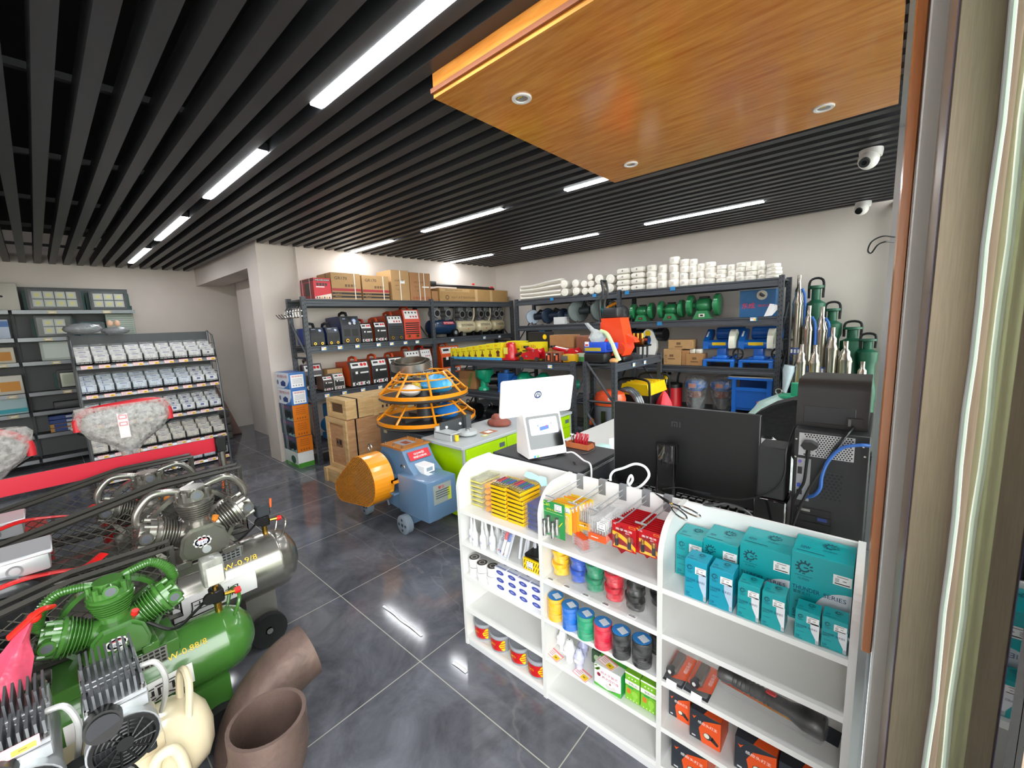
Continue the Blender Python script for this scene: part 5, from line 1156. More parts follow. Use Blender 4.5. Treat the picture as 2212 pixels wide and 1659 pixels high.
# ---- small silent compressors
def small_comp(label, y0, y1, c, txt, navy=False):
    z0 = 1.437; r = .115 if navy else .105; xx = -5.2; zc = z0+.045+r; t = thing('small_compressor', label, 'compressor', (xx, (y0+y1)/2, z0), 0, 'small compressors on the far rack')
    m = M(c, .3, coat=.4); b = MB(); L = y1-y0
    b.lathe([(0, 0), (r*.6, .01), (r*.92, .035), (r, .07), (r, L-.07), (r*.92, L-.035), (r*.6, L-.01), (0, L)], m, (xx, y0, zc), (0, 1, 0), 24)
    b.text(txt, (xx+r*.985, (y0+y1)/2-.02, zc+.025), Y_, Vector((-.25, 0, 1)), .04, M('#1d1d22', .5) if not navy else WHITE, L*.62, .004)
    if navy: b.rect((xx+r*.9, y0+L*.62, zc+.055), Y_, Vector((-.55, 0, 1)), L*.4, .05, M('#b0262f', .4), .008); b.text('空气压缩机', (xx+r*.9, y0+L*.62, zc+.055), Y_, Vector((-.55, 0, 1)), .03, WHITE, L*.36, .01)
    else: b.add([(xx+r+.003, (y0+y1)/2-.02, zc-.03), (xx+r+.003, (y0+y1)/2+.02, zc-.03), (xx+r, (y0+y1)/2, zc-.055)], [(0, 1, 2)], M('#c96a2a', .5))
    b.at('tank', parent=t)
    for y in (y0+.08, y1-.08):
        b = MB(); b.box(xx-.08, xx+.08, y-.02, y+.02, z0+.001, zc-r*.7, BLACK); b.at('foot', parent=t)
    for k in range(2):
        y = y0+L*(.25+.42*k); b = MB(); zb = zc+r+.01
        b.cyl((xx-.06, y, zb+.085), (xx+.09, y, zb+.085), .062, ALU, n=18); b.cyl((xx+.09, y, zb+.085), (xx+.094, y, zb+.085), .045, BLACK, n=16); b.box(xx-.05, xx+.06, y-.05, y+.05, zb+.12, zb+.20, M('#8f9193', .4, .7), .006); b.box(xx-.05, xx+.05, y-.04, y+.04, zc+r-.02, zb+.03, M('#7d7f82', .4, .6))
        for q in range(4): b.box(xx-.05, xx+.061, y-.05+.028*q, y-.045+.028*q, zb+.2, zb+.215, ALU)
        b.at('pump_head', parent=t)
    b = MB(); b.tube(spline([(xx+.02, y1-.05, zc+r*.7), (xx+.03, y1-.01, zc+r+.06), (xx+.03, y1-.0, zc+r+.2)], 4), .014, m if not navy else BLACK, 8); b.at('carry_handle', parent=t)
    if navy:
        b = MB(); b.cyl((xx+.10, y1-.08, z0+.065), (xx+.13, y1-.08, z0+.065), .062, BLACK, n=20); b.cyl((xx+.13, y1-.08, z0+.065), (xx+.131, y1-.08, z0+.065), .03, M('#8a8c90', .4), n=14); b.at('wheel', parent=t)
small_comp('navy blue small compressor with a red label', 3.97, 4.50, '#17304f', ' ', True)
small_comp('cream small compressor, first beside the navy one', 4.51, 4.93, '#cbbd9b', 'OUTSTANDING')
small_comp('cream small compressor, second beside the navy one', 4.95, 5.32, '#cbbd9b', 'OUTSTANDING')
small_comp('shorter cream compressor at the far end of the shelf', 5.34, 5.66, '#b9ab88', 'STANDING')

# ---- hose rolls on the back rack
HOSE = M('#e4dfd4', .55, bump=.25, bscale=60); ZH = 1.968
for i, (z, lab) in enumerate(((ZH, 'lower'), (ZH+.125, 'upper'))):
    b = MB(); 
    for k in range(2):
        zz = z+.03+.058*k
        b.tube(spline([(-4.49, 5.42, zz), (-4.2, 5.40, zz-.002), (-3.9, 5.40, zz+.004+(.03*i if k else .01*i)), (-3.68, 5.40, zz+.003+(.04*i if k else .02*i))], 5), .075, HOSE, 12, ry=.03)
    b.tube(arc((-4.47, 5.42, z+.059), X_, Z_, .029, PI/2, 1.5*PI, 8), .07, HOSE, 10, ry=.028)
    tag(b.at('hose_bundle', (-4.1, 5.4, z)), f'{lab} folded white flat hose bundle at the corner end of the back rack', 'hose', 'folded hose bundles')
lay = [(-3.60, 2.032, .058), (-3.61, 2.152, .058), (-3.40, 2.032, .056), (-3.41, 2.145, .054), (-3.27, 2.02, .048), (-3.28, 2.125, .048), (-3.16, 2.02, .05), (-3.17, 2.118, .045), (-3.04, 2.035, .062), (-3.02, 2.165, .062), (-3.18, 2.21, .042), (-2.86, 2.03, .06), (-2.85, 2.152, .06)]
wl = ['lower', 'upper', 'lower', 'upper', 'lower', 'upper', 'lower', 'middle', 'lower', 'upper', 'topmost', 'lower', 'upper']
pl_ = ['first', 'first', 'second', 'second', 'third', 'third', 'fourth', 'fourth', 'fifth', 'fifth', 'fourth', 'sixth', 'sixth']
for (x, z, r), a, p in zip(lay, wl, pl_):
    b = MB(); b.lathe([(.0, -.1), (r*.25, -.1), (r*.3, -.095), (r*.9, -.1), (r, -.085), (r*1.02, .02), (r, .095), (r*.85, .1), (0, .1)], HOSE, (x, 5.40, z), (.12 if r > .05 else .3, -1, .0), 18)
    for q in (.35, .55, .75): b.lathe([(r*q, .1005), (r*(q+.06), .1015)], M('#bdb6a6', .6), (x, 5.40, z), (.12 if r > .05 else .3, -1, 0), 18)
    tag(b.at('hose_roll', (x, 5.4, z-r)), f'white hose roll lying on its side, {a} of the {p} lying pile', 'hose roll', 'hose rolls lying on their sides')
for j, (xc, dx) in enumerate(((-2.65, .105), (-2.45, .10))):
    for k in range(4):
        z = ZH+.001+.077*k; b = MB(); b.box(xc-dx*.9, xc+dx*.9, 5.29, 5.50, z, z+.074, HOSE, .03); b.rect((xc, 5.29, z+.037), X_, Z_, .02, .02, M('#8d8577', .6), .002)
        tag(b.at('hose_roll', (xc, 5.4, z)), f'oblong white hose roll, {stack_word(k, 4)} of the {"left" if j == 0 else "right"} oblong pile', 'hose roll', 'oblong hose rolls')
stk = [(-2.27, 4, .30, .068), (-2.13, 3, .285, .058), (-1.985, 4, .365, .062), (-1.86, 4, .32, .056), (-1.755, 4, .31, .048), (-1.665, 3, .245, .046), (-1.56, 4, .25, .062), (-1.44, 4, .20, .056), (-1.335, 3, .195, .045), (-1.24, 4, .205, .05), (-1.13, 3, .15, .058), (-1.03, 3, .15, .042), (-.915, 4, .155, .07)]
for j, (x, n, H, r) in enumerate(stk):
    h = H/n
    for k in range(n):
        z = ZH+.001+h*k; dx = .006*math.sin(j*3+k*2.2); b = MB(); rr = r*(1+.06*math.sin(k*1.9+j))*(1.06 if k == 0 else 1)
        b.lathe([(0, 0), (rr*.9, 0), (rr, h*.12), (rr, h*.86), (rr*.88, h-.001), (rr*.3, h-.003), (0, h-.001)], HOSE, (x+dx, 5.36, z), (0, 0, 1), 16)
        b.rect((x+dx, 5.36-rr*1.0, z+h*.5), X_, Z_, rr*.5, h*.4, M('#c6bfb2', .6), .002)
        tag(b.at('hose_roll', (x, 5.36, z)), f'white hose roll, {stack_word(k, n)} of the {ORD[j]} upright pile from the left', 'hose roll', 'hose rolls in upright piles')
for x, z, w in ((-1.17, 2.145, 'left'), (-1.10, 2.142, 'right'), (-1.045, 2.137, 'tilted right')):
    b = MB(); b.lathe([(0, 0), (.032, 0), (.034, .01), (.034, .05), (.03, .056), (0, .056)], HOSE, (x, 5.37, z-.024), (.02, -.1, 1), 14); tag(b.at('hose_roll', (x, 5.37, z)), f'small white hose roll on the pile tops, {w} one', 'hose roll', 'small hose rolls on the pile tops')

# ---- power saws on the second shelf of the back rack
def disc_saw(label, x, c, r, tilt, guard):
    z0 = 1.562; t = thing('power_saw', label, 'saw', (x, 5.45, z0), 0, 'saws on the back rack')
    b = MB(); b.lathe([(0, -.02), (r*.95, -.02), (r, -.012), (r, .012), (r*.95, .02), (0, .02)], M(guard, .4, .3), (x, 5.40, z0+r+.02), (1, -tilt, .0), 28, True); b.at('guard', parent=t)
    b = MB(); b.cyl((x+.02, 5.42, z0+r+.02), (x+.16, 5.46, z0+r+.03), .055, M(c, .45), n=16); b.tube([(x+.05, 5.44, z0+r+.06), (x+.12, 5.44, z0+2*r+.0), (x+.22, 5.48, z0+1.6*r), (x+.2, 5.48, z0+r)], .022, BLACK, 8); b.at('motor_handle', parent=t)
    b = MB(); b.box(x-.05, x+.2, 5.34, 5.5, z0, z0+.012, M('#8a8c8e', .4, .6)); b.box(x-.01, x+.01, 5.36, 5.44, z0+.012, z0+.05, STEEL); b.at('base_plate', parent=t)
disc_saw('power saw with a bluish guard at the corner end', -4.28, '#20283a', .115, .9, '#8b97a6')
disc_saw('navy power saw, second from the corner end', -3.98, '#1f2d45', .12, .4, '#25344a')
disc_saw('navy power saw, third from the corner end', -3.68, '#22304a', .11, .5, '#1e2a3d')
disc_saw('large cut-off saw with a grey disc guard', -3.42, '#2d3a3a', .165, .8, '#4d5654')
disc_saw('cut-off saw with teal body and grey guard', -3.05, '#2a7f80', .16, .5, '#5c6664')
t = thing('chain_grinder', 'power tool with yellow handle half in a clear bag', 'power tool', (-2.78, 5.38, 1.562)); b = MB(); b.tube(spline([(-2.88, 5.34, 1.565), (-2.87, 5.33, 1.68), (-2.9, 5.33, 1.76), (-2.83, 5.33, 1.80), (-2.77, 5.35, 1.82), (-2.75, 5.36, 1.78)], 4), .02, M('#d98a1a', .4), 8); b.at('handle', parent=t)
b = MB(); b.ball((-2.72, 5.42, 1.68), (.1, .06, .11), M('#6a6e70', .25, bump=.8, bscale=22), 14, 9); b.at('bag', parent=t); b = MB(); b.box(-2.85, -2.68, 5.36, 5.5, 1.562, 1.6, BLACK, .008); b.at('base', parent=t)
for x0, x1, z0, h, lab, fnm in ((-4.36, -3.98, 1.002, .50, 'tall dark carton with a blue arrow panel behind the jacks', 1), (-4.28, -3.9, 1.002, .30, 'dark printed carton with a yellow seal behind the jacks', 2)):
    y0 = 5.28 if fnm == 1 else 5.262
    b = MB(); 
    if fnm == 1:
        b.box(x0, x1, 5.30, 5.5, z0, z0+h, M('#1c1f24', .45), .002); b.add([(x1-.14, 5.299, z0+h), (x1, 5.299, z0+h), (x1, 5.299, z0+h-.14), (x1-.05, 5.299, z0+h-.1)], [(3, 2, 1, 0)], M('#3d8fd0', .4)); b.rect((x0+.2, 5.30, z0+h-.11), X_, Z_, .08, .07, M('#b4553a', .5)); b.rect((x0+.08, 5.30, z0+h-.1), X_, Z_, .06, .1, M('#2c3038', .5))
        tag(b.at('tool_carton', ((x0+x1)/2, 5.4, z0)), lab, 'box')
carton('white_carton', 'white carton low behind the navy saws', -3.78, -3.58, 5.27, 5.4, 1.562, .11, M('#cfd0cf', .5))

# ---- bench grinders
def grinder(label, x, s):
    z0 = 1.562; y = 5.42; t = thing('bench_grinder', label, 'bench grinder', (x, y, z0), 0, 'green bench grinders')
    G = M('#2b7d4c', .3, coat=.4); zc = z0+.15*s
    b = MB(); b.lathe([(0, -.085*s), (.05*s, -.08*s), (.072*s, -.06*s), (.078*s, 0), (.072*s, .06*s), (.05*s, .08*s), (0, .085*s)], G, (x, y, zc), (1, 0, 0), 22); b.cyl((x-.13*s, y, zc), (x+.13*s, y, zc), .03*s, G, n=14); b.at('motor', parent=t)
    b = MB(); b.prism([(x-.1*s, z0+.001), (x+.1*s, z0+.001), (x+.085*s, z0+.02*s), (x+.055*s, z0+.09*s), (x-.055*s, z0+.09*s), (x-.085*s, z0+.02*s)], 'y', y-.09*s, y+.07*s, G); b.rect((x, y-.09*s, z0+.04*s), X_, Z_, .06*s, .035*s, M('#d9d6c8' if s > 1 else '#31322f', .4), .002); b.rect((x, y-.09*s, z0+.04*s), X_, Z_, .03*s, .018*s, M('#26282a' if s > 1 else '#b03a2a', .4), .004); b.at('pedestal', parent=t)
    for sd in (-1, 1):
        b = MB(); xx = x+sd*.14*s; 
        prof = [(.0, .0), (.105*s, .0), (.118*s, .006*s), (.12*s, .045*s), (.112*s, .05*s)]
        b.lathe(prof, G, (xx+.025*s*1, y, zc), (-1, 0, 0), 24); b.at('wheel_guard', parent=t)
        b = MB(); b.lathe([(0, 0), (.03*s, .0), (.032*s, .004), (.098*s, .006), (.1*s, .0), (.1*s, -.028*s)], M('#b9b9b2', .7, noise=.2, nscale=80), (xx-.026*s, y, zc), (-1, 0, 0), 24); b.at('grinding_wheel', parent=t)
    b = MB(); b.box(x-.05*s, x+.05*s, y-.03*s, y+.03*s, zc+.075*s, zc+.095*s, BLACK, .004); b.at('top_plate', parent=t)
grinder('green bench grinder, smallest one behind the orange washer', -2.42, .88)
grinder('green bench grinder, middle-sized with a red switch plate', -2.035, .92)
grinder('green bench grinder, largest with a white switch plate', -1.64, 1.1)
t = thing('panel_machine', 'blue painted steel panel with a white dial and red writing', 'machine', (-1.07, 5.42, 1.562))
b = MB(); b.box(-1.24, -.89, 5.36, 5.62, 1.563, 1.87, M('#1c5a8a', .45, noise=.1, nscale=10)); b.rect((-1.06, 5.36, 1.866), X_, Z_, .4, .012, M('#8d9295', .4), .002); b.text('东成', (-1.15, 5.36, 1.69), X_, Z_, .065, M('#d01f3a', .5), .13, .003); b.text('电动工具', (-.98, 5.36, 1.685), X_, Z_, .03, M('#b81f3a', .5), .15, .003); b.at('panel', parent=t)
b = MB(); b.cyl((-1.02, 5.36, 1.80), (-1.02, 5.352, 1.80), .052, M('#b9b5a6', .5), n=24); b.cyl((-1.02, 5.352, 1.80), (-1.012, 5.345, 1.81), .03, M('#3d3f40', .4), n=16); b.at('dial', parent=t)
b = MB(); b.add([(-.93, 5.30, 1.70), (-.88, 5.28, 1.69), (-.92, 5.27, 1.57), (-.98, 5.28, 1.565)], [(0, 1, 2, 3)], PAPER); b.add([(-.87, 5.26, 1.69), (-.83, 5.255, 1.66), (-.90, 5.25, 1.57), (-.95, 5.26, 1.57)], [(0, 1, 2, 3)], PAPER); b.add([p-Vector((0, .002, 0)) for p in b.v[:8]], [(3, 2, 1, 0), (7, 6, 5, 4)], PAPER); tag(b.at('hanging_paper', (-.9, 5.27, 1.63)), 'white paper leaflets hanging by the right rack post', 'paper')

# ---- third shelf of the back rack
def cutsaw(label, x):
    z0 = 1.001; y = 5.42; t = thing('cutoff_saw', label, 'cut-off saw', (x, y, z0), 0, 'blue cut-off saws'); B = M('#1668c4', .32, coat=.4)
    b = MB(); b.box(x-.17, x+.17, y-.16, y+.2, z0+.055, z0+.085, B, .008)
    for sx in (-.15, .15):
        for sy in (-.14, .18): b.box(x+sx-.02, x+sx+.02, y+sy-.02, y+sy+.02, z0, z0+.06, B)
    b.at('base', parent=t)
    b = MB(); b.box(x-.05, x+.05, y-.03, y+.09, z0+.085, z0+.23, B, .008); b.box(x-.09, x+.09, y-.08, y+.12, z0+.085, z0+.11, B, .006); b.box(x-.03, x+.08, y-.12, y-.03, z0+.085, z0+.13, B, .01); b.at('column', parent=t)
    b = MB(); b.cyl((x-.14, y-.02, z0+.255), (x+.12, y-.02, z0+.255), .052, B, n=18); b.rect((x-.02, y-.073, z0+.262), X_, Z_, .15, .035, YEL, .002); b.at('spindle_housing', parent=t)
    b = MB(); b.prism([(y-.07, z0+.2), (y+.02, z0+.2), (y+.2, z0+.36), (y+.2, z0+.42), (y+.12, z0+.43), (y-.07, z0+.29)], 'x', x-.2, x-.14, B); b.rect((x-.17, y+.02, z0+.37), (1, 0, 0), Vector((0, .8, .6)), .02, .1, PAPER, .004); b.at('belt_cover', parent=t)
    b = MB(); b.cyl((x-.1, y+.17, z0+.375), (x+.2, y+.17, z0+.375), .075, M('#1a62b8', .4), n=20)
    for k in range(10): a = k*PI/5; b.box(x-.08, x+.1, y+.17+.078*math.cos(a)-.003, y+.17+.078*math.cos(a)+.003, z0+.375+.078*math.sin(a)-.003, z0+.375+.078*math.sin(a)+.003, B)
    b.at('motor', parent=t)
    b = MB(); prof = [(.0, 0), (.12, 0), (.125, .01), (.125, .05), (.0, .055)]
    pts = [(y-.02+.125*math.cos(a), z0+.27+.16*math.sin(a)) for a in [-.35+ (PI+.7)*k/18 for k in range(19)]]
    b.prism(pts, 'x', x+.1, x+.16, M('#e3e2d2', .4)); b.rect((x+.161, y-.02, z0+.35), Y_, Z_, .06, .07, M('#bfd8a8', .5), .001); b.at('blade_guard', parent=t)
    b = MB(); b.tube(arc((x+.2, y-.12, z0+.15), (.9, -.3, 0), Z_, .062, 0, 2*PI, 18)[:-1], .009, BLACK, 8, closed=True); b.tube([(x+.145, y-.10, z0+.15), (x+.255, y-.14, z0+.15)], .006, BLACK, 6); b.tube([(x+.2, y-.12, z0+.21), (x+.2, y-.12, z0+.09)], .006, BLACK, 6); b.cyl((x+.2, y-.12, z0+.15), (x+.1, y-.02, z0+.1), .01, STEEL, n=8); b.box(x+.13, x+.17, y-.07, y-.03, z0+.085, z0+.13, B); b.at('handwheel', parent=t)
cutsaw('left blue cut-off saw with a white blade guard', -1.425)
cutsaw('right blue cut-off saw with a white blade guard', -1.04)
def prt(b, x, z, y=5.299):
    b.rect((x, y, z), X_, Z_, .05, .03, M('#6f5234', .6), .001); b.rect((x, y, z-.04), X_, Z_, .09, .012, M('#6f5234', .6), .001)
carton('brown_carton', 'upper brown carton of the pile on the back rack', -2.03, -1.73, 5.30, 5.46, 1.202, .115, KR, lambda b: prt(b, -1.9, 1.27), 'box', 'brown cartons on the back rack')
carton('brown_carton', 'tall open-flapped brown carton under the upper carton', -2.08, -1.86, 5.28, 5.46, 1.001, .20, KR, lambda b: (prt(b, -1.98, 1.12, 5.279), b.text('ZTUE', (-2.05, 5.28, 1.08), Z_, -X_, .03, M('#6f5234', .6), .1, .002)), 'box', 'brown cartons on the back rack')
carton('brown_carton', 'narrow brown carton beside the open-flapped one', -1.855, -1.775, 5.29, 5.46, 1.001, .185, KR2, None, 'box', 'brown cartons on the back rack')
carton('brown_carton', 'low brown carton with white packs on top', -1.80, -1.605, 5.28, 5.46, 1.001, .145, M('#a67a4c', .65, noise=.06, nscale=14), lambda b: prt(b, -1.70, 1.09, 5.279), 'box', 'brown cartons on the back rack')
for i, x in enumerate((-1.74, -1.665)): 
    b = MB(); b.box(x-.034, x+.034, 5.32, 5.40, 1.147, 1.20, M('#dddacf', .4), .012); tag(b.at('white_pack', (x, 5.36, 1.147)), f'small white wrapped pack on the low carton, {["left", "right"][i]} one', 'pack', 'white packs on the low carton')
t = thing('wall_cutter', 'cutting machine with a white rounded guard behind the orange washer', 'machine', (-2.2, 5.4, 1.0))
b = MB(); b.prism([(-2.31+.115*math.cos(a)*(1.0), 1.20+.26*math.sin(a)) for a in [PI*k/14 for k in range(15)]]+[(-2.42, 1.05), (-2.24, 1.05)], 'y', 5.33, 5.40, M('#e9e8e2', .35)); b.disc((-2.31, 5.33, 1.40), X_, Z_, .04, YEL, 16, .002); b.at('guard', parent=t)
b = MB(); b.cyl((-2.2, 5.42, 1.38), (-2.1, 5.40, 1.38), .085, M('#17181b', .4), n=18); b.cyl((-2.1, 5.40, 1.38), (-2.095, 5.399, 1.38), .06, BLACK, n=16); b.cyl((-2.6, 5.46, 1.38), (-2.2, 5.42, 1.38), .075, M('#1d3548', .4), n=16); b.at('motor', parent=t)
b = MB(); b.box(-2.42, -2.12, 5.34, 5.6, 1.001, 1.06, BLACK, .01); b.at('base', parent=t)

# ---- bottom shelf of the back rack
def bagged(label, x, y, z0):
    t = thing('bagged_machine', label, 'bagged machine', (x, y, z0), 0, 'blue and orange bagged machines')
    b = MB(); b.lathe([(.05, .0), (.09, .1), (.11, .14)], M('#9a9c9e', .4, .5), (x, y, z0), (0, 0, 1), 16); b.cyl((x, y, z0+.14), (x, y, z0+.23), .075, M('#8a4a30', .4), n=16); b.at('lower_body', parent=t)
    b = MB(); b.lathe([(.0, .36), (.09, .355), (.125, .33), (.13, .27), (.09, .225), (0, .22)], M('#2f6fc0', .4), (x, y, z0), (0, 0, 1), 18); b.rect((x, y-.131, z0+.3), X_, Z_, .09, .05, M('#b8644a', .5), .002); b.at('head', parent=t)
    b = MB(); b.lathe([(.1, .001), (.12, .08), (.13, .2), (.15, .3), (.12, .39), (.03, .42)], film('#dfe3e4', .2, .1, 24, .8, .9), (x, y, z0), (0, 0, 1), 18); b.at('bag', parent=t)
bagged('left blue-headed machine in a clear bag on the bottom shelf', -1.72, 5.42, .451)
bagged('right blue-headed machine in a clear bag on the bottom shelf', -1.44, 5.52, .451)
t = thing('table_saw', 'blue steel table saw with a pale wooden top', 'table saw', (-1.07, 5.45, .451)); B = M('#1763c0', .35, coat=.3)
b = MB(); b.box(-1.27, -1.23, 5.27, 5.31, .452, .86, B); b.box(-.92, -.87, 5.27, 5.31, .452, .86, B); b.box(-1.27, -.87, 5.62, 5.66, .452, .86, B); b.box(-1.23, -.92, 5.285, 5.31, .53, .73, M('#1659ae', .4)); b.box(-1.23, -.92, 5.275, 5.31, .73, .77, B); b.box(-1.265, -.875, 5.30, 5.62, .50, .56, M('#14529f', .5)); b.box(-.885, -.875, 5.3, 5.64, .46, .84, M('#124f98', .4)); b.rect((-.965, 5.285, .585), X_, Z_, .10, .065, M('#d65a3c', .5), .004); b.at('stand', parent=t)
b = MB(); b.box(-1.31, -.86, 5.25, 5.68, .86, .885, B); b.at('table_edge', parent=t)
b = MB(); b.box(-1.305, -.865, 5.255, 5.68, .8855, .895, M('#b3aa97', .6, noise=.1, nscale=8)); b.at('wooden_top', parent=t)
t = thing('red_drum', 'red drum with a black lid and a grey cloth on its rim', 'drum', (-2.02, 5.42, .451)); b = MB(); b.cyl((-2.02, 5.42, .452), (-2.02, 5.42, .70), .125, M('#c41722', .35, coat=.3), n=28); b.at('body', parent=t); b = MB(); b.cyl((-2.02, 5.42, .70), (-2.02, 5.42, .745), .13, M('#18191a', .4), n=28); b.at('lid', parent=t); b = MB(); b.ball((-2.13, 5.29, .58), (.05, .03, .13), M('#cfcfd2', .6, bump=.8, bscale=25), 12, 8); b.at('cloth', parent=t); b = MB(); b.tube(spline([(-1.95, 5.42, .745), (-1.94, 5.42, .85), (-1.90, 5.43, .95)], 4), .014, BLACK, 8); b.at('hose', parent=t)
t = thing('jack_hammer', 'yellow and black upright tool standing on the red drum lid', 'tool', (-2.09, 5.40, .745)); b = MB(); b.cyl((-2.09, 5.40, .746), (-2.09, 5.40, .82), .02, STEEL, n=12); b.cyl((-2.09, 5.40, .80), (-2.09, 5.40, .85), .034, YEL, n=14); b.cyl((-2.09, 5.40, .85), (-2.09, 5.40, .90), .03, BLACK, n=14); b.cyl((-2.09, 5.4, .90), (-2.09, 5.4, .96), .034, YEL, n=14); b.at('shaft', parent=t); b = MB(); b.cyl((-2.15, 5.40, .875), (-2.03, 5.40, .875), .016, BLACK, n=10); b.cyl((-2.1, 5.36, .875), (-2.1, 5.35, .875), .016, RED, n=10); b.at('grip', parent=t)

# ================================================================ LOW ISLAND RACK CONTENTS
ZL = 1.157
YB = M('#e7d51e', .4)
bx = [-4.49, -4.385, -4.275, -4.165, -4.045, -3.925, -3.79, -3.645, -3.515]; hh = [.14, .14, .15, .165, .175, .19, .205, .215]; tn = ['2t', '2t', '3t', '5t', '8t', '10t', '16t', '16t']
for i in range(8):
    x0, x1 = bx[i]+.002, bx[i+1]-.002; h = hh[i]; y0 = 3.79; c = (x0+x1)/2; w = x1-x0
    b = MB(); b.box(x0, x1, y0, y0+.12, ZL, ZL+h, YB, .001); b.rect((c, y0, ZL+.016), X_, Z_, w, .032, M('#3f9fd8', .4), .001)
    b.text(tn[i], (x0+w*.26, y0, ZL+h*.86), X_, Z_, h*.1, RED, w*.36, .002); b.rect((c, y0, ZL+h*.66), X_, Z_, w*.7, h*.05, M('#8a8020', .5), .001)
    b.add([(c-w*.2, y0-.001, ZL+h*.2), (c+w*.2, y0-.001, ZL+h*.2), (c+w*.2, y0-.001, ZL+h*.34), (c+w*.08, y0-.001, ZL+h*.38), (c+w*.06, y0-.001, ZL+h*.6), (c-w*.06, y0-.001, ZL+h*.6), (c-w*.08, y0-.001, ZL+h*.38), (c-w*.2, y0-.001, ZL+h*.34)], [(0, 1, 2, 3, 4, 5, 6, 7)], M('#6f3f1e', .5))
    if i == 7: b.disc((c, y0, ZL+h*.46), X_, Z_, w*.25, M('#5d2416', .5), 18, .003, w*.18)
    tag(b.at('jack_box', (c, 3.85, ZL)), f'yellow and blue bottle jack box, {ORD[i]} from the left on the low rack', 'jack box', 'yellow jack boxes')
for i, (x0, x1, y0, h) in enumerate(((-3.62, -3.36, 4.0, .225), (-3.355, -3.21, 3.94, .20), (-3.205, -3.02, 3.94, .215))):
    b = MB(); c = (x0+x1)/2; b.box(x0, x1, y0, y0+.14, ZL, ZL+h, YB, .001); b.text('32t', (x0+.07, y0, ZL+h*.78), X_, Z_, .032, M('#c04a3a', .5), .08, .002); b.rect((c+.02, y0, ZL+h*.55), X_, Z_, (x1-x0)*.6, .02, M('#6d5a18', .5), .001)
    tag(b.at('jack_box', (c, y0+.07, ZL)), f'yellow 32t jack box behind the red jacks, {ORD[i]} from the left', 'jack box', 'yellow 32t boxes')
def bprism(t, name, poly, axis, a, c, m): b = MB(); b.prism(poly, axis, a, c, m); return b.at(name, parent=t)
RJ = M('#c0121e', .3, coat=.4)
t = thing('bottle_jack', 'red bottle jack standing at the end of the yellow boxes', 'jack', (-3.42, 3.86, ZL))
b = MB(); b.box(-3.53, -3.31, 3.79, 3.93, ZL+.001, ZL+.03, RJ, .005); b.lathe([(.085, .03), (.08, .05), (.075, .13), (.06, .16), (.06, .2), (.045, .215), (.03, .22), (0, .22)], RJ, (-3.43, 3.87, ZL), n=20); b.at('body', parent=t)
b = MB(); b.rect((-3.45, 3.792, ZL+.12), X_, Z_, .07, .08, M('#e2dc5a', .5), .002); b.at('label', parent=t)
b = MB(); b.cyl((-3.34, 3.86, ZL+.06), (-3.26, 3.86, ZL+.09), .02, M('#3a1114', .4), n=10); b.at('pump_socket', parent=t)
def floor_jack(label, x0, x1, y, z, k):
    t = thing('floor_jack', label, 'jack', ((x0+x1)/2, y, z), 0, 'red trolley jacks'); L = x1-x0
    for sy in (-.06, .06): bprism(t, 'side_plate', [(x0, z+.03), (x0+L*.12, z+.02), (x1-L*.05, z+.02), (x1, z+.06), (x1-L*.1, z+.15), (x0+L*.5, z+.12), (x0+L*.08, z+.09)], 'y', y+sy-.006, y+sy+.006, RJ)
    b = MB(); b.tube([(x1-.02, y, z+.09), (x0+L*.15, y, z+.15)], .024, RJ, 8); b.cyl((x0+L*.15, y, z+.15), (x0+L*.15, y, z+.175), .035, BLACK, n=12); b.at('lift_arm', parent=t)
    for xx in (x0+L*.1, x1-L*.1):
        for sy in (-.08, .08): b = MB(); b.cyl((xx, y+sy-.01, z+.026), (xx, y+sy+.01, z+.026), .025, M('#55575a', .35, .7), n=14); b.at('wheel', parent=t)
    b = MB(); b.cyl((x0+L*.35, y-.075, z+.055), (x0+L*.35, y+.075, z+.055), .012, CHROME, n=8); b.cyl((x0+L*.7, y-.07, z+.12), (x0+L*.7, y+.07, z+.12), .012, CHROME, n=8); b.at('axle', parent=t)
floor_jack('smaller red trolley jack beside the bottle jack', -3.24, -2.95, 3.88, ZL, 1)
floor_jack('larger red trolley jack behind the battery packs', -2.93, -2.50, 3.97, ZL, 2)
for i in range(2):
    x = -2.80+.11*i; b = MB(); b.box(x-.05, x+.05, 3.785, 3.87, ZL, ZL+.115, M('#8b4a2c', .5), .008); b.rect((x, 3.785, ZL+.055), X_, Z_, .07, .09, M('#2a1c18', .5), .002); b.rect((x+.005, 3.785, ZL+.05), X_, Z_, .026, .06, M('#e0623a', .5), .004); b.rect((x-.02, 3.785, ZL+.085), X_, Z_, .02, .02, M('#b9b5b0', .5), .005)
    tag(b.at('battery_pack', (x, 3.83, ZL)), f'brown and orange tool battery pack, {["left", "right"][i]} one on the low rack edge', 'battery', 'tool battery packs')
b = MB(); b.box(-2.62, -2.47, 3.80, 3.9, ZL, ZL+.09, M('#c89a12', .4), .012); b.box(-2.64, -2.55, 3.79, 3.86, ZL+.02, ZL+.075, M('#5d5a52', .5), .01); tag(b.at('laser_level', (-2.55, 3.85, ZL)), 'yellow and grey measuring tool beside the battery packs', 'tool')
carton('brown_carton', 'brown carton stack on the low rack, upper carton', -2.98, -2.64, 4.06, 4.2, ZL+.14, .15, KR2, None, 'box', 'cartons on the low rack')
carton('brown_carton', 'brown carton stack on the low rack, lower carton', -2.99, -2.63, 4.05, 4.2, ZL, .139, KR2, None, 'box', 'cartons on the low rack')
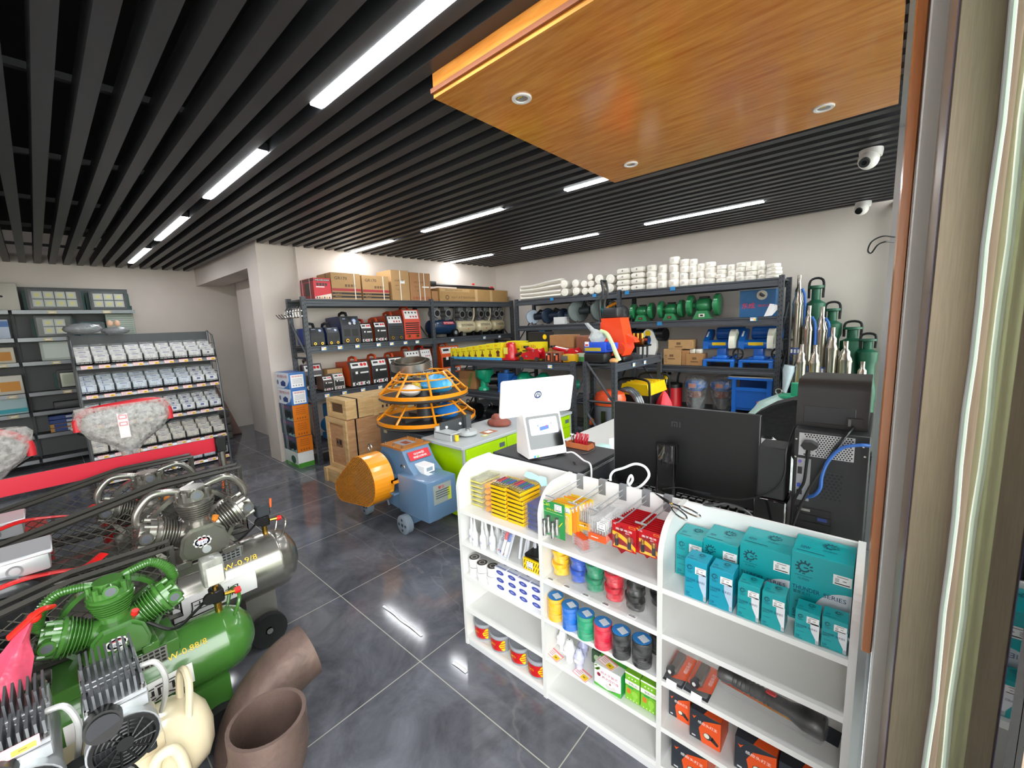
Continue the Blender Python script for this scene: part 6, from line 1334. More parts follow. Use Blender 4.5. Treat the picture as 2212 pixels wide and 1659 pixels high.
b = MB(); b.box(-2.62, -2.40, 4.06, 4.2, ZL+.001, ZL+.28, M('#8a5338', .7, bump=.4, bscale=14), .03); tag(b.at('wrapped_parcel', (-2.5, 4.13, ZL)), 'reddish-brown paper wrapped parcel beside the carton stack', 'parcel')
carton('green_white_carton', 'flat white and green carton below the brown parcel', -2.60, -2.42, 3.92, 4.04, ZL, .09, M('#b9c8b4', .5), lambda b: b.rect((-2.51, 3.92, ZL+.03), X_, Z_, .18, .05, M('#4f9a52', .5), .001))
carton('black_carton', 'black printed carton with a yellow seal behind the 32t boxes', -3.34, -3.02, 4.10, 4.21, ZL, .33, M('#1d1c1f', .5), lambda b: (b.disc((-3.08, 4.10, ZL+.27), X_, Z_, .03, YEL, 16, .001), b.rect((-3.1, 4.10, ZL+.2), X_, Z_, .1, .02, PAPER, .001)))
# green and blue water pumps on the middle tier
def pump(label, x, c, kind, s=1.0):
    z = .736; y = 3.93; t = thing('water_pump', label, 'water pump', (x, y, z), 0, 'water pumps on the low rack'); m = M(c, .35, coat=.3); b = MB()
    if kind == 'tall': b.box(x-.07*s, x+.09*s, y-.06, y+.08, z+.1, z+.27*s, m, .03); b.lathe([(.075*s, 0), (.07*s, .03), (.045*s, .05), (.045*s, .13), (.07*s, .15), (.085*s, .18), (.085*s, .27)], m, (x-.02, y-.02, z+.001), n=16); b.box(x-.16*s, x-.05, y-.05, y+.05, z+.16, z+.27, m, .02)
    elif kind == 'box': b.box(x-.1*s, x+.09*s, y-.07, y+.07, z+.02, z+.25*s, m, .015); b.cyl((x, y, z+.24*s), (x, y, z+.29*s), .035, m, n=12); b.box(x-.08, x+.07, y-.09, y+.09, z, z+.03, m)
    else: b.lathe([(0, -.1*s), (.09*s, -.09*s), (.135*s, -.04*s), (.135*s, .03*s), (.08*s, .08*s), (.06*s, .18*s)], m, (x-.02, y, z+.14*s), (.8, .45, 0), 20); b.box(x-.08, x+.08, y-.07, y+.07, z, z+.05, m, .006)
    b.at('casing', parent=t)
    b = MB(); b.cyl((x+.03, y+.03, z+.14), (x+.14*s, y+.13, z+.14), .07*s, m if kind != 'tall' else BLACK, n=16); b.at('motor', parent=t)
    if kind == 'valve':
        b = MB(); b.tube([(x-.1, y-.09, z+.14), (x-.05, y-.09, z+.20)], .022, M('#cc3a2c', .4), 8); b.tube([(x+.06, y-.08, z+.09), (x+.14, y-.1, z+.13)], .02, M('#d8442e', .4), 8); b.cyl((x+.1, y, z+.18), (x+.1, y, z+.27), .028, M('#b82e28', .4), n=12); b.at('spout', parent=t)
pump('tall green water pump with a funnel body, first of the pump row', -3.96, '#0f9a73', 'tall', 1.05)
pump('blue square water pump beside the tall green pump', -3.58, '#1d5fae', 'box', 1.0)
pump('rounded green water pump beside the blue pump', -3.25, '#128a66', 'round', 1.0)
pump('second rounded green water pump, left of the red spouts', -2.96, '#118262', 'round', 1.0)
pump('green pump with red spouts behind the till screen', -2.70, '#1a7f68', 'valve', .8)
for i, (x0, x1) in enumerate(((-4.42, -4.28), (-4.275, -4.1))): carton('brown_carton', f'brown carton at the left end of the pump row, {["left", "right"][i]} one', x0, x1, 3.86, 4.0, .736, .25, KR2, (lambda b: b.add([(-4.26, 3.859, .76), (-4.2, 3.859, .76), (-4.13, 3.859, .97), (-4.18, 3.859, .97)], [(0, 1, 2, 3)], M('#6f7a3a', .5))) if i else None, 'box', 'cartons in the pump row')
for i in range(4):
    x = -4.25+.44*i; t = thing('chain_hoist', f'black hoist with steel hook under the pump row, {ORD[i]} from the left', 'hoist', (x, 3.95, .301), 0, 'black hoists'); b = MB(); b.cyl((x-.1, 3.95, .42), (x+.1, 3.95, .42), .11, M('#131416', .3), n=18); b.box(x-.05, x+.05, 3.84, 4.0, .301, .40, BLACK, .01); b.at('drum', parent=t); b = MB(); b.tube(arc((x, 3.85, .56), X_, Z_, .03, -.5, 4, 10), .009, STEEL, 8); b.tube([(x, 3.86, .5), (x+.03, 3.86, .55)], .012, BLACK, 6); b.at('hook', parent=t)
# rack end: orange washer and neighbours
t = thing('pressure_washer', 'orange and black upright pressure washer on the low rack end', 'pressure washer', (-2.12, 4.15, ZL)); OW = M('#f0491c', .35, coat=.3)
b = MB()
b.prism([(-2.28, ZL+.46), (-2.06, ZL+.46), (-1.99, ZL+.14), (-2.04, ZL+.05), (-2.08, ZL+.17), (-2.16, ZL+.05), (-2.24, ZL+.2)], 'y', 4.05, 4.25, OW); b.box(-2.3, -2.25, 4.06, 4.12, ZL+.3, ZL+.42, OW, .01)
b.prism([(-2.09, ZL+.32), (-1.93, ZL+.24), (-1.91, ZL+.2), (-2.06, ZL+.19)], 'y', 4.1, 4.2, OW); b.cyl((-2.05, 4.035, ZL+.14), (-2.05, 4.06, ZL+.14), .055, OW, n=18); b.at('shell', parent=t)
b = MB(); b.box(-2.27, -2.1, 4.07, 4.23, ZL+.46, ZL+.57, M('#2a2b2d', .4), .02); b.cyl((-2.24, 4.02, ZL+.12), (-2.24, 4.2, ZL+.12), .1, M('#1d1d1f', .4), n=18); b.box(-2.3, -2.0, 4.02, 4.25, ZL+.001, ZL+.06, BLACK, .02); b.at('motor_block', parent=t)
b = MB()
for s in (4.1, 4.2): b.tube(spline([(-2.3, s, ZL+.4), (-2.32, s, ZL+.62), (-2.28, s, ZL+.74), (-2.3, s, ZL+.86)], 5), .013, M('#202123', .35), 8)
b.tube([(-2.3, 4.1, ZL+.86), (-2.3, 4.2, ZL+.86)], .013, M('#202123', .35), 8); b.at('push_handle', parent=t)
b = MB(); b.tube([(-2.36, 4.04, ZL+.18), (-2.2, 4.03, ZL+.2)], .035, OW, 8); b.cyl((-2.37, 4.03, ZL+.12), (-2.37, 4.06, ZL+.12), .05, OW, n=14); b.at('hose_reel', parent=t)
t = thing('plunger_pump', 'brass-bodied pump on a black stand beside the orange washer', 'pump', (-2.1, 4.55, ZL)); b = MB()
for k in range(4): b.cyl((-2.02-.05*k, 4.5, ZL+.2), (-2.02-.05*k, 4.5, ZL+.28), .022, BRASS, n=10)
b.box(-2.22, -1.99, 4.46, 4.6, ZL+.15, ZL+.22, M('#8a5a2a', .3, .9), .01); b.cyl((-1.99, 4.53, ZL+.2), (-1.95, 4.53, ZL+.2), .05, CHROME, n=14); b.at('pump_block', parent=t); b = MB(); 
for x in (-2.2, -2.0):
    for y in (4.48, 4.6): b.cyl((x, y, ZL+.001), (x, y, ZL+.15), .012, BLACK, n=8)
b.box(-2.24, -1.97, 4.44, 4.64, ZL+.13, ZL+.15, BLACK); b.at('stand', parent=t)
t = thing('battery_device', 'blue and black cased device half in a clear bag at the rack corner', 'machine', (-2.28, 3.93, ZL)); b = MB(); b.box(-2.36, -2.12, 3.82, 3.98, ZL+.001, ZL+.11, M('#17181a', .4), .02); b.at('lower_case', parent=t); b = MB(); b.box(-2.36, -2.10, 3.82, 3.98, ZL+.11, ZL+.22, M('#2450c8', .35), .015); b.box(-2.10, -2.03, 3.84, 3.96, ZL+.14, ZL+.21, M('#2450c8', .35), .01); b.rect((-2.25, 3.82, ZL+.145), X_, Z_, .19, .035, M('#b9a52a', .4), .002); b.rect((-2.32, 3.82, ZL+.2), X_, Z_, .05, .05, PAPER, .002); b.rect((-2.32, 3.82, ZL+.19), X_, Z_, .036, .016, RED, .004); b.at('upper_case', parent=t)
b = MB(); vs = []
for k, (z, r, dx) in enumerate(((.2, .07, 0), (.26, .1, 0), (.32, .07, .02), (.36, .03, -.06), (.42, .025, -.12))):
    for j in range(10): a = 2*PI*j/10; rr = r*(1+.2*math.sin(3*a+k)); vs.append((-2.25+dx+rr*math.cos(a), 3.9+rr*math.sin(a)*.7, ZL+z))
b.add(vs, [(k*10+j, k*10+(j+1) % 10, (k+1)*10+(j+1) % 10, (k+1)*10+j) for k in range(4) for j in range(10)], M('#b6bbbb', .2, bump=.8, bscale=25), True); b.at('bag', parent=t)
b = MB(); b.tube(spline([(-2.20, 3.9, ZL+.33), (-2.12, 3.88, ZL+.3), (-2.05, 3.86, ZL+.2), (-2.0, 3.85, ZL+.1), (-1.97, 3.86, ZL+.03)], 5), .022, M('#cfe0a8', .4), 8); b.at('strap', parent=t)
b = MB(); b.ball((-2.02, 3.84, ZL+.03), (.05, .035, .028), M('#e0a060', .4, bump=.6, bscale=30), 10, 6); tag(b.at('crumpled_tag', (-2.02, 3.84, ZL)), 'crumpled orange and white paper tag on the rack corner', 'paper')
t = thing('vacuum_cleaner', 'orange and grey drum vacuum cleaner with a clear hose', 'vacuum cleaner', (-2.18, 4.05, .422)); b = MB(); b.lathe([(.13, 0), (.155, .02), (.16, .26), (.15, .27)], M('#6f7380', .4), (-2.18, 4.05, .423), n=28); b.box(-2.20, -2.14, 3.88, 3.91, .5, .64, BLACK, .008); b.at('drum', parent=t); b = MB(); b.lathe([(.165, .27), (.17, .33), (.15, .39), (.08, .42), (0, .42)], M('#f0562a', .35, coat=.3), (-2.18, 4.05, .423), n=28); b.rect((-2.10, 3.892, .775), X_, Z_, .04, .03, PAPER, .002); b.at('motor_head', parent=t)
b = MB()
for k in range(3): b.tube(arc((-2.06, 4.15+.05*k, .6), X_, Z_, .17, -1.2, 2.6, 16, .24), .024, M('#4d5052', .15, coat=.6), 8)
b.at('hose', parent=t); b = MB(); b.ball((-2.36, 3.93, .50), (.05, .03, .045), M('#ef6a2c', .4), 14, 8); b.at('brush_head', parent=t)
t = thing('generator', 'generator with a ribbed yellow lid and black frame under the rack end', 'generator', (-2.08, 4.68, .422)); b = MB(); b.box(-2.26, -1.90, 4.42, 4.95, .423, .74, M('#161718', .45), .01); b.at('body', parent=t); b = MB(); b.prism([(-2.26, .74), (-1.90, .74), (-1.93, .86), (-2.23, .86)], 'y', 4.43, 4.94, YEL)
for y in (4.52, 4.62, 4.73, 4.83): b.box(-2.21, -1.95, y-.012, y+.012, .86, .875, YEL)
b.at('lid', parent=t); b = MB()
for y in (4.40, 4.97): b.tube(spline([(-1.885, y, .43), (-1.885, y, .8), (-1.93, y, .92), (-2.22, y, .92), (-2.28, y, .8), (-2.28, y, .43)], 5), .014, BLACK, 8)
b.at('frame', parent=t)
b = MB(); vs = []
for k, (z, r) in enumerate(((.42, .11), (.55, .10), (.66, .07), (.74, .035), (.78, .01))):
    for j in range(12): a = 2*PI*j/12; rr = r*(1+.2*math.sin(4*a+k*.6)); vs.append((-1.80+rr*math.cos(a), 4.6+rr*math.sin(a), z))
b.add(vs, [(k*12+j, k*12+(j+1) % 12, (k+1)*12+(j+1) % 12, (k+1)*12+j) for k in range(4) for j in range(12)], M('#e02238', .5), True); b.box(-1.87, -1.73, 4.54, 4.66, 0, .43, M('#3c3f44', .5), .01); tag(b.at('draped_machine', (-1.8, 4.6, 0)), 'grey machine draped with a red cloth in front of the generator', 'machine')
# stainless borehole pumps against the back wall
def bore(label, x, y, z1, r, sections, cable_, z0=.0):
    r *= 1.22
    t = thing('borehole_pump', label, 'borehole pump', (x, y, z0), 0, 'stainless borehole pumps'); H = z1-z0; b = MB()
    prof = [(0, 0), (r, .005)]
    for k in range(sections):
        za = H*.86*k/sections; zb = H*.86*(k+1)/sections; prof += [(r, za+.01), (r, zb-.03), (r*1.08, zb-.028), (r*1.08, zb-.012), (r, zb-.01)]
    prof += [(r, H*.86), (r*.7, H*.89), (r*.7, H*.92), (r*.36, H*.94), (r*.36, H), (0, H)]
    b.lathe(prof, M('#b9b3a6', .2, .95), (x, y, z0), n=20); b.at('tube', parent=t)
    b = MB(); rr = r+.002; zz = z0+H*.58; n = 8; b.add([(x+rr*math.cos(a), y+rr*math.sin(a), z) for z in (zz, zz+.07) for a in [-2.6+2.1*k/n for k in range(n+1)]], [(k, k+1, n+2+k, n+1+k) for k in range(n)], M('#4a63a8', .4))
    for k in range(3): b.rect((x-.6*r+.6*r*k, y-rr*(.85 if k != 1 else 1.0), zz+.035), X_, Z_, r*.35, .04, PAPER, .004)
    b.at('label', parent=t)
    if cable_: b = MB(); b.tube(spline([(x+r*.6, y-.02, z0+H*.93), (x+r*1.25, y-.03, z0+H*.85), (x+r*1.25, y-.03, z0+H*.5), (x+r*.9, y-.04, z0+H*.35)], 5), .012, M('#2a63b4', .4), 8); b.at('cable', parent=t)
def greenpump(label, x, y, z1, r):
    t = thing('submersible_pump', label, 'submersible pump', (x, y, 0), 0, 'green submersible pumps'); m = M('#17573f', .45, coat=.1); b = MB(); b.lathe([(0, 0), (r, .01), (r, z1*.5), (r*1.06, z1*.52), (r*1.06, z1*.6), (r*.8, z1*.7), (r*.8, z1*.8), (r*1.0, z1*.83), (r*1.0, z1*.9), (r*.45, z1*.92), (r*.45, z1*.98), (r*.8, z1*.985), (r*.8, z1), (0, z1)], m, (x, y, 0), n=20); b.at('body', parent=t)
    b = MB(); b.tube(spline([(x-r*.7, y, z1*.93), (x-r*.6, y, z1*1.03), (x+r*.6, y, z1*1.03), (x+r*.7, y, z1*.93)], 5), .012, BLACK, 8); b.at('handle', parent=t)
bore('tallest stainless borehole pump right by the rack post', -.69, 5.42, 1.98, .042, 3, True)
bore('second tall stainless borehole pump with a blue label and cable', -.585, 5.38, 1.66, .042, 2, True)
bore('third tall stainless borehole pump with a blue label and cable', -.475, 5.40, 1.64, .045, 2, True)
bore('medium stainless borehole pump with a narrow top stub', -.375, 5.36, 1.43, .045, 2, False)
bore('short wide stainless borehole pump near the window', -.265, 5.36, 1.29, .05, 2, False)
bore('short stainless borehole pump in front of the tallest ones', -.61, 5.2, 1.27, .042, 2, False)
bore('short stainless borehole pump beside the front short one', -.50, 5.22, 1.26, .042, 2, False)
bore('lowest stainless borehole pump behind the label printer', -.12, 5.25, 1.10, .04, 1, False)
greenpump('tall green submersible pump behind the second borehole pump', -.56, 5.62, 1.87, .09)
greenpump('green submersible pump behind the third borehole pump', -.41, 5.65, 1.62, .09)
greenpump('green submersible pump behind the short wide borehole pump', -.23, 5.62, 1.42, .10)
greenpump('green submersible pump with black handle next to the window', -.10, 5.55, 1.30, .085)
b = MB(); b.lathe([(.0, .0), (.02, .01), (.055, .25), (.05, .3), (0, .3)], M('#bfd0d8', .4, bump=.4, bscale=30), (-.74, 5.18, .75), (.12, .0, 1), 12); b.cyl((-.74, 5.18, 0), (-.74, 5.18, .76), .02, BRASS, n=10); tag(b.at('bagged_rod', (-.74, 5.18, 0)), 'rod with a pale plastic bag over its top by the rack post', 'rod')

# ================================================================ PILLAR BOXES, CRATES, MACHINES
for i in range(6):
    z = .1905*i; h = .189; x0, x1, y0, y1 = -5.50+.012*math.sin(i*2), -5.107+.01*math.sin(i*2), 1.875-.0, 2.058
    kind = 'white and green' if i == 0 else ('orange-ended' if i < 4 else 'white and blue'); b = MB()
    side = ['#dfe5df', '#2c4d55', '#2c4d55', '#2c4d55', '#dfe6ef', '#dfe6ef'][i]; end = ['#eceeea', '#e07b1c', '#e07b1c', '#e07b1c', '#2f6fb8', '#2f6fb8'][i]
    b.box(x0, x1, y0, y1, z+.001, z+h, M(side, .4), .001); b.rect((x1, (y0+y1)/2, z+h/2), Y_, Z_, y1-y0, h-.002, M(end, .4), .001)
    b.rect(((x0+x1)/2, (y0+y1)/2, z+h), X_, Y_, x1-x0, y1-y0, M('#2c66ad' if i > 3 else '#3d4a6a', .4), .001)
    if i == 0: b.rect((x1, 1.966, z+.03), Y_, Z_, .183, .055, M('#4c9a35', .4), .002); b.rect(((x0+x1)/2, y0, z+.02), X_, Z_, x1-x0, .04, M('#4c9a35', .4), .001); b.disc(((x0+x1)/2+.06, y0, z+.09), X_, Z_, .07, M('#2c5a40', .5), 14, .001, .05)
    elif i < 4:
        b.rect(((x0+x1)/2, y0, z+h-.03), X_, Z_, x1-x0, .055, M('#3a4a72', .4), .001); b.text('高压清洗泵', ((x0+x1)/2, y0, z+h-.03), X_, Z_, .03, M('#b0505a', .5), .24, .003); b.disc(((x0+x1)/2+.02, y0, z+.075), X_, Z_, .075, M('#0e1a1c', .5), 14, .002, .05); b.disc(((x0+x1)/2+.12, y0, z+.07), X_, Z_, .05, M('#0e1a1c', .5), 12, .002); b.rect(((x0+x1)/2+.1, y0, z+.02), X_, Z_, .18, .035, M('#7fa7a8', .4), .001)
        for k in range(3): b.rect((x1, 1.966, z+.125-.022*k), Y_, Z_, .11, .006, M('#a8520e', .5), .002)
        b.text('易碎品', (x1, 1.966, z+.15), Y_, Z_, .018, M('#a03a10', .5), .1, .002)
        for k in range(4): b.rect((x1, 1.92+.03*k, z+.03), Y_, Z_, .016, .02, M('#a8520e', .5), .002)
    else:
        b.text('增强增压水泵', ((x0+x1)/2+.0, y0, z+h-.045), X_, Z_, .034, M('#c23a34', .5), .30, .002); b.add([(x0+.2, y0-.001, z+.002), (x1, y0-.001, z+.002), (x1, y0-.001, z+.1), (x0+.33, y0-.001, z+.04)], [(0, 1, 2, 3)], M('#3174c0', .4)); b.add([(x0+.15, y0-.002, z+.03), (x0+.28, y0-.002, z+.03), (x0+.29, y0-.002, z+.08), (x0+.22, y0-.002, z+.1), (x0+.14, y0-.002, z+.07)], [(0, 1, 2, 3, 4)], M('#173a7a', .5)); b.disc((x0+.05, y0, z+.07), X_, Z_, .03, M('#6b7a92', .5), 12, .001)
        b.rect((x1, 1.966, z+.09), Y_, Z_, .145, .15, PAPER, .002); b.text('增强增压', (x1, 1.966, z+.145), Y_, Z_, .02, M('#c23a34', .5), .12, .004)
        for k in range(4): b.rect((x1, 1.966, z+.115-.016*k), Y_, Z_, .11, .004, M('#8a94a4', .5), .004)
        for k in range(4): b.rect((x1, 1.92+.03*k, z+.04), Y_, Z_, .014, .014, M('#8a94a4', .5), .004)
    for sx in (x0+.10, x0+.14): b.rect((sx, y0, z+h/2), X_, Z_, .01, h, M('#e4e7e8', .4), .004)
    tag(b.at('pump_carton', (-5.3, 1.966, z)), f'{kind} pump carton, {stack_word(i, 6)} of the stack at the white pillar', 'box', 'pump cartons stacked at the pillar')
PLY = wood_mat('#a9774f', '#c59a70', (1.2, 1.2, 7), .7, 0, 4); PINE = wood_mat('#b8935f', '#d6b785', (1.5, 1.5, 8), .7, 0, 4)
t = thing('wooden_crate', 'big reddish plywood crate on the floor behind the cutter', 'crate', (-4.22, 2.35, .15), 0, 'wooden crates')
b = MB(); b.box(-4.44, -4.0, 1.965, 2.85, .151, .70, PLY); b.at('panels', parent=t); b = MB()
for x0, x1, z0, z1 in ((-4.44, -4.38, .151, .70), (-4.06, -4.0, .151, .70), (-4.38, -4.06, .151, .2), (-4.38, -4.06, .65, .70)): b.box(x0, x1, 1.95, 1.965, z0, z1, PINE)
b.at('battens', parent=t); b = MB(); b.box(-4.0, -3.996, 2.05, 2.064, .151, .70, BLACK); b.box(-4.44, -4.0, 2.05, 2.064, .70, .704, BLACK); b.at('strap', parent=t); b = MB(); b.rect((-4.2, 1.965, .44), X_, Z_, .14, .09, M('#7f5a3a', .6), .001); b.add([(-4.26, 1.963, .43), (-4.21, 1.963, .43), (-4.235, 1.963, .475)], [(0, 1, 2)], INK); b.rect((-4.17, 1.963, .45), X_, Z_, .04, .05, INK, .001); b.at('stencil', parent=t)
t = thing('wooden_crate', 'low pine crate under the big plywood crate', 'crate', (-4.25, 2.3, 0), 0, 'wooden crates'); b = MB(); b.box(-4.46, -4.05, 1.90, 2.8, .001, .15, PINE, .003); b.at('panels', parent=t); b = MB(); b.box(-4.46, -4.40, 1.885, 1.9, 0, .15, PINE); b.box(-4.11, -4.05, 1.885, 1.9, 0, .15, PINE); b.at('battens', parent=t)
for i, (y0, y1, lab) in enumerate(((1.985, 2.68, 'long pine crate lying on top of the plywood crate'), (2.69, 3.1, 'pine crate behind the long one on the plywood crate'))):
    t = thing('wooden_crate', lab, 'crate', (-4.2, (y0+y1)/2, .705), 0, 'wooden crates'); b = MB(); b.box(-4.42, -4.0, y0, y1, .7055, .905, PINE, .002); b.at('panels', parent=t); b = MB()
    b.box(-4.42, -4.36, y0-.015, y0, .7055, .905, PINE); b.box(-4.06, -4.0, y0-.015, y0, .7055, .905, PINE); b.box(-4.36, -4.06, y0-.015, y0, .7055, .75, PINE); b.box(-4.36, -4.06, y0-.015, y0, .87, .905, PINE)
    b.box(-4.0, -3.985, y0+.28, y0+.34, .70, .91, PINE); b.at('battens', parent=t); b = MB(); b.box(-4.0, -3.996, y0+.10, y0+.115, .706, .909, BLACK); b.box(-4.42, -3.996, y0+.1, y0+.115, .905, .909, BLACK)
    if i == 0: b.rect((-4.21, y0, .81), X_, Z_, .22, .09, M('#5d4026', .6), .001)
    b.at('strap', parent=t); b = MB()
    for k in range(8): b.rect((-4.0, y0+.40+.05*(k % 4), .84-.06*(k//4)), Y_, Z_, .022, .03, INK, .001)
    if y1-y0 > .5: b.at('stencil', parent=t)
t = thing('blue_pump', 'bright blue pump standing on the bottom shelf behind the crates', 'pump', (-5.2, 2.36, .251)); b = MB(); b.cyl((-5.3, 2.36, .42), (-5.08, 2.36, .42), .10, M('#1c7fc0', .35), n=20); b.cyl((-5.08, 2.36, .42), (-5.06, 2.36, .42), .06, M('#0f5a92', .35), n=18); b.box(-5.32, -5.1, 2.28, 2.44, .252, .33, M('#1c7fc0', .35), .01); b.box(-5.3, -5.1, 2.3, 2.42, .52, .70, M('#1b6fa8', .35), .02); b.at('casing', parent=t)
# green workbench with clamp
LG = M('#a8d400', .25, coat=.5); GT = M('#b3b8ba', .35)
t = thing('workbench', 'lime green metal workbench with a grey top', 'workbench', (-2.72, 2.9, 0))
b = MB(); b.box(-2.975, -2.47, 2.155, 3.70, .02, .612, LG); b.at('carcass', parent=t)
b = MB(); b.box(-2.995, -2.455, 2.13, 3.72, .612, .64, GT, .004); b.at('top', parent=t)
for y in (2.15, 3.69): b = MB(); b.box(-2.478, -2.462, y-.004, y+.018, 0, .612, M('#c9ced0', .4, .5)); b.at('corner_post', parent=t)
for y0, y1 in ((2.18, 2.66), (2.67, 3.15), (3.16, 3.68)):
    b = MB(); b.box(-2.47, -2.458, y0, y1, .49, .605, LG, .002); b.at('drawer', parent=t); d = t.children[-1]
    b = MB(); b.rect((-2.458, y1-.06, .55), Y_, Z_, .07, .04, M('#55606a', .4), .001); b.at('handle', parent=t) 
    b = MB(); b.box(-2.47, -2.458, y0, y1, .04, .48, LG, .002); b.at('door', parent=t)
t = thing('bench_clamp', 'grey bending clamp with a round dial on the workbench corner', 'clamp', (-2.75, 2.25, .64)); b = MB(); LGY = M('#b9bdbd', .35)
b.box(-2.88, -2.86, 2.20, 2.55, .641, .74, LGY); b.box(-2.88, -2.66, 2.19, 2.205, .641, .70, LGY); b.box(-2.88, -2.66, 2.19, 2.3, .695, .705, LGY); b.at('bracket', parent=t)
b = MB(); b.box(-2.86, -2.845, 2.24, 2.52, .66, .77, M('#4b4f52', .4, .4)); b.cyl((-2.845, 2.30, .72), (-2.835, 2.30, .72), .012, WHITE, n=10); b.cyl((-2.845, 2.46, .72), (-2.835, 2.46, .72), .012, WHITE, n=10); b.box(-2.84, -2.80, 2.50, 2.56, .66, .79, M('#5a5e60', .4, .4)); b.at('jaw', parent=t)
b = MB(); b.cyl((-2.70, 2.42, .655), (-2.70, 2.42, .685), .085, LGY, n=28); b.cyl((-2.70, 2.42, .642), (-2.70, 2.42, .655), .06, M('#8d9192', .4), n=24); b.cyl((-2.70, 2.42, .685), (-2.70, 2.42, .70), .02, STEEL, n=14); b.at('dial', parent=t)
b = MB(); b.cyl((-2.64, 2.24, .642), (-2.64, 2.24, .69), .018, YEL, n=12); b.at('knob', parent=t)
b = MB(); b.ball((-2.72, 2.85, .665), (.13, .1, .045), M('#8a4a3c', .7, bump=.7, bscale=14), 16, 8, -.5); b.ball((-2.75, 2.85, .70), (.06, .05, .05), M('#8a4a3c', .7, bump=.7, bscale=14), 12, 7); tag(b.at('leather_gloves', (-2.72, 2.85, .641)), 'brown leather gloves heaped on the workbench', 'gloves')
for x, y, w, d, c, lab in ((-2.62, 2.60, .1, .14, '#b0683a', 'small orange printed card on the workbench'), (-2.56, 2.50, .05, .07, '#c9cf6a', 'small white and yellow slip on the workbench')): b = MB(); b.box(x-w/2, x+w/2, y-d/2, y+d/2, .6405, .6425, M(c, .5)); b.rect((x, y, .6425), X_, Y_, w*.6, d*.5, PAPER, .0008); tag(b.at('paper_card', (x, y, .64)), lab, 'paper')
# grey cabinet with red sheet, two power trowels on it
t = thing('steel_cabinet', 'dark grey steel cabinet with a handle under the trowels', 'cabinet', (-3.4, 2.5, 0)); b = MB(); b.box(-3.78, -3.02, 2.20, 2.85, 0, .63, M('#50575d', .45), .006); b.at('body', parent=t); b = MB(); b.tube([(-3.24, 2.195, .53), (-3.10, 2.185, .53)], .008, CHROME, 8); b.at('handle', parent=t); b = MB(); b.rect((-3.68, 2.2, .59), X_, Z_, .06, .04, M('#c9c49a', .5), .001); b.at('label', parent=t)
b = MB(); b.prism(rrect(-3.62, -3.03, .02, .50, .03, 3), 'y', 2.165, 2.188, M('#a30f1d', .35, coat=.3)); tag(b.at('red_sheet', (-3.3, 2.18, .0)), 'dark red steel panel leaning on the grey cabinet', 'panel')
def trowel(label, cx, cy, z, R, r2, h, bags):
    t = thing('power_trowel', label, 'power trowel', (cx, cy, z), 0, 'orange power trowels'); OT = M('#f0930f', .3, coat=.4)
    b = MB(); n = 48
    b.lathe([(R-.004, .03), (R+.004, .03), (R+.006, .065), (R-.002, .065), (R-.004, .03)], OT, (cx, cy, z), n=n); b.at('guard_ring', parent=t)
    for rr, zz in ((R*.84, .12), (R*.68, .19), (r2, h)):
        b = MB(); b.tube(arc((cx, cy, z+zz), X_, Y_, rr, 0, 2*PI, 40)[:-1], .008, OT, 6, closed=True); b.at('cage_ring', parent=t)
    for k in range(8):
        a = k*PI/4+.3; b = MB(); b.tube([(cx+R*math.cos(a), cy+R*math.sin(a), z+.05), (cx+R*.84*math.cos(a), cy+R*.84*math.sin(a), z+.12), (cx+r2*math.cos(a), cy+r2*math.sin(a), z+h)], .011, OT, 6); b.at('cage_bar', parent=t)
    b = MB(); b.lathe([(0, .0), (R*.98, .0), (R+.01, .012), (R*.97, .028), (R*.9, .02), (0, .02)], M('#3b3a37', .5, noise=.2, nscale=8), (cx, cy, z), n=n); b.at('float_pan', parent=t)
    b = MB(); b.cyl((cx, cy, z+.02), (cx, cy, z+.2), .1, M('#55565a', .4, .5), n=18); b.box(cx-.28, cx+.28, cy-.03, cy+.03, z+.03, z+.06, M('#4a4a4c', .4, .5)); b.box(cx-.03, cx+.03, cy-.28, cy+.28, z+.03, z+.06, M('#4a4a4c', .4, .5)); b.at('gearbox', parent=t)
    for c, dx, dy, sx, sy, sz in bags:
        b = MB(); vs = []
        for k in range(7):
            for j in range(12): a = 2*PI*j/12; q = math.sin(PI*(k+.3)/6.6); vs.append((cx+dx+sx*q*math.cos(a)*(1+.15*math.sin(3*a+k)), cy+dy+sy*q*math.sin(a), z+.03+sz*k/6*(1+.06*math.sin(a*2))))
        b.add(vs, [(k*12+j, k*12+(j+1) % 12, (k+1)*12+(j+1) % 12, (k+1)*12+j) for k in range(6) for j in range(12)]+[tuple(range(72, 84))], M(c, .3, bump=.5, bscale=16), True); b.at('plastic_bag', parent=t)
    return t
trowel('lower orange power trowel cage on the grey cabinet', -3.42, 2.53, .665, .485, .27, .25, [('#2a78c8', .26, .04, .15, .12, .17)])
trowel('upper orange power trowel stacked on the lower one', -3.36, 2.47, .925, .425, .23, .25, [('#3aa0d8', .16, .04, .2, .15, .19), ('#e3dcd6', .04, -.18, .11, .1, .11), ('#d8b92a', -.0, -.05, .08, .08, .17)])
b = MB(); b.lathe([(.195, 0), (.2, 0), (.2, .075), (.195, .075), (.195, 0)], M('#a8a49b', .3, .9), (-3.62, 2.52, 1.19), (.1, -.12, 1), 40); b.lathe([(.155, .02), (.16, .02), (.16, .09), (.155, .09), (.155, .02)], M('#8f8b83', .3, .9), (-3.62, 2.52, 1.19), (.1, -.12, 1), 40); tag(b.at('steel_hoop', (-3.62, 2.52, 1.19)), 'coiled steel band hoop lying tilted on the upper trowel', 'steel band')
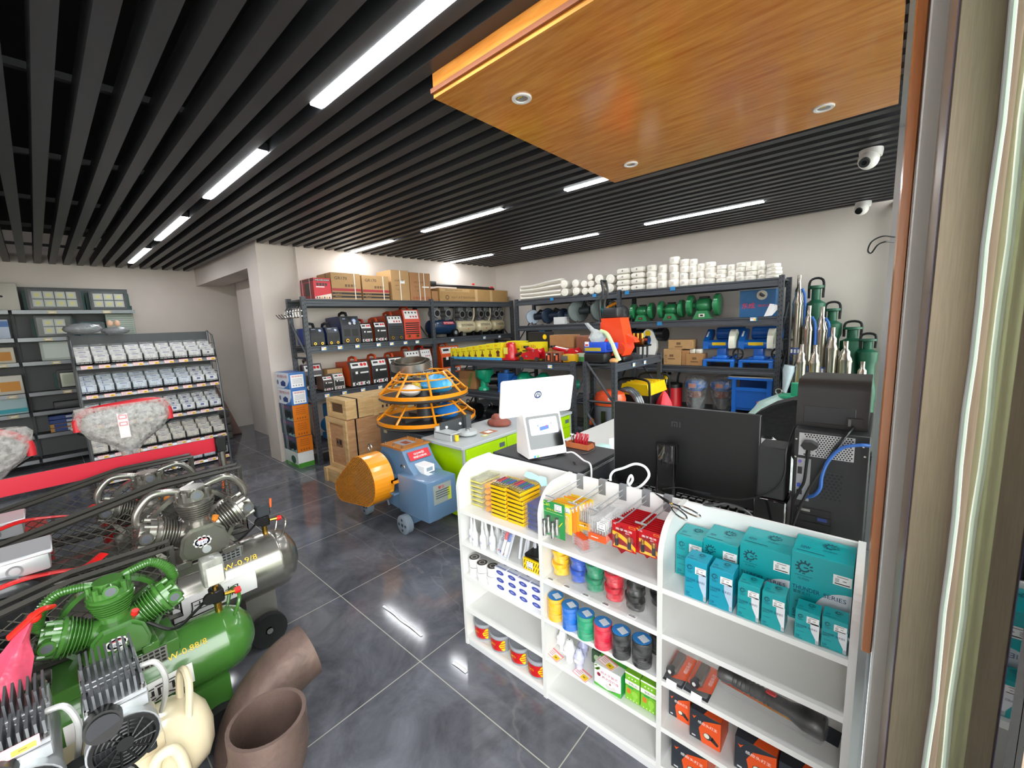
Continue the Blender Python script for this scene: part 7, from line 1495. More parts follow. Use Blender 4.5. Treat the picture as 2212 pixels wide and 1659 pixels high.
# bar cutting machine
t = thing('bar_cutter', 'blue-grey bar cutting machine with an orange mesh belt guard', 'machine', (-2.85, 1.85, 0)); BG = M('#5f7f9f', .35, coat=.3); OG = M('#ec940f', .3, coat=.4)
b = MB(); b.prism([(-3.2, .16), (-2.9, .13), (-2.45, .16), (-2.45, .30), (-2.72, .52), (-2.80, .64), (-3.08, .64), (-3.2, .45)], 'y', 1.80, 2.06, BG); b.at('casing', parent=t)
b = MB(); b.box(-2.80, -2.42, 1.74, 2.02, .16, .47, BG, .012); b.rect((-2.42, 1.88, .36), Y_, Z_, .17, .15, M('#aab4ae', .4, .3), .001); b.text('警告', (-2.42, 1.87, .41), Y_, Z_, .022, RED, .06, .003)
for k in range(4): b.rect((-2.42, 1.88, .385-.018*k), Y_, Z_, .13, .006, M('#39424a', .5), .003)
b.rect((-2.42, 1.945, .34), Y_, Z_, .035, .1, M('#c2cf4a', .4), .003); b.rect((-2.6, 1.88, .47), X_, Y_, .1, .05, M('#dfe4e6', .5), .001); b.at('tool_head', parent=t)
b = MB(); b.prism([(-3.09, .641), (-2.79, .641), (-2.79, .655), (-3.09, .655)], 'y', 1.79, 2.07, M('#a8692a', .4)); b.rect((-2.95, 1.93, .655), X_, Y_, .17, .13, M('#8e9299', .4), .001); b.rect((-2.93, 1.93, .655), X_, Y_, .09, .06, M('#8a4630', .5), .002)
for x in (-3.06, -2.94, -2.82):
    for y in (1.82, 2.04): b.cyl((x, y, .655), (x, y, .668), .009, STEEL, n=8)
b.at('cover_plate', parent=t); u = Vector((.28, 0, -.33)).normalized()
b = MB(); o = Vector((-2.752, 1.93, .588)); w = Vector((-.08, 0, .12)).normalized(); b.rect(o, Y_, w, .2, .075, M('#c5202c', .4), .002); b.text('GQ40型', o+w*.012, Y_, w, .022, WHITE, .1, .004); b.text('钢筋切断机', o-w*.016, Y_, w, .018, WHITE, .13, .004); b.at('name_plate', parent=t)
b = MB(); b.box(-2.79, -2.60, 1.86, 1.96, .472, .53, WHITE, .003); b.rect((-2.60, 1.91, .50), Y_, Z_, .06, .03, M('#8a9aa8', .5), .001); b.at('white_carton', parent=t)
def tear(y, k=1.0):
    c1 = (-3.03, .41); r1 = .205*k; c2 = (-3.40, .255); r2 = .10*k; d = math.hypot(c2[0]-c1[0], c2[1]-c1[1]); th = math.atan2(c2[1]-c1[1], c2[0]-c1[0]); ph = math.acos((r1-r2)/d); pts = []
    for q in range(23): a = th+ph+(2*PI-2*ph)*q/22; pts.append((c1[0]+r1*math.cos(a), c1[1]+r1*math.sin(a)))
    for q in range(13): a = th-ph+2*ph*q/12; pts.append((c2[0]+r2*math.cos(a), c2[1]+r2*math.sin(a)))
    return pts
b = MB(); P0 = tear(0); n = len(P0); P1 = tear(0, .97)
for q in range(n):
    (xa, za), (xb, zb) = P0[q], P0[(q+1) % n]; (xc, zc), (xd, zd) = P1[q], P1[(q+1) % n]
    b.quad((xa, 1.56, za), (xb, 1.56, zb), (xb, 1.73, zb), (xa, 1.73, za), OG); b.quad((xc, 1.56, zc), (xc, 1.73, zc), (xd, 1.73, zd), (xd, 1.56, zd), OG); b.quad((xa, 1.56, za), (xc, 1.56, zc), (xd, 1.56, zd), (xb, 1.56, zb), OG); b.quad((xa, 1.73, za), (xb, 1.73, zb), (xd, 1.73, zd), (xc, 1.73, zc), OG)
b.box(-2.84, -2.78, 1.70, 1.80, .40, .42, OG); b.at('belt_guard', parent=t)
# mesh: strands clipped to the outline
def inside(x, z):
    c = False; j = n-1
    for i in range(n):
        if (P0[i][1] > z) != (P0[j][1] > z) and x < (P0[j][0]-P0[i][0])*(z-P0[i][1])/(P0[j][1]-P0[i][1])+P0[i][0]: c = not c
        j = i
    return c
b = MB(); OGm = M('#b9792a', .45, .3)
for sgn in (1, -1):
    for k in range(-30, 31):
        run = None; x = -3.55
        while x < -2.8:
            z = .36+sgn*(x+3.18)*.62+k*.024; ins = inside(x, z)
            if ins and run is None: run = (x, z)
            if not ins and run is not None: b.tube([(run[0], 1.562, run[1]), (px_, 1.562, pz_)], .004, OGm, 4); run = None
            px_, pz_ = x, z; x += .012
b.at('guard_mesh', parent=t)
b = MB(); b.lathe([(.03, 0), (.13, .0), (.14, .02), (.185, .02), (.185, .08), (.03, .08)], M('#6d7484', .4, .3), (-3.03, 1.60, .41), (0, 1, 0), 32); b.at('flywheel', parent=t); b = MB(); b.lathe([(0, 0), (.03, 0), (.032, .012), (.075, .015), (.08, .0), (.08, .05), (0, .05)], OG, (-3.40, 1.59, .255), (0, 1, 0), 24); b.at('motor_pulley', parent=t)
b = MB(); b.cyl((-3.40, 1.74, .255), (-3.40, 2.05, .255), .11, BG, n=20); b.at('motor', parent=t)
for x, y in ((-2.72, 1.76), (-3.30, 1.76), (-2.71, 2.05), (-3.3, 2.07)):
    b = MB(); b.lathe([(.015, -.03), (.07, -.03), (.078, -.024), (.078, .024), (.07, .03), (.015, .03)], M('#7f8c98', .5), (x, y-.03, .078), (0, 1, 0), 24)
    for k in range(4): a = k*PI/2; b.cyl((x+.042*math.cos(a), y-.061, .078+.042*math.sin(a)), (x+.042*math.cos(a), y-.0605, .078+.042*math.sin(a)), .012, M('#2c3540', .6), n=10)
    b.at('wheel', parent=t)
    if y < 1.9: b = MB(); b.box(x-.02, x+.02, y, 2.05, .06, .18, BG); b.at('axle', parent=t)
b = MB(); b.box(-2.93, -2.80, 1.70, 1.80, .40, .42, BG); b.box(-2.93, -2.80, 1.70, 1.80, .30, .315, BG); b.cyl((-2.87, 1.71, .30), (-2.87, 1.71, .42), .008, STEEL, n=8); b.at('roller_bracket', parent=t); b = MB(); b.cyl((-2.87, 1.71, .325), (-2.87, 1.71, .39), .032, M('#f0a51c', .4), n=14); b.at('orange_roller', parent=t)
b = MB(); b.tube(spline([(-2.96, 1.75, .50), (-3.0, 1.73, .40), (-2.97, 1.73, .28), (-2.93, 1.73, .18)], 4), .012, M('#3d4650', .4), 8); b.at('lever', parent=t)
b = MB(); b.tube(arc((-3.10, 1.70, .645), X_, Z_, .028, 0, 2*PI, 16)[:-1], .007, STEEL, 8, closed=True); b.tube(arc((-2.80, 1.80, .50), X_, Z_, .025, 0, PI, 10), .006, STEEL, 8); b.at('lifting_eye', parent=t)
# things lying on the floor tiles
b = MB(); P2 = spline([(-2.085, 1.134, .003), (-1.98, 1.137, .004), (-1.9, 1.132, .003), (-1.81, 1.135, .004), (-1.712, 1.131, .003)], 5); b.tube(P2, .0075, M('#eef0f0', .5), 6, ry=.002); tag(b.at('tape_strip', (-1.9, 1.134, 0)), 'long strip of white tape stuck on the floor tiles', 'tape strip', 'white tape strips on the floor')
b = MB(); b.tube([(-1.446, 1.12, .003), (-1.40, 1.121, .004), (-1.355, 1.121, .003)], .009, M('#eef0f0', .5), 6, ry=.002); tag(b.at('tape_strip', (-1.4, 1.12, 0)), 'short strip of white tape on the floor by the counter end', 'tape strip', 'white tape strips on the floor')

# ================================================================ FLOODLIGHT WALL SHELF
GY = M('#3c3f42', .5); XW = -8.16
t = thing('wall_shelving', 'tall dark grey wall shelving holding floodlights', 'shelving', (-8.3, .0, 0))
b = MB(); b.box(-8.448, -8.43, -1.35, 1.0, 0, 2.34, M('#5a5c5d', .6)); b.at('back_panel', parent=t)
for y in (-1.35, -.165, .99): b = MB(); b.box(-8.43, -8.40, y, y+.03, 0, 2.1, GY); b.at('upright', parent=t)
for y0, y1 in ((-1.32, -.17), (-.14, 1.02)):
    for z in (2.025, 1.675, 1.37, .975, .72, .42, .1): b = MB(); b.box(-8.43, XW, y0, y1, z-.02, z, GY); b.box(XW, XW+.006, y0, y1, z-.045, z+.002, M('#6f7275', .3, .6)); b.at('shelf', parent=t)
for i, (y, z) in enumerate([(.2, 2.0), (.72, 2.0), (.12, 1.65), (.15, 1.345), (.2, .95), (-.3, 1.345), (-.28, .95), (-.3, .70)]):
    b = MB(); b.box(XW+.006, XW+.008, y-.04, y+.04, z-.02, z+.02, M('#cbb98e', .5)); b.rect((XW+.008, y, z), Y_, Z_, .05, .012, PAPER, .001); tag(b.at('price_tag', (XW, y, z)), f'beige price tag on the floodlight shelving, {["top row left", "top row right", "second row", "third row", "fourth row", "left unit upper", "left unit middle", "left unit lower"][i]}', 'price tag', 'floodlight price tags')
def flood(label, y0, y1, z0, h, cols, rows, body, chip=True):
    t = thing('floodlight', label, 'floodlight', (-8.25, (y0+y1)/2, z0), 0, 'floodlights on the wall shelving'); w = y1-y0; m = M(body, .4)
    b = MB(); b.prism(rrect(y0, y1, z0+.001, z0+h, .03, 3), 'x', -8.3, -8.20, m); b.prism(rrect(y0-.03, y1+.03, z0+.01, z0+h-.03, .01, 2), 'x', -8.32, -8.29, M('#0f4a44', .5)); b.at('housing', parent=t)
    b = MB(); b.rect((-8.2, (y0+y1)/2, z0+h*.5), Y_, Z_, w*.9, h*.84, M('#111317', .2), .001)
    if chip:
        cw, ch = w*.82/cols, h*.72/rows
        if cols <= 2: cw = w*.62/cols
        for c in range(cols):
            for r in range(rows):
                o = (-8.2, (y0+y1)/2+(c-(cols-1)/2)*cw, z0+h*.5+(r-(rows-1)/2)*ch); b.rect(o, Y_, Z_, cw*.9, ch*.88, M('#a9aca6', .3), .002); b.rect(o, Y_, Z_, cw*.62, ch*.6, M('#b6b9aa', .3), .003); b.rect(o, Y_, Z_, cw*.4, ch*.4, M('#c3be7c', .4), .004)
    else: b.rect((-8.2, (y0+y1)/2, z0+h*.5), Y_, Z_, w*.78, h*.7, M('#b9bcae', .2, .5), .002); b.rect((-8.2, (y0+y1)/2, z0+h*.5), Y_, Z_, w*.66, h*.56, M('#8e9282', .3, .3), .003)
    b.at('lamp_face', parent=t)
flood('big floodlight with eight square chips on the top row', .0, .50, 2.027, .29, 4, 2, '#2b2e31')
flood('floodlight with six square chips on the top row', .57, .96, 2.027, .27, 3, 2, '#2b3437')
flood('floodlight with four square chips on the second row', .03, .37, 1.677, .28, 2, 2, '#2c3032')
flood('short floodlight with two square chips on the second row', .42, .68, 1.677, .19, 2, 1, '#1f4a52')
flood('framed floodlight with one chrome reflector on the fourth row', .13, .42, .977, .26, 1, 1, '#303335', False)
WB = M('#b9c2ba', .45)
def slab(name, label, y0, y1, z0, h, c, cat, fn=None): 
    b = MB(); b.box(-8.32, -8.22, y0, y1, z0+.001, z0+h, M(c, .45), .01)
    if fn: fn(b)
    tag(b.at(name, (-8.27, (y0+y1)/2, z0)), label, cat)
slab('light_panel', 'pale louvered light panel at the right of the second row', .70, 1.0, 1.677, .30, '#a9b4a6', 'light', lambda b: [b.rect((-8.22, .85, 1.70+.03*k), Y_, Z_, .26, .008, M('#87938a', .5), .001) for k in range(9)])
slab('light_panel', 'blank pale green-white light panel on the third row', .03, .43, 1.372, .25, '#b4beb4', 'light', lambda b: b.rect((-8.22, .23, 1.5), Y_, Z_, .34, .19, M('#c3ccc2', .4), .001))
slab('light_panel', 'small pale lamp half hidden by the switch rack on the third row', .46, .6, 1.372, .2, '#b4beb4', 'light')
slab('lamp_box', 'white lamp box at the top left edge of the shelving', -.45, -.06, 2.027, .34, '#b7b2a6', 'box', lambda b: b.disc((-8.22, -.2, 2.2), Y_, Z_, .014, INK, 10, .001))
slab('lamp_box', 'white and blue lamp box on the left shelving unit', -.5, -.19, 1.677, .24, '#b9c3d4', 'box', lambda b: b.rect((-8.22, -.34, 1.86), Y_, Z_, .3, .07, M('#4d74b0', .5), .001))
slab('lamp_box', 'white lamp box with an orange picture, upper left unit', -.5, -.19, 1.372, .20, '#cfc6b0', 'box', lambda b: b.rect((-8.22, -.31, 1.46), Y_, Z_, .18, .11, M('#c88422', .5), .001))
slab('lamp_box', 'white lamp box with an orange picture, middle left unit', -.46, -.17, .977, .24, '#cfc9bb', 'box', lambda b: b.rect((-8.22, -.28, 1.08), Y_, Z_, .17, .12, M('#d08a22', .5), .001))
slab('lamp_box', 'turquoise and white lamp box on the lower left unit', -.55, -.17, .722, .22, '#a9c4c8', 'box', lambda b: b.rect((-8.22, -.36, .77), Y_, Z_, .37, .05, M('#2aa2ae', .5), .001))
slab('dark_panel', 'dark flat lamp panel lying low on the fifth row', .05, .6, .722, .10, '#26282a', 'light')
for r in range(4):
    for i, y in enumerate((-.02, .26)):
        z = .422+.055*r; b = MB(); b.box(-8.36, -8.2, y, y+.26, z, z+.053, M('#b98a45' if r < 2 else '#24407f', .5), .006); b.rect((-8.2, y+.1, z+.027), Y_, Z_, .12, .045, M('#24407f', .5), .001); b.rect((-8.2, y+.2, z+.027), Y_, Z_, .08, .03, M('#b9bfc9', .5), .002)
        tag(b.at('tape_pack', (-8.28, y+.13, z)), f'{"tan" if r < 2 else "blue"} and blue flat pack, {stack_word(r, 4)} of the {["left", "right"][i]} low stack', 'pack', 'flat packs on the low shelf')

# ================================================================ SWITCH DISPLAY RACK
GX = -6.35; GM = M('#3b3d40', .45, .3)
t = thing('switch_rack', 'grey wire display rack full of wall switch packs', 'display rack', (-6.5, .87, 0))
b = MB(); b.box(-6.68, -6.66, .25, 1.5, .05, 1.67, M('#4e5154', .5)); b.at('back_panel', parent=t)
for y in (.245, 1.505):
    b = MB(); b.tube([(GX+.0, y, 0), (GX-.02, y, 1.2), (GX-.10, y, 1.62), (GX-.3, y, 1.68), (GX-.31, y, 0)], .012, M('#6d7073', .35, .6), 8); b.at('side_frame', parent=t)
    b = MB()
    for k in range(12): b.tube([(GX-.02, y, .2+.12*k), (GX-.3, y, .2+.12*k)], .004, GM, 4)
    b.at('side_wires', parent=t)
RZ = [1.35, 1.03, .70, .36, .07]
for z in RZ:
    b = MB(); b.box(GX-.3, GX-.01, .25, 1.5, z-.01, z, GM); b.at('shelf', parent=t)
    b = MB(); b.quad((GX, .25, z-.045), (GX, 1.5, z-.045), (GX-.012, 1.5, z+.0), (GX-.012, .25, z+.0), M('#9da0a3', .25, .5)); b.box(GX-.012, GX-.008, .25, 1.5, z-.05, z, GM); b.at('price_rail', parent=t)
    b = MB()
    for k in range(10): y = .25+1.25*k/9; b.box(GX-.3, GX-.01, y-.002, y+.002, z, z+.09, GM)
    for k in range(37): y = .25+1.25*k/36; b.tube([(GX-.01, y, z), (GX-.01, y, z+.03)], .0022, M('#232527', .5), 4)
    b.tube([(GX-.01, .25, z+.03), (GX-.01, 1.5, z+.03)], .003, M('#232527', .5), 4); b.at('wire_divider', parent=t)
def switch_proto(style):
    """front plate of one pack; style picks what the plate carries"""
    base = {'w': '#ddd9d6', 'b': '#ccd6e0', 'c': '#ddd5c4', 'k': '#e3e4e4'}[style[0]]
    b = MB(); b.box(0, .034, -.061, .061, 0, .088, M(base, .35), .002)
    D = M('#27292c', .5); NV = M('#2b3f8c', .5)
    b.rect((.034, 0, .074), Y_, Z_, .06, .006, NV, .001)
    k = style[1]
    if k == 's':
        for y, z in ((-.012, .05), (.012, .05), (-.008, .03), (.008, .03), (0, .02)): b.rect((.034, y, z), Y_, Z_, .006, .005, D, .001)
    elif k == 'q': b.rect((.034, 0, .045), Y_, Z_, .034, .024, NV, .001)
    elif k == 'r': b.disc((.034, 0, .042), Y_, Z_, .012, M('#2d4a66', .4), 12, .001)
    elif k == 'v': b.rect((.034, -.02, .04), Y_, Z_, .008, .045, NV, .001)
    else: b.rect((.034, 0, .04), Y_, Z_, .05, .04, M('#d2cdc8' if style[0] != 'b' else '#bfcad6', .4), .001); b.rect((.034, .004, .04), Y_, Z_, .022, .004, M('#a49e94', .5), .0015)
    return b
rows = [['wp', 'wp', 'wp', 'wp', 'ws', 'ws', 'ws', 'ws', 'wr'], ['bv', 'bv', 'bp', 'bs', 'bs', 'bs', 'bs', 'kq', 'kq'], ['kq', 'kq', 'kq', 'kq', 'kq', 'kq', 'kq', 'kq', 'kq'], ['cp', 'cp', 'cs', 'cs', 'cp', 'cs', 'cs', 'cs', 'cp'], ['bp', 'bp', 'bp', 'bp', 'bs', 'bs', 'bs', 'bs', 'bs']]
RN = ['top', 'second', 'third', 'fourth', 'lowest']; FILM = film('#eef2f6', .12, .06, 25, .5, .8); protos = {}
for r, z in enumerate(RZ):
    for c in range(9):
        y = .25+1.25*(c+.5)/9
        for d in range(3 if r < 4 else 2):
            st = rows[r][c]; lab = f'{ {"w": "white", "b": "bluish", "c": "cream", "k": "bright white"}[st[0]] } switch pack, {["front", "middle", "rear"][d]} of bin {ORD[c]} on the {RN[r]} row'
            loc = (GX-.075-.085*d, y, z+.012+.045*d); rot = (0, -.12-.12*d, 0)
            if st not in protos:
                t = thing('switch_pack', lab, 'switch pack', loc, 0, 'wall switch packs', rot); switch_proto(st).build('switch_plate', t)
                b = MB(); b.box(-.014, .037, -.066, .066, -.004, .115, FILM, .006); b.build('film_wrap', t); protos[st] = t
            else: dup(protos[st], loc, lab, rot=rot)
        b = MB(); zc = z-.022; price_card(b, (GX-.004, y+.01, zc), Y_, Vector((-.012, 0, .045)), .092, .04); tag(b.at('price_card', (GX, y, zc)), f'pink and yellow price card, {ORD[c]} along the {RN[r]} switch row', 'price card', 'price cards on the switch rack')
b = MB(); b.ball((-6.5, .36, 1.74), (.1, .16, .06), M('#8d9193', .3, bump=.8, bscale=20), 14, 8); b.ball((-6.5, .62, 1.71), (.1, .12, .045), M('#8d9193', .3, bump=.8, bscale=20), 14, 8); tag(b.at('plastic_heap', (-6.5, .5, 1.68)), 'heap of crumpled plastic on top of the switch rack', 'plastic')
for s, w in ((0, 'left'), (1, 'right')): b = MB(); b.ball((-6.45, .575+.06*s, 1.79), (.03, .028, .035), M('#e2b79a', .5), 12, 8); tag(b.at('peach_ornament', (-6.45, .575+.06*s, 1.75)), f'small peach coloured lump on the switch rack top, {w} one', 'ornament', 'peach lumps')
# leaning boards and wrapped bundles beyond the rack
for i in range(2): b = MB(); b.add([(-8.0+.1*i, 1.60+.1*i, 0), (-7.9+.1*i, 2.0+.04*i, 0), (-8.35, 1.62+.1*i, 1.35), (-8.4, 1.5+.1*i, 1.4)], [(0, 1, 2, 3)], M('#6a473a', .5)); b.add([v+Vector((.015, 0, .015)) for v in b.v[:4]], [(0, 1, 2, 3)], M('#6a473a', .5)); b.add([b.v[k] for k in range(8)], [(0, 1, 5, 4), (1, 2, 6, 5), (2, 3, 7, 6), (3, 0, 4, 7)], M('#6a473a', .5)); tag(b.at('leaning_board', (-8.0, 1.7, 0)), f'brown board leaning on the far wall, {["behind", "front"][i]} one', 'board', 'leaning boards')
for i in range(4): b = MB(); b.box(-7.9, -7.55, 1.55+.02*i, 1.86, .12*i, .12*i+.115, M('#6d6b69', .35, bump=.6, bscale=15), .03); tag(b.at('wrapped_bundle', (-7.7, 1.7, .12*i)), f'grey plastic wrapped bundle, {stack_word(i, 4)} of the pile by the leaning boards', 'bundle', 'grey wrapped bundles')
b = MB(); b.box(-6.7, -6.2, 2.3, 2.8, 0, .16, M('#26282b', .5), .005); struct(b, 'trim_5')

# ================================================================ BARRIER, WRAPPED HANDLES
t = thing('barrier_post', 'short steel barrier post with a red belt in front of the switch rack', 'barrier', (-3.3, .73, 0)); b = MB(); b.cyl((-3.3, .73, .02), (-3.3, .73, .91), .022, STEEL, n=18); b.at('post', parent=t); b = MB(); b.cyl((-3.3, .73, 0), (-3.3, .73, .02), .15, STEEL, n=28); b.at('base', parent=t); b = MB(); b.box(-3.325, -3.275, .70, .76, .83, .935, BLACK, .006); b.at('belt_head', parent=t); b = MB(); b.prism([(-.62, .835), (.705, .84), (.705, .93), (-.62, .925)], 'x', -3.302, -3.300, M('#c2082a', .5)); b.at('belt', parent=t)
def wrapped(label, y0, y1, zt, dz):
    x = -3.72; c = (y0+y1)/2; t = thing('wrapped_machine', label, 'machine', (x, c, 0), 0, 'machines with bubble wrapped handles'); b = MB()
    b.tube(spline([(x, y0, zt-.13), (x, y0+.005, zt-.06), (x, y0+.06, zt-.01), (x, c, zt+.01), (x, y1-.06, zt-.01+dz), (x, y1-.005, zt-.07+dz), (x, y1, zt-.15+dz)], 6), .02, M('#c5252e', .4), 10); b.at('handle_grip', parent=t)
    b = MB(); b.tube([(x, y0, zt-.13), (x, c, zt-.30), (x, c, .45)], .013, BLACK, 8); b.tube([(x, y1, zt-.15+dz), (x, c, zt-.3)], .013, BLACK, 8); b.at('handle_stem', parent=t)
    b = MB(); vs = []; n = 20; fr = [(.0, 1.0), (-.03, 1.06), (-.12, 1.08), (-.2, .8), (-.26, .45), (-.32, .22), (-.42, .16)]
    for k, (dzz, w) in enumerate(fr):
        for j in range(n): a = 2*PI*j/n; e = 1+.06*math.sin(5*a+k*2); vs.append((x+(.05*w+.012)*math.sin(a)*e, c+(y1-y0)/2*w*math.cos(a)*e, zt+.012+dzz+dz*.5*(1+math.cos(a))*.5))
    b.add(vs, [(k*n+j, k*n+(j+1) % n, (k+1)*n+(j+1) % n, (k+1)*n+j) for k in range(len(fr)-1) for j in range(n)], film('#c3c2be', .5, .22, 38, .5, .35), True); b.at('bubble_wrap', parent=t)
    b = MB(); b.rect((x+.07, c-.02, zt-.12), Y_, Vector((-.1, .0, 1)), .05, .16, M('#eed9da', .5), .001)
    for k in range(3): b.rect((x+.07, c-.02, zt-.065-.045*k), Y_, Vector((-.1, .0, 1)), .04, .026, M('#d8888e', .5), .004); b.rect((x+.07, c-.02, zt-.065-.045*k), Y_, Vector((-.1, 0, 1)), .028, .014, PAPER, .006)
    b.at('sticker', parent=t); b = MB(); b.box(x-.25, x+.2, c-.2, c+.2, .08, .5, M('#b9231f', .4), .03); b.cyl((x, c-.24, .1), (x, c-.2, .1), .1, RUBBER, n=18); b.cyl((x, c+.2, .1), (x, c+.24, .1), .1, RUBBER, n=18); b.at('machine_body', parent=t)
wrapped('red-handled machine in bubble wrap before the switch rack', .10, .555, 1.175, .02)
wrapped('red-handled machine in bubble wrap at the left picture edge', -.50, -.10, 1.13, -.03)

# ================================================================ AIR COMPRESSORS
def axis_T(c, d):
    z = Vector(d).normalized(); x = Vector((1, 0, 0)); y = z.cross(x); m = Matrix((x, y, z)).transposed().to_4x4(); m.translation = Vector(c); return m
def guard_mesh(b, y0, y1, zlo, zhi, x, step, m):
    """hexagon-like wire net between two bars; zlo, zhi: heights at both ends"""
    L = y1-y0
    for sg in (1, -1):
        k = -1.0
        while k < 2.0:
            pts = []
            for q in range(25):
                f = q/24; y = y0+L*f; a = zlo[0]+(zlo[1]-zlo[0])*f; h = zhi[0]+(zhi[1]-zhi[0])*f; z = a+sg*(f-.5)*L*.75+(k)*.35
                if a < z < h: pts.append((x, y, z))
                elif pts: break
            if len(pts) > 1: b.tube(pts, .0022, m, 4)
            k += step/.35
def compressor(label, x0, z0, r, ya, yb, yp, col, s, model, sticker, plug, back=False):
    t = thing('air_compressor', label, 'air compressor', (x0, (ya+yb)/2, 0), 0, 'large piston air compressors'); C = M(col, .24, .75, coat=.3) if col[1] in '789' else M(col, .26, coat=.6); zt = z0+r
    b = MB(); L = yb-ya; b.lathe([(0, 0), (r*.45, .012), (r*.78, .04), (r*.95, .075), (r, .11), (r*1.012, .115), (r, .12), (r, L-.12), (r*1.012, L-.115), (r, L-.11), (r*.95, L-.075), (r*.78, L-.04), (r*.45, L-.012), (0, L)], C, (x0, ya, z0), (0, 1, 0), 40)
    b.box(x0-.09, x0+.09, yp-.17, yp+.15, zt-.03, zt+.018, C, .004); b.at('tank', parent=t)
    n_ = lambda a: Vector((math.cos(a), 0, math.sin(a)))
    a = .72; u = Vector((-math.sin(a), 0, math.cos(a))); o = Vector((x0, 0, z0))+n_(a)*(r+.001)
    b = MB(); b.text(model, o+Y_*(yb-.27*s/.9), Y_, u, .026*s, M('#d9b53a', .3, .6), .15*s, .002); b.at('model_mark', parent=t)
    b = MB(); p = Vector((x0+.092, yp+.07*s, zt-.005)); b.box(p.x-.004, p.x+.002, p.y-.06*s, p.y+.07*s, p.z-.04, p.z+.02, ALU)
    for i in range(6):
        for j in range(4): b.rect((p.x+.002, p.y-.045*s+.02*s*i, p.z-.03+.014*j), Y_, Z_, .015*s, .008, INK, .001)
    b.at('name_plate', parent=t)
    if sticker:
        b = MB(); a0 = -.28; k = 6; w0, w1 = yp-.16, yp+.17
        vs = [Vector((x0, y, z0))+n_(a0+.62*q/k)*(r+.0018) for y in (w0, w1) for q in range(k+1)]; b.add(vs, [(q, k+1+q, k+2+q, q+1) for q in range(k)], PAPER, True)
        a1 = .03; o = Vector((x0, yp, z0))+n_(a1)*(r+.003); b.text(sticker, o, Y_, Vector((-math.sin(a1), 0, math.cos(a1))), .05 if len(sticker) > 2 else .058, INK, .2 if len(sticker) > 2 else .24, .004)
        b.at('sticker', parent=t)
    # pump: crankcase, three finned cylinders in a fan
    zc = zt+.03; px = x0+.02; b = MB()
    prof = [(yp-.085*s, zc), (yp+.085*s, zc), (yp+.1*s, zc+.05*s), (yp+.085*s, zc+.12*s), (yp+.05*s, zc+.155*s), (yp-.05*s, zc+.155*s), (yp-.085*s, zc+.12*s), (yp-.1*s, zc+.05*s)]
    b.prism(prof, 'x', px-.08*s, px+.075*s, C); pr2 = [(yp+(q-yp)*.88, zc+.02*s+(h-zc)*.8) for q, h in prof]; b.prism(pr2, 'x', px+.075*s, px+.095*s, C)
    for q in (-.09, .09): b.box(px-.09*s, px+.09*s, yp+q*s-.03*s, yp+q*s+.03*s, zt+.012, zc+.015*s, C, .004)
    b.cyl((px+.09*s, yp+.0, zc+.045*s), (px+.1*s, yp, zc+.045*s), .018*s, M('#dfe3e8', .2, .5), n=16); b.at('crankcase', parent=t)
    b = MB(); b.disc((px+.096*s, yp-.012*s, zc+.088*s), Y_, Z_, .03*s, PAPER, 18, .001, .022*s)
    for q in range(10): b.disc((px+.096*s, yp-.012*s+.029*s*math.cos(q*.628), zc+.088*s+.021*s*math.sin(q*.628)), Y_, Z_, .008*s, PAPER, 8, .001)
    b.text('工业机头', (px+.096*s, yp-.012*s, zc+.085*s), Y_, Z_, .012*s, M('#2c3f8a', .5), .05*s, .002); b.rect((px+.096*s, yp-.012*s, zc+.1*s), Y_, Z_, .03*s, .005*s, M('#c05060', .5), .002); b.at('badge', parent=t)
    b = MB(); b.cyl((px+.03*s, yp+.06*s, zc+.15*s), (px+.035*s, yp+.065*s, zc+.17*s), .014*s, M(plug, .4), n=12); b.at('oil_plug', parent=t)
    base = Vector((px-.01, yp, zc+.09*s)); heads = []
    for ang in (0, 68, -68):
        d = Vector((0, math.sin(math.radians(ang)), math.cos(math.radians(ang)))); T = axis_T(base+d*.06*s, d); b = MB(); b.T = T
        pr = [(.052*s, 0), (.052*s, .03*s)]
        for q in range(6): h = .035*s+.012*s*q; rr = (.052+.004*q)*s; pr += [(rr-.006*s, h), (rr+.008*s, h+.002*s), (rr+.008*s, h+.005*s), (rr-.006*s, h+.007*s)]
        pr += [(.066*s, .108*s), (.078*s, .11*s), (.08*s, .122*s), (.07*s, .126*s), (0, .127*s)]; b.lathe(pr, C, n=22); b.at('cylinder', parent=t)
        b = MB(); b.T = T
        b.cyl((0, 0, .126*s), (0, 0, .15*s), .07*s, C, n=20); b.cyl((0, 0, .15*s), (0, 0, .182*s), .05*s, C, n=14)
        for q in range(8): b.cyl((.062*s*math.cos(q*.785), .062*s*math.sin(q*.785), .126*s), (.062*s*math.cos(q*.785), .062*s*math.sin(q*.785), .172*s), .011*s, C, n=8)
        b.cyl((.04*s, 0, .155*s), (.078*s, 0, .155*s), .026*s, C, n=16); b.cyl((.078*s, 0, .155*s), (.0785*s, 0, .155*s), .018*s, M('#7c8088', .3, .6), n=14); b.at('cylinder_head', parent=t); heads.append(base+d*.22*s)
    top, rt, lf = heads
    for e, sg in ((rt, 1), (lf, -1)):
        b = MB(); P = spline([top+Vector((-.02, .03*sg*s, .0)), top+Vector((-.02, .09*sg*s, .018*s)), Vector((top.x-.02, e.y-.05*sg*s, top.z+.02*s)), Vector((top.x-.02, e.y-.0*sg, top.z-.035*s)), Vector((e.x-.02, e.y+.012*sg*s, e.z+.05*s)), e+Vector((-.02, -.005*sg, .02*s))], 8); b.tube(P, .017*s, C, 10)
        if col[1] not in '789':
            for q in range(6, len(P)-8): b.lathe([(.017*s, -.0015), (.023*s, 0), (.017*s, .0015)], C, P[q], P[q+1]-P[q], 10)
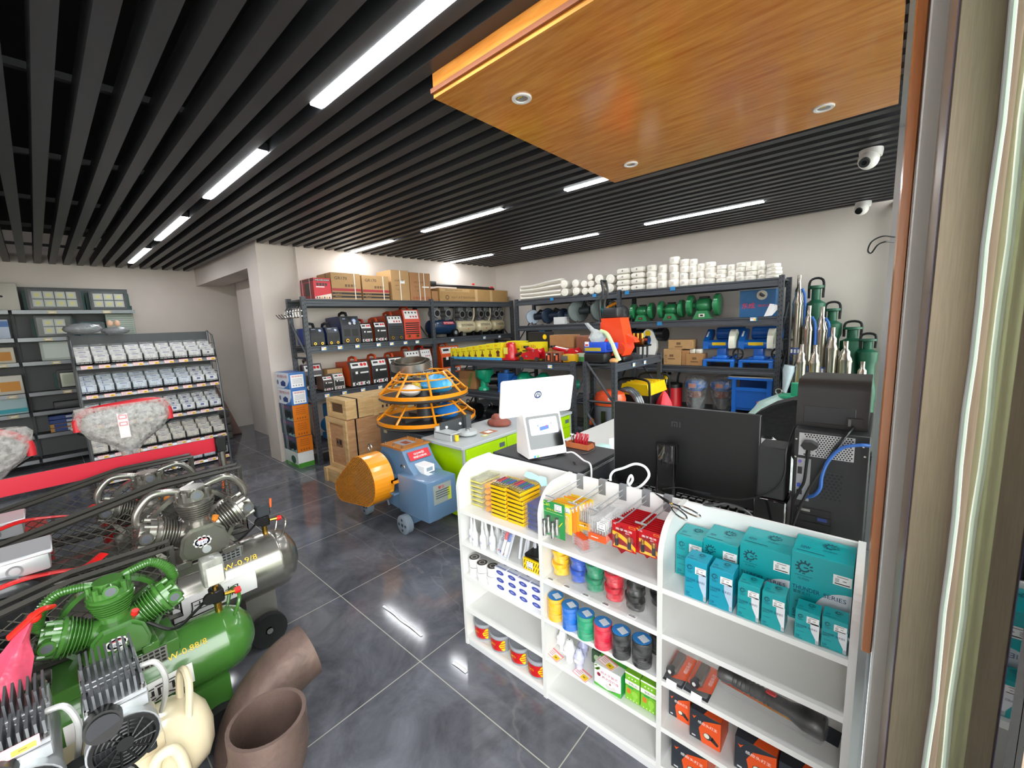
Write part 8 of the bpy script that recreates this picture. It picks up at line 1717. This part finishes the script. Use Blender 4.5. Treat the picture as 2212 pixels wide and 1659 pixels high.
        b.cyl(P[-5], P[-1], .023*s, C, n=12); b.at('intake_pipe', parent=t)
    b = MB(); fx = x0-.11*s; b.lathe([(.165*s, -.018), (.185*s, -.018), (.185*s, .018), (.165*s, .018), (.165*s, -.018)], C, (fx, yp, zc+.10*s), (1, 0, 0), 36)
    for q in range(5): b.tube([(fx, yp, zc+.1*s), (fx, yp+.17*s*math.cos(q*1.257+.5), zc+.1*s+.17*s*math.sin(q*1.257+.5))], .016*s, C, 6)
    b.at('flywheel', parent=t)
    # motor with terminal box, belt guard net
    ym = yp-.62*s; b = MB(); b.cyl((x0-.13, ym, zt+.12*s), (x0+.15, ym, zt+.12*s), .125*s, M('#2c2e30', .4), n=26); b.lathe([(.125*s, 0), (.128*s, .0), (.128*s, .03), (.11*s, .045), (.07*s, .05), (.06*s, .042), (0, .045)], M('#232527', .3, coat=.3), (x0+.13, ym, zt+.12*s), (1, 0, 0), 28); b.box(x0-.08, x0+.08, ym-.1, ym+.1, zt-.02, zt+.03, BLACK); b.at('motor', parent=t)
    b = MB(); b.box(x0-.02, x0+.14, ym-.04*s, ym+.14*s, zt+.225*s, zt+.30*s, M('#b7b9bc', .35, .5), .01); b.box(x0-.03, x0+.15, ym-.05*s, ym+.15*s, zt+.29*s, zt+.305*s, M('#cfd1d4', .3, .4), .004); b.disc((x0+.14, ym+.05*s, zt+.255*s), Y_, Z_, .022*s, M('#8c8f93', .3, .6), 18, .001, r0=.015*s); b.at('terminal_box', parent=t)
    gx = x0-.16*s; y0, y1 = ym-.1, yp+.24*s; A = (zt+.05, zt-.0); B_ = (zt+.24*s, zt+.36*s); b = MB(); K = M('#45433e', .4, .3)
    for xx in (gx-.05, gx+.03): b.tube([(xx, y0, A[0]), (xx, y1, A[1]), (xx, y1, B_[1]), (xx, yp-.1*s, B_[1]), (xx, y0, B_[0])], .012, K, 4, closed=True)
    b.at('belt_guard_frame', parent=t); b = MB(); guard_mesh(b, y0, y1, A, B_, gx+.03, .035, M('#57544c', .4, .4)); b.at('belt_guard_net', parent=t)
    # pressure switch, gauge, valves
    gy = yb-.14*s; b = MB(); b.cyl((x0, gy, zt-.01), (x0, gy, zt+.05), .013, BRASS, n=10); b.box(x0-.03, x0+.03, gy-.022, gy+.022, zt+.045, zt+.10, BLACK, .006); b.cyl((x0+.03, gy+.02, zt+.075), (x0+.03, gy+.055, zt+.07), .008, BRASS, n=8); b.cyl((x0+.03, gy+.055, zt+.07), (x0+.03, gy+.075, zt+.068), .013, RED if not back else BRASS, n=10); b.cyl((x0+.03, gy-.03, zt+.085), (x0+.045, gy-.03, zt+.085), .022, BLACK, n=16); b.at('valve_block', parent=t)
    b = MB()
    if col[1] in '789': b.box(x0-.03, x0+.03, gy-.035, gy+.03, zt+.10, zt+.165, M('#33373c', .4), .006); b.cyl((x0+.02, gy+.035, zt+.14), (x0+.02, gy+.04, zt+.185), .006, M('#e0622a', .4), n=8)
    else: b.box(x0-.03, x0+.035, gy-.04, gy+.035, zt+.125, zt+.24, M('#8a8c84', .25, noise=.3, nscale=30), .012); b.rect((x0+.035, gy, zt+.17), Y_, Z_, .055, .075, M('#c9c9bd', .15, coat=1), .001); b.cyl((x0, gy, zt+.09), (x0, gy, zt+.13), .01, BRASS, n=8)
    b.at('pressure_switch', parent=t)
    b = MB(); b.tube(spline([(x0, gy-.02, zt+.08), (x0-.02, gy-.07, zt+.03), (x0+.02, gy-.15, zt+.02), (x0, yp+.08*s, zt+.1)], 5), .006, BLACK, 6); b.at('cable', parent=t)
    b = MB(); b.tube(spline([(x0-.05, yb-.07, z0+r*.86), (x0-.055, yb-.05, zt+.04), (x0, yb-.04, zt+.055), (x0+.055, yb-.05, zt+.04), (x0+.05, yb-.07, z0+r*.86)], 5), .007, C, 8); b.at('end_handle', parent=t)
    for sx in (-1, 1):
        b = MB(); xx = x0+sx*.13; yw = yb-.22*s; b.lathe([(.02, -.016), (.07, -.016), (.085, -.02), (.087, 0), (.085, .02), (.07, .016), (.02, .016)], RUBBER, (xx, yw, .087), (1, 0, 0), 26)
        for q in range(6): b.tube([(xx, yw, .087), (xx, yw+.065*math.cos(q*1.047), .087+.065*math.sin(q*1.047))], .007, M('#2b2c2e', .4), 6)
        b.cyl((xx-.022, yw, .087), (xx+.022, yw, .087), .015, STEEL, n=10); b.at('wheel', parent=t)
    b = MB(); b.box(x0-.11, x0+.11, yb-.30*s, yb-.16*s, .08, z0-r*.75, C); b.box(x0-.08, x0+.08, ya+.1, ya+.16, 0, z0-r*.6, C); b.at('foot_bracket', parent=t)
    return t
compressor('silver-grey three-cylinder air compressor nearest the open floor', -2.42, .39, .155, -.45, .815, .40, '#8f8c85', .98, 'W-0.9/8', '压缩机', '#e0862a')
compressor('rear silver-grey air compressor behind the nearer silver one', -3.0, .39, .145, -.45, .74, .31, '#8b8982', .95, 'W-0.9/8', '', '#e0862a', True)
compressor('green three-cylinder air compressor with a white tank sticker', -1.97, .363, .125, -.62, .462, .055, '#41742f', .80, 'W-0.88/8', '捷顿', '#cf2a22')
# red tied bag on the green compressor
t = thing('red_plastic_bag', 'red and pink plastic bag tied to the green compressor', 'bag', (-1.93, -.2, .6)); b = MB(); vs = []; n = 14
for k, (f, w) in enumerate(((0, .012), (.2, .03), (.45, .075), (.75, .11), (1, .10))):
    for j in range(n): a = 2*PI*j/n; e = 1+.15*math.sin(4*a+k); vs.append((-1.90+.1*f+w*.8*math.cos(a)*e, -.125-.17*f+w*math.sin(a)*e*.9, .765-.24*f+w*.3*math.sin(a)))
b.add(vs, [(k*n+j, k*n+(j+1) % n, (k+1)*n+(j+1) % n, (k+1)*n+j) for k in range(4) for j in range(n)]+[tuple(range(4*n, 5*n))], M('#d6506a', .25, noise=.4, nscale=9, bump=.5, bscale=14), True); b.at('bag', parent=t)
b = MB(); b.tube(spline([(-1.90, -.17, .735), (-1.9, -.13, .765), (-1.9, -.1, .785), (-1.92, -.08, .775)], 5), .018, M('#e02a20', .35), 8, ry=.008); b.ball((-1.9, -.115, .77), .017, M('#e02a20', .35), 10, 7); b.at('knot', parent=t)
for i, (x, y, z) in enumerate(((-2.36, -.09, .73), (-2.9, -.07, .79))): b = MB(); b.tube(spline([(x+.1, y-.2, z+.01), (x+.11, y-.08, z+.04), (x+.06, y+.02, z+.01), (x+.03, y+.10, z-.02), (x-.0, y+.16, z-.0)], 6), .03, M('#d8211f', .35, bump=.4, bscale=25), 8, ry=.006); tag(b.at('red_ribbon', (x, y, z)), f'red plastic ribbon tied over the {["nearer", "rear"][i]} silver compressor motor', 'ribbon', 'red ribbons')
# cream oil-free compressor with two pump units
t = thing('air_compressor', 'cream air compressor with two black-fanned pump units in the foreground', 'air compressor', (-1.66, -.15, 0), 0, 'large piston air compressors'); CR = M('#dccfae', .32, coat=.4); xc, zc, rc, ya, yb = -1.66, .30, .125, -.75, .235
b = MB(); L = yb-ya; b.lathe([(0, 0), (rc*.5, .012), (rc*.8, .035), (rc, .09), (rc, L-.09), (rc*.8, L-.035), (rc*.5, L-.012), (0, L)], CR, (xc, ya, zc), (0, 1, 0), 36); b.box(xc-.06, xc+.11, -.55, .1, zc+rc-.05, zc+rc+.006, CR, .008); b.at('tank', parent=t)
b = MB(); b.tube(spline([(xc-.02, .16, zc+.11), (xc-.03, .17, zc+.19), (xc, .18, zc+.215), (xc+.04, .18, zc+.18), (xc+.06, .165, zc+.09)], 5), .011, CR, 8); b.at('end_handle', parent=t)
b = MB(); b.tube(spline([(xc+.13, .05, zc-.25), (xc+.15, .06, zc+.04), (xc+.16, .09, zc+.10), (xc+.155, .125, zc+.04), (xc+.145, .135, zc-.25)], 6), .016, CR, 10); b.at('side_handle', parent=t)
for yw in (.0, -.5):
    for sx in (-1, 1): b = MB(); b.cyl((xc+sx*.12-.015, yw, .06), (xc+sx*.12+.015, yw, .06), .06, RUBBER, n=20); b.at('wheel', parent=t)
    b = MB(); b.box(xc-.1, xc+.1, yw-.03, yw+.03, .05, zc-rc*.7, CR); b.at('foot_bracket', parent=t)
FIN = M('#7d8083', .4, .7); LALU = M('#c3c6c9', .35, .7)
for i, yu in enumerate((.015, -.165)):
    zb = zc+rc+.02; xm = xc+.10
    b = MB(); b.cyl((xm-.14, yu, zb+.10), (xm+.10, yu, zb+.10), .07, LALU, n=26); b.lathe([(.07, 0), (.075, .0), (.075, .03), (.07, .03)], LALU, (xm+.09, yu, zb+.10), (1, 0, -.0), 28)
    for q in (-.05, .05): b.box(xm-.04, xm+.07, yu+q-.012, yu+q+.012, zb-.012, zb+.03, RUBBER, .004)
    b.at('motor', parent=t)
    b = MB(); fx = xm+.122
    b.lathe([(.062, -.006), (.071, -.006), (.071, .004), (.062, .004)], BLACK, (fx, yu, zb+.10), (1, 0, 0), 28); b.cyl((fx-.01, yu, zb+.10), (fx+.006, yu, zb+.10), .018, BLACK, n=14)
    for rr in (.026, .036, .046, .056): b.lathe([(rr, 0), (rr+.003, .002), (rr, .004)], BLACK, (fx, yu, zb+.10), (1, 0, 0), 28)
    for q in range(12): b.tube([(fx+.002, yu+.018*math.cos(q*.5236), zb+.10+.018*math.sin(q*.5236)), (fx+.002, yu+.064*math.cos(q*.5236+.3), zb+.10+.064*math.sin(q*.5236+.3))], .0028, BLACK, 5)
    b.disc((fx-.012, yu, zb+.10), Y_, Z_, .066, M('#1d1e20', .5), 24, 0); b.at('fan_grille', parent=t)
    for q, dx in enumerate((-.10, .045)):
        b = MB(); xh = xm+dx; zh = zb+.155; b.box(xh-.05, xh+.05, yu-.062, yu+.062, zh, zh+.035, LALU, .003)
        b.box(xh-.05, xh+.05, yu-.062, yu+.062, zh+.037, zh+.05, LALU, .002)
        for k in range(9): b.box(xh-.05, xh+.045, yu-.056+.0135*k, yu-.051+.0135*k, zh+.05, zh+.095, FIN)
        for sx in (-.042, .042):
            for sy in (-.054, .054): b.cyl((xh+sx, yu+sy, zh+.05), (xh+sx, yu+sy, zh+.062), .006, STEEL, n=8)
        b.at('finned_head', parent=t)
    b = MB(); b.cyl((xm+.095, yu-.03, zb+.175), (xm+.135, yu-.032, zb+.182), .038, BLACK, n=24); b.cyl((xm+.135, yu-.032, zb+.182), (xm+.137, yu-.032, zb+.182), .032, M('#2e2f33', .6), n=22); b.at('air_filter', parent=t)
    b = MB(); b.tube(spline([(xm+.04, yu+.058, zb+.24), (xm+.05, yu+.09, zb+.235), (xm+.05, yu+.105, zb+.18), (xm+.02, yu+.10, zb+.1), (xm-.02, yu+.09, zb+.03)], 6), .0075, M('#c9c9c6', .4, .4), 8); b.at('braided_hose', parent=t)
b = MB(); price_card(b, (xm+.10, -.17, zb+.215), Y_, Vector((-.6, 0, .8)), .1, .025); b.at('price_slip', parent=t)
b = MB(); b.tube(spline([(xm+.02, -.08, zb+.02), (xm+.05, -.06, zb+.03), (xm+.1, .02, zb-.0), (xm+.12, .03, zc+.02), (xm+.1, .0, zc-.1)], 6), .008, BLACK, 6); b.at('cable', parent=t)
b = MB(); b.cyl((xm+.05, -.075, zb+.02), (xm+.09, -.075, zb+.02), .06, RUBBER, n=22); b.at('rubber_mount', parent=t)
# rusty pipe fittings
RU = M('#6e5a52', .55, .35, noise=.3, nscale=9, bump=.25, bscale=30); RU2 = M('#6b5850', .5, .4, noise=.15, nscale=12, bump=.12, bscale=60)
def pipe(name, label, path, r, m):
    b = MB(); b.tube(path, r, m, 32, caps=False); n = len(b.v); b2 = MB(); b.tube(path, r-.012, m, 32, caps=False)
    N = len(path); k = 32; o = N*k
    b.f += [(j, o+j, o+(j+1) % k, (j+1) % k) for j in range(k)]+[((N-1)*k+j, (N-1)*k+(j+1) % k, o+(N-1)*k+(j+1) % k, o+(N-1)*k+j) for j in range(k)]; b.mi += [0]*(2*k); b.sm += [False]*(2*k)
    tag(b.at(name, path[0]), label, 'pipe fitting')
pipe('pipe_elbow', 'large rusty steel pipe elbow behind the upright one', arc((-1.72, .62, .02), (0, -1, 0), Z_, .29, 0, PI/2*.92, 16, .27), .108, RU)
pipe('pipe_elbow', 'large brown steel pipe elbow with its open mouth facing up', [Vector((-1.385, .325, .40)), Vector((-1.385, .325, .36))]+arc((-1.385, .10, .33), (0, 1, 0), (0, 0, -1), .225, 0, PI/2, 14, .21), .112, RU2)
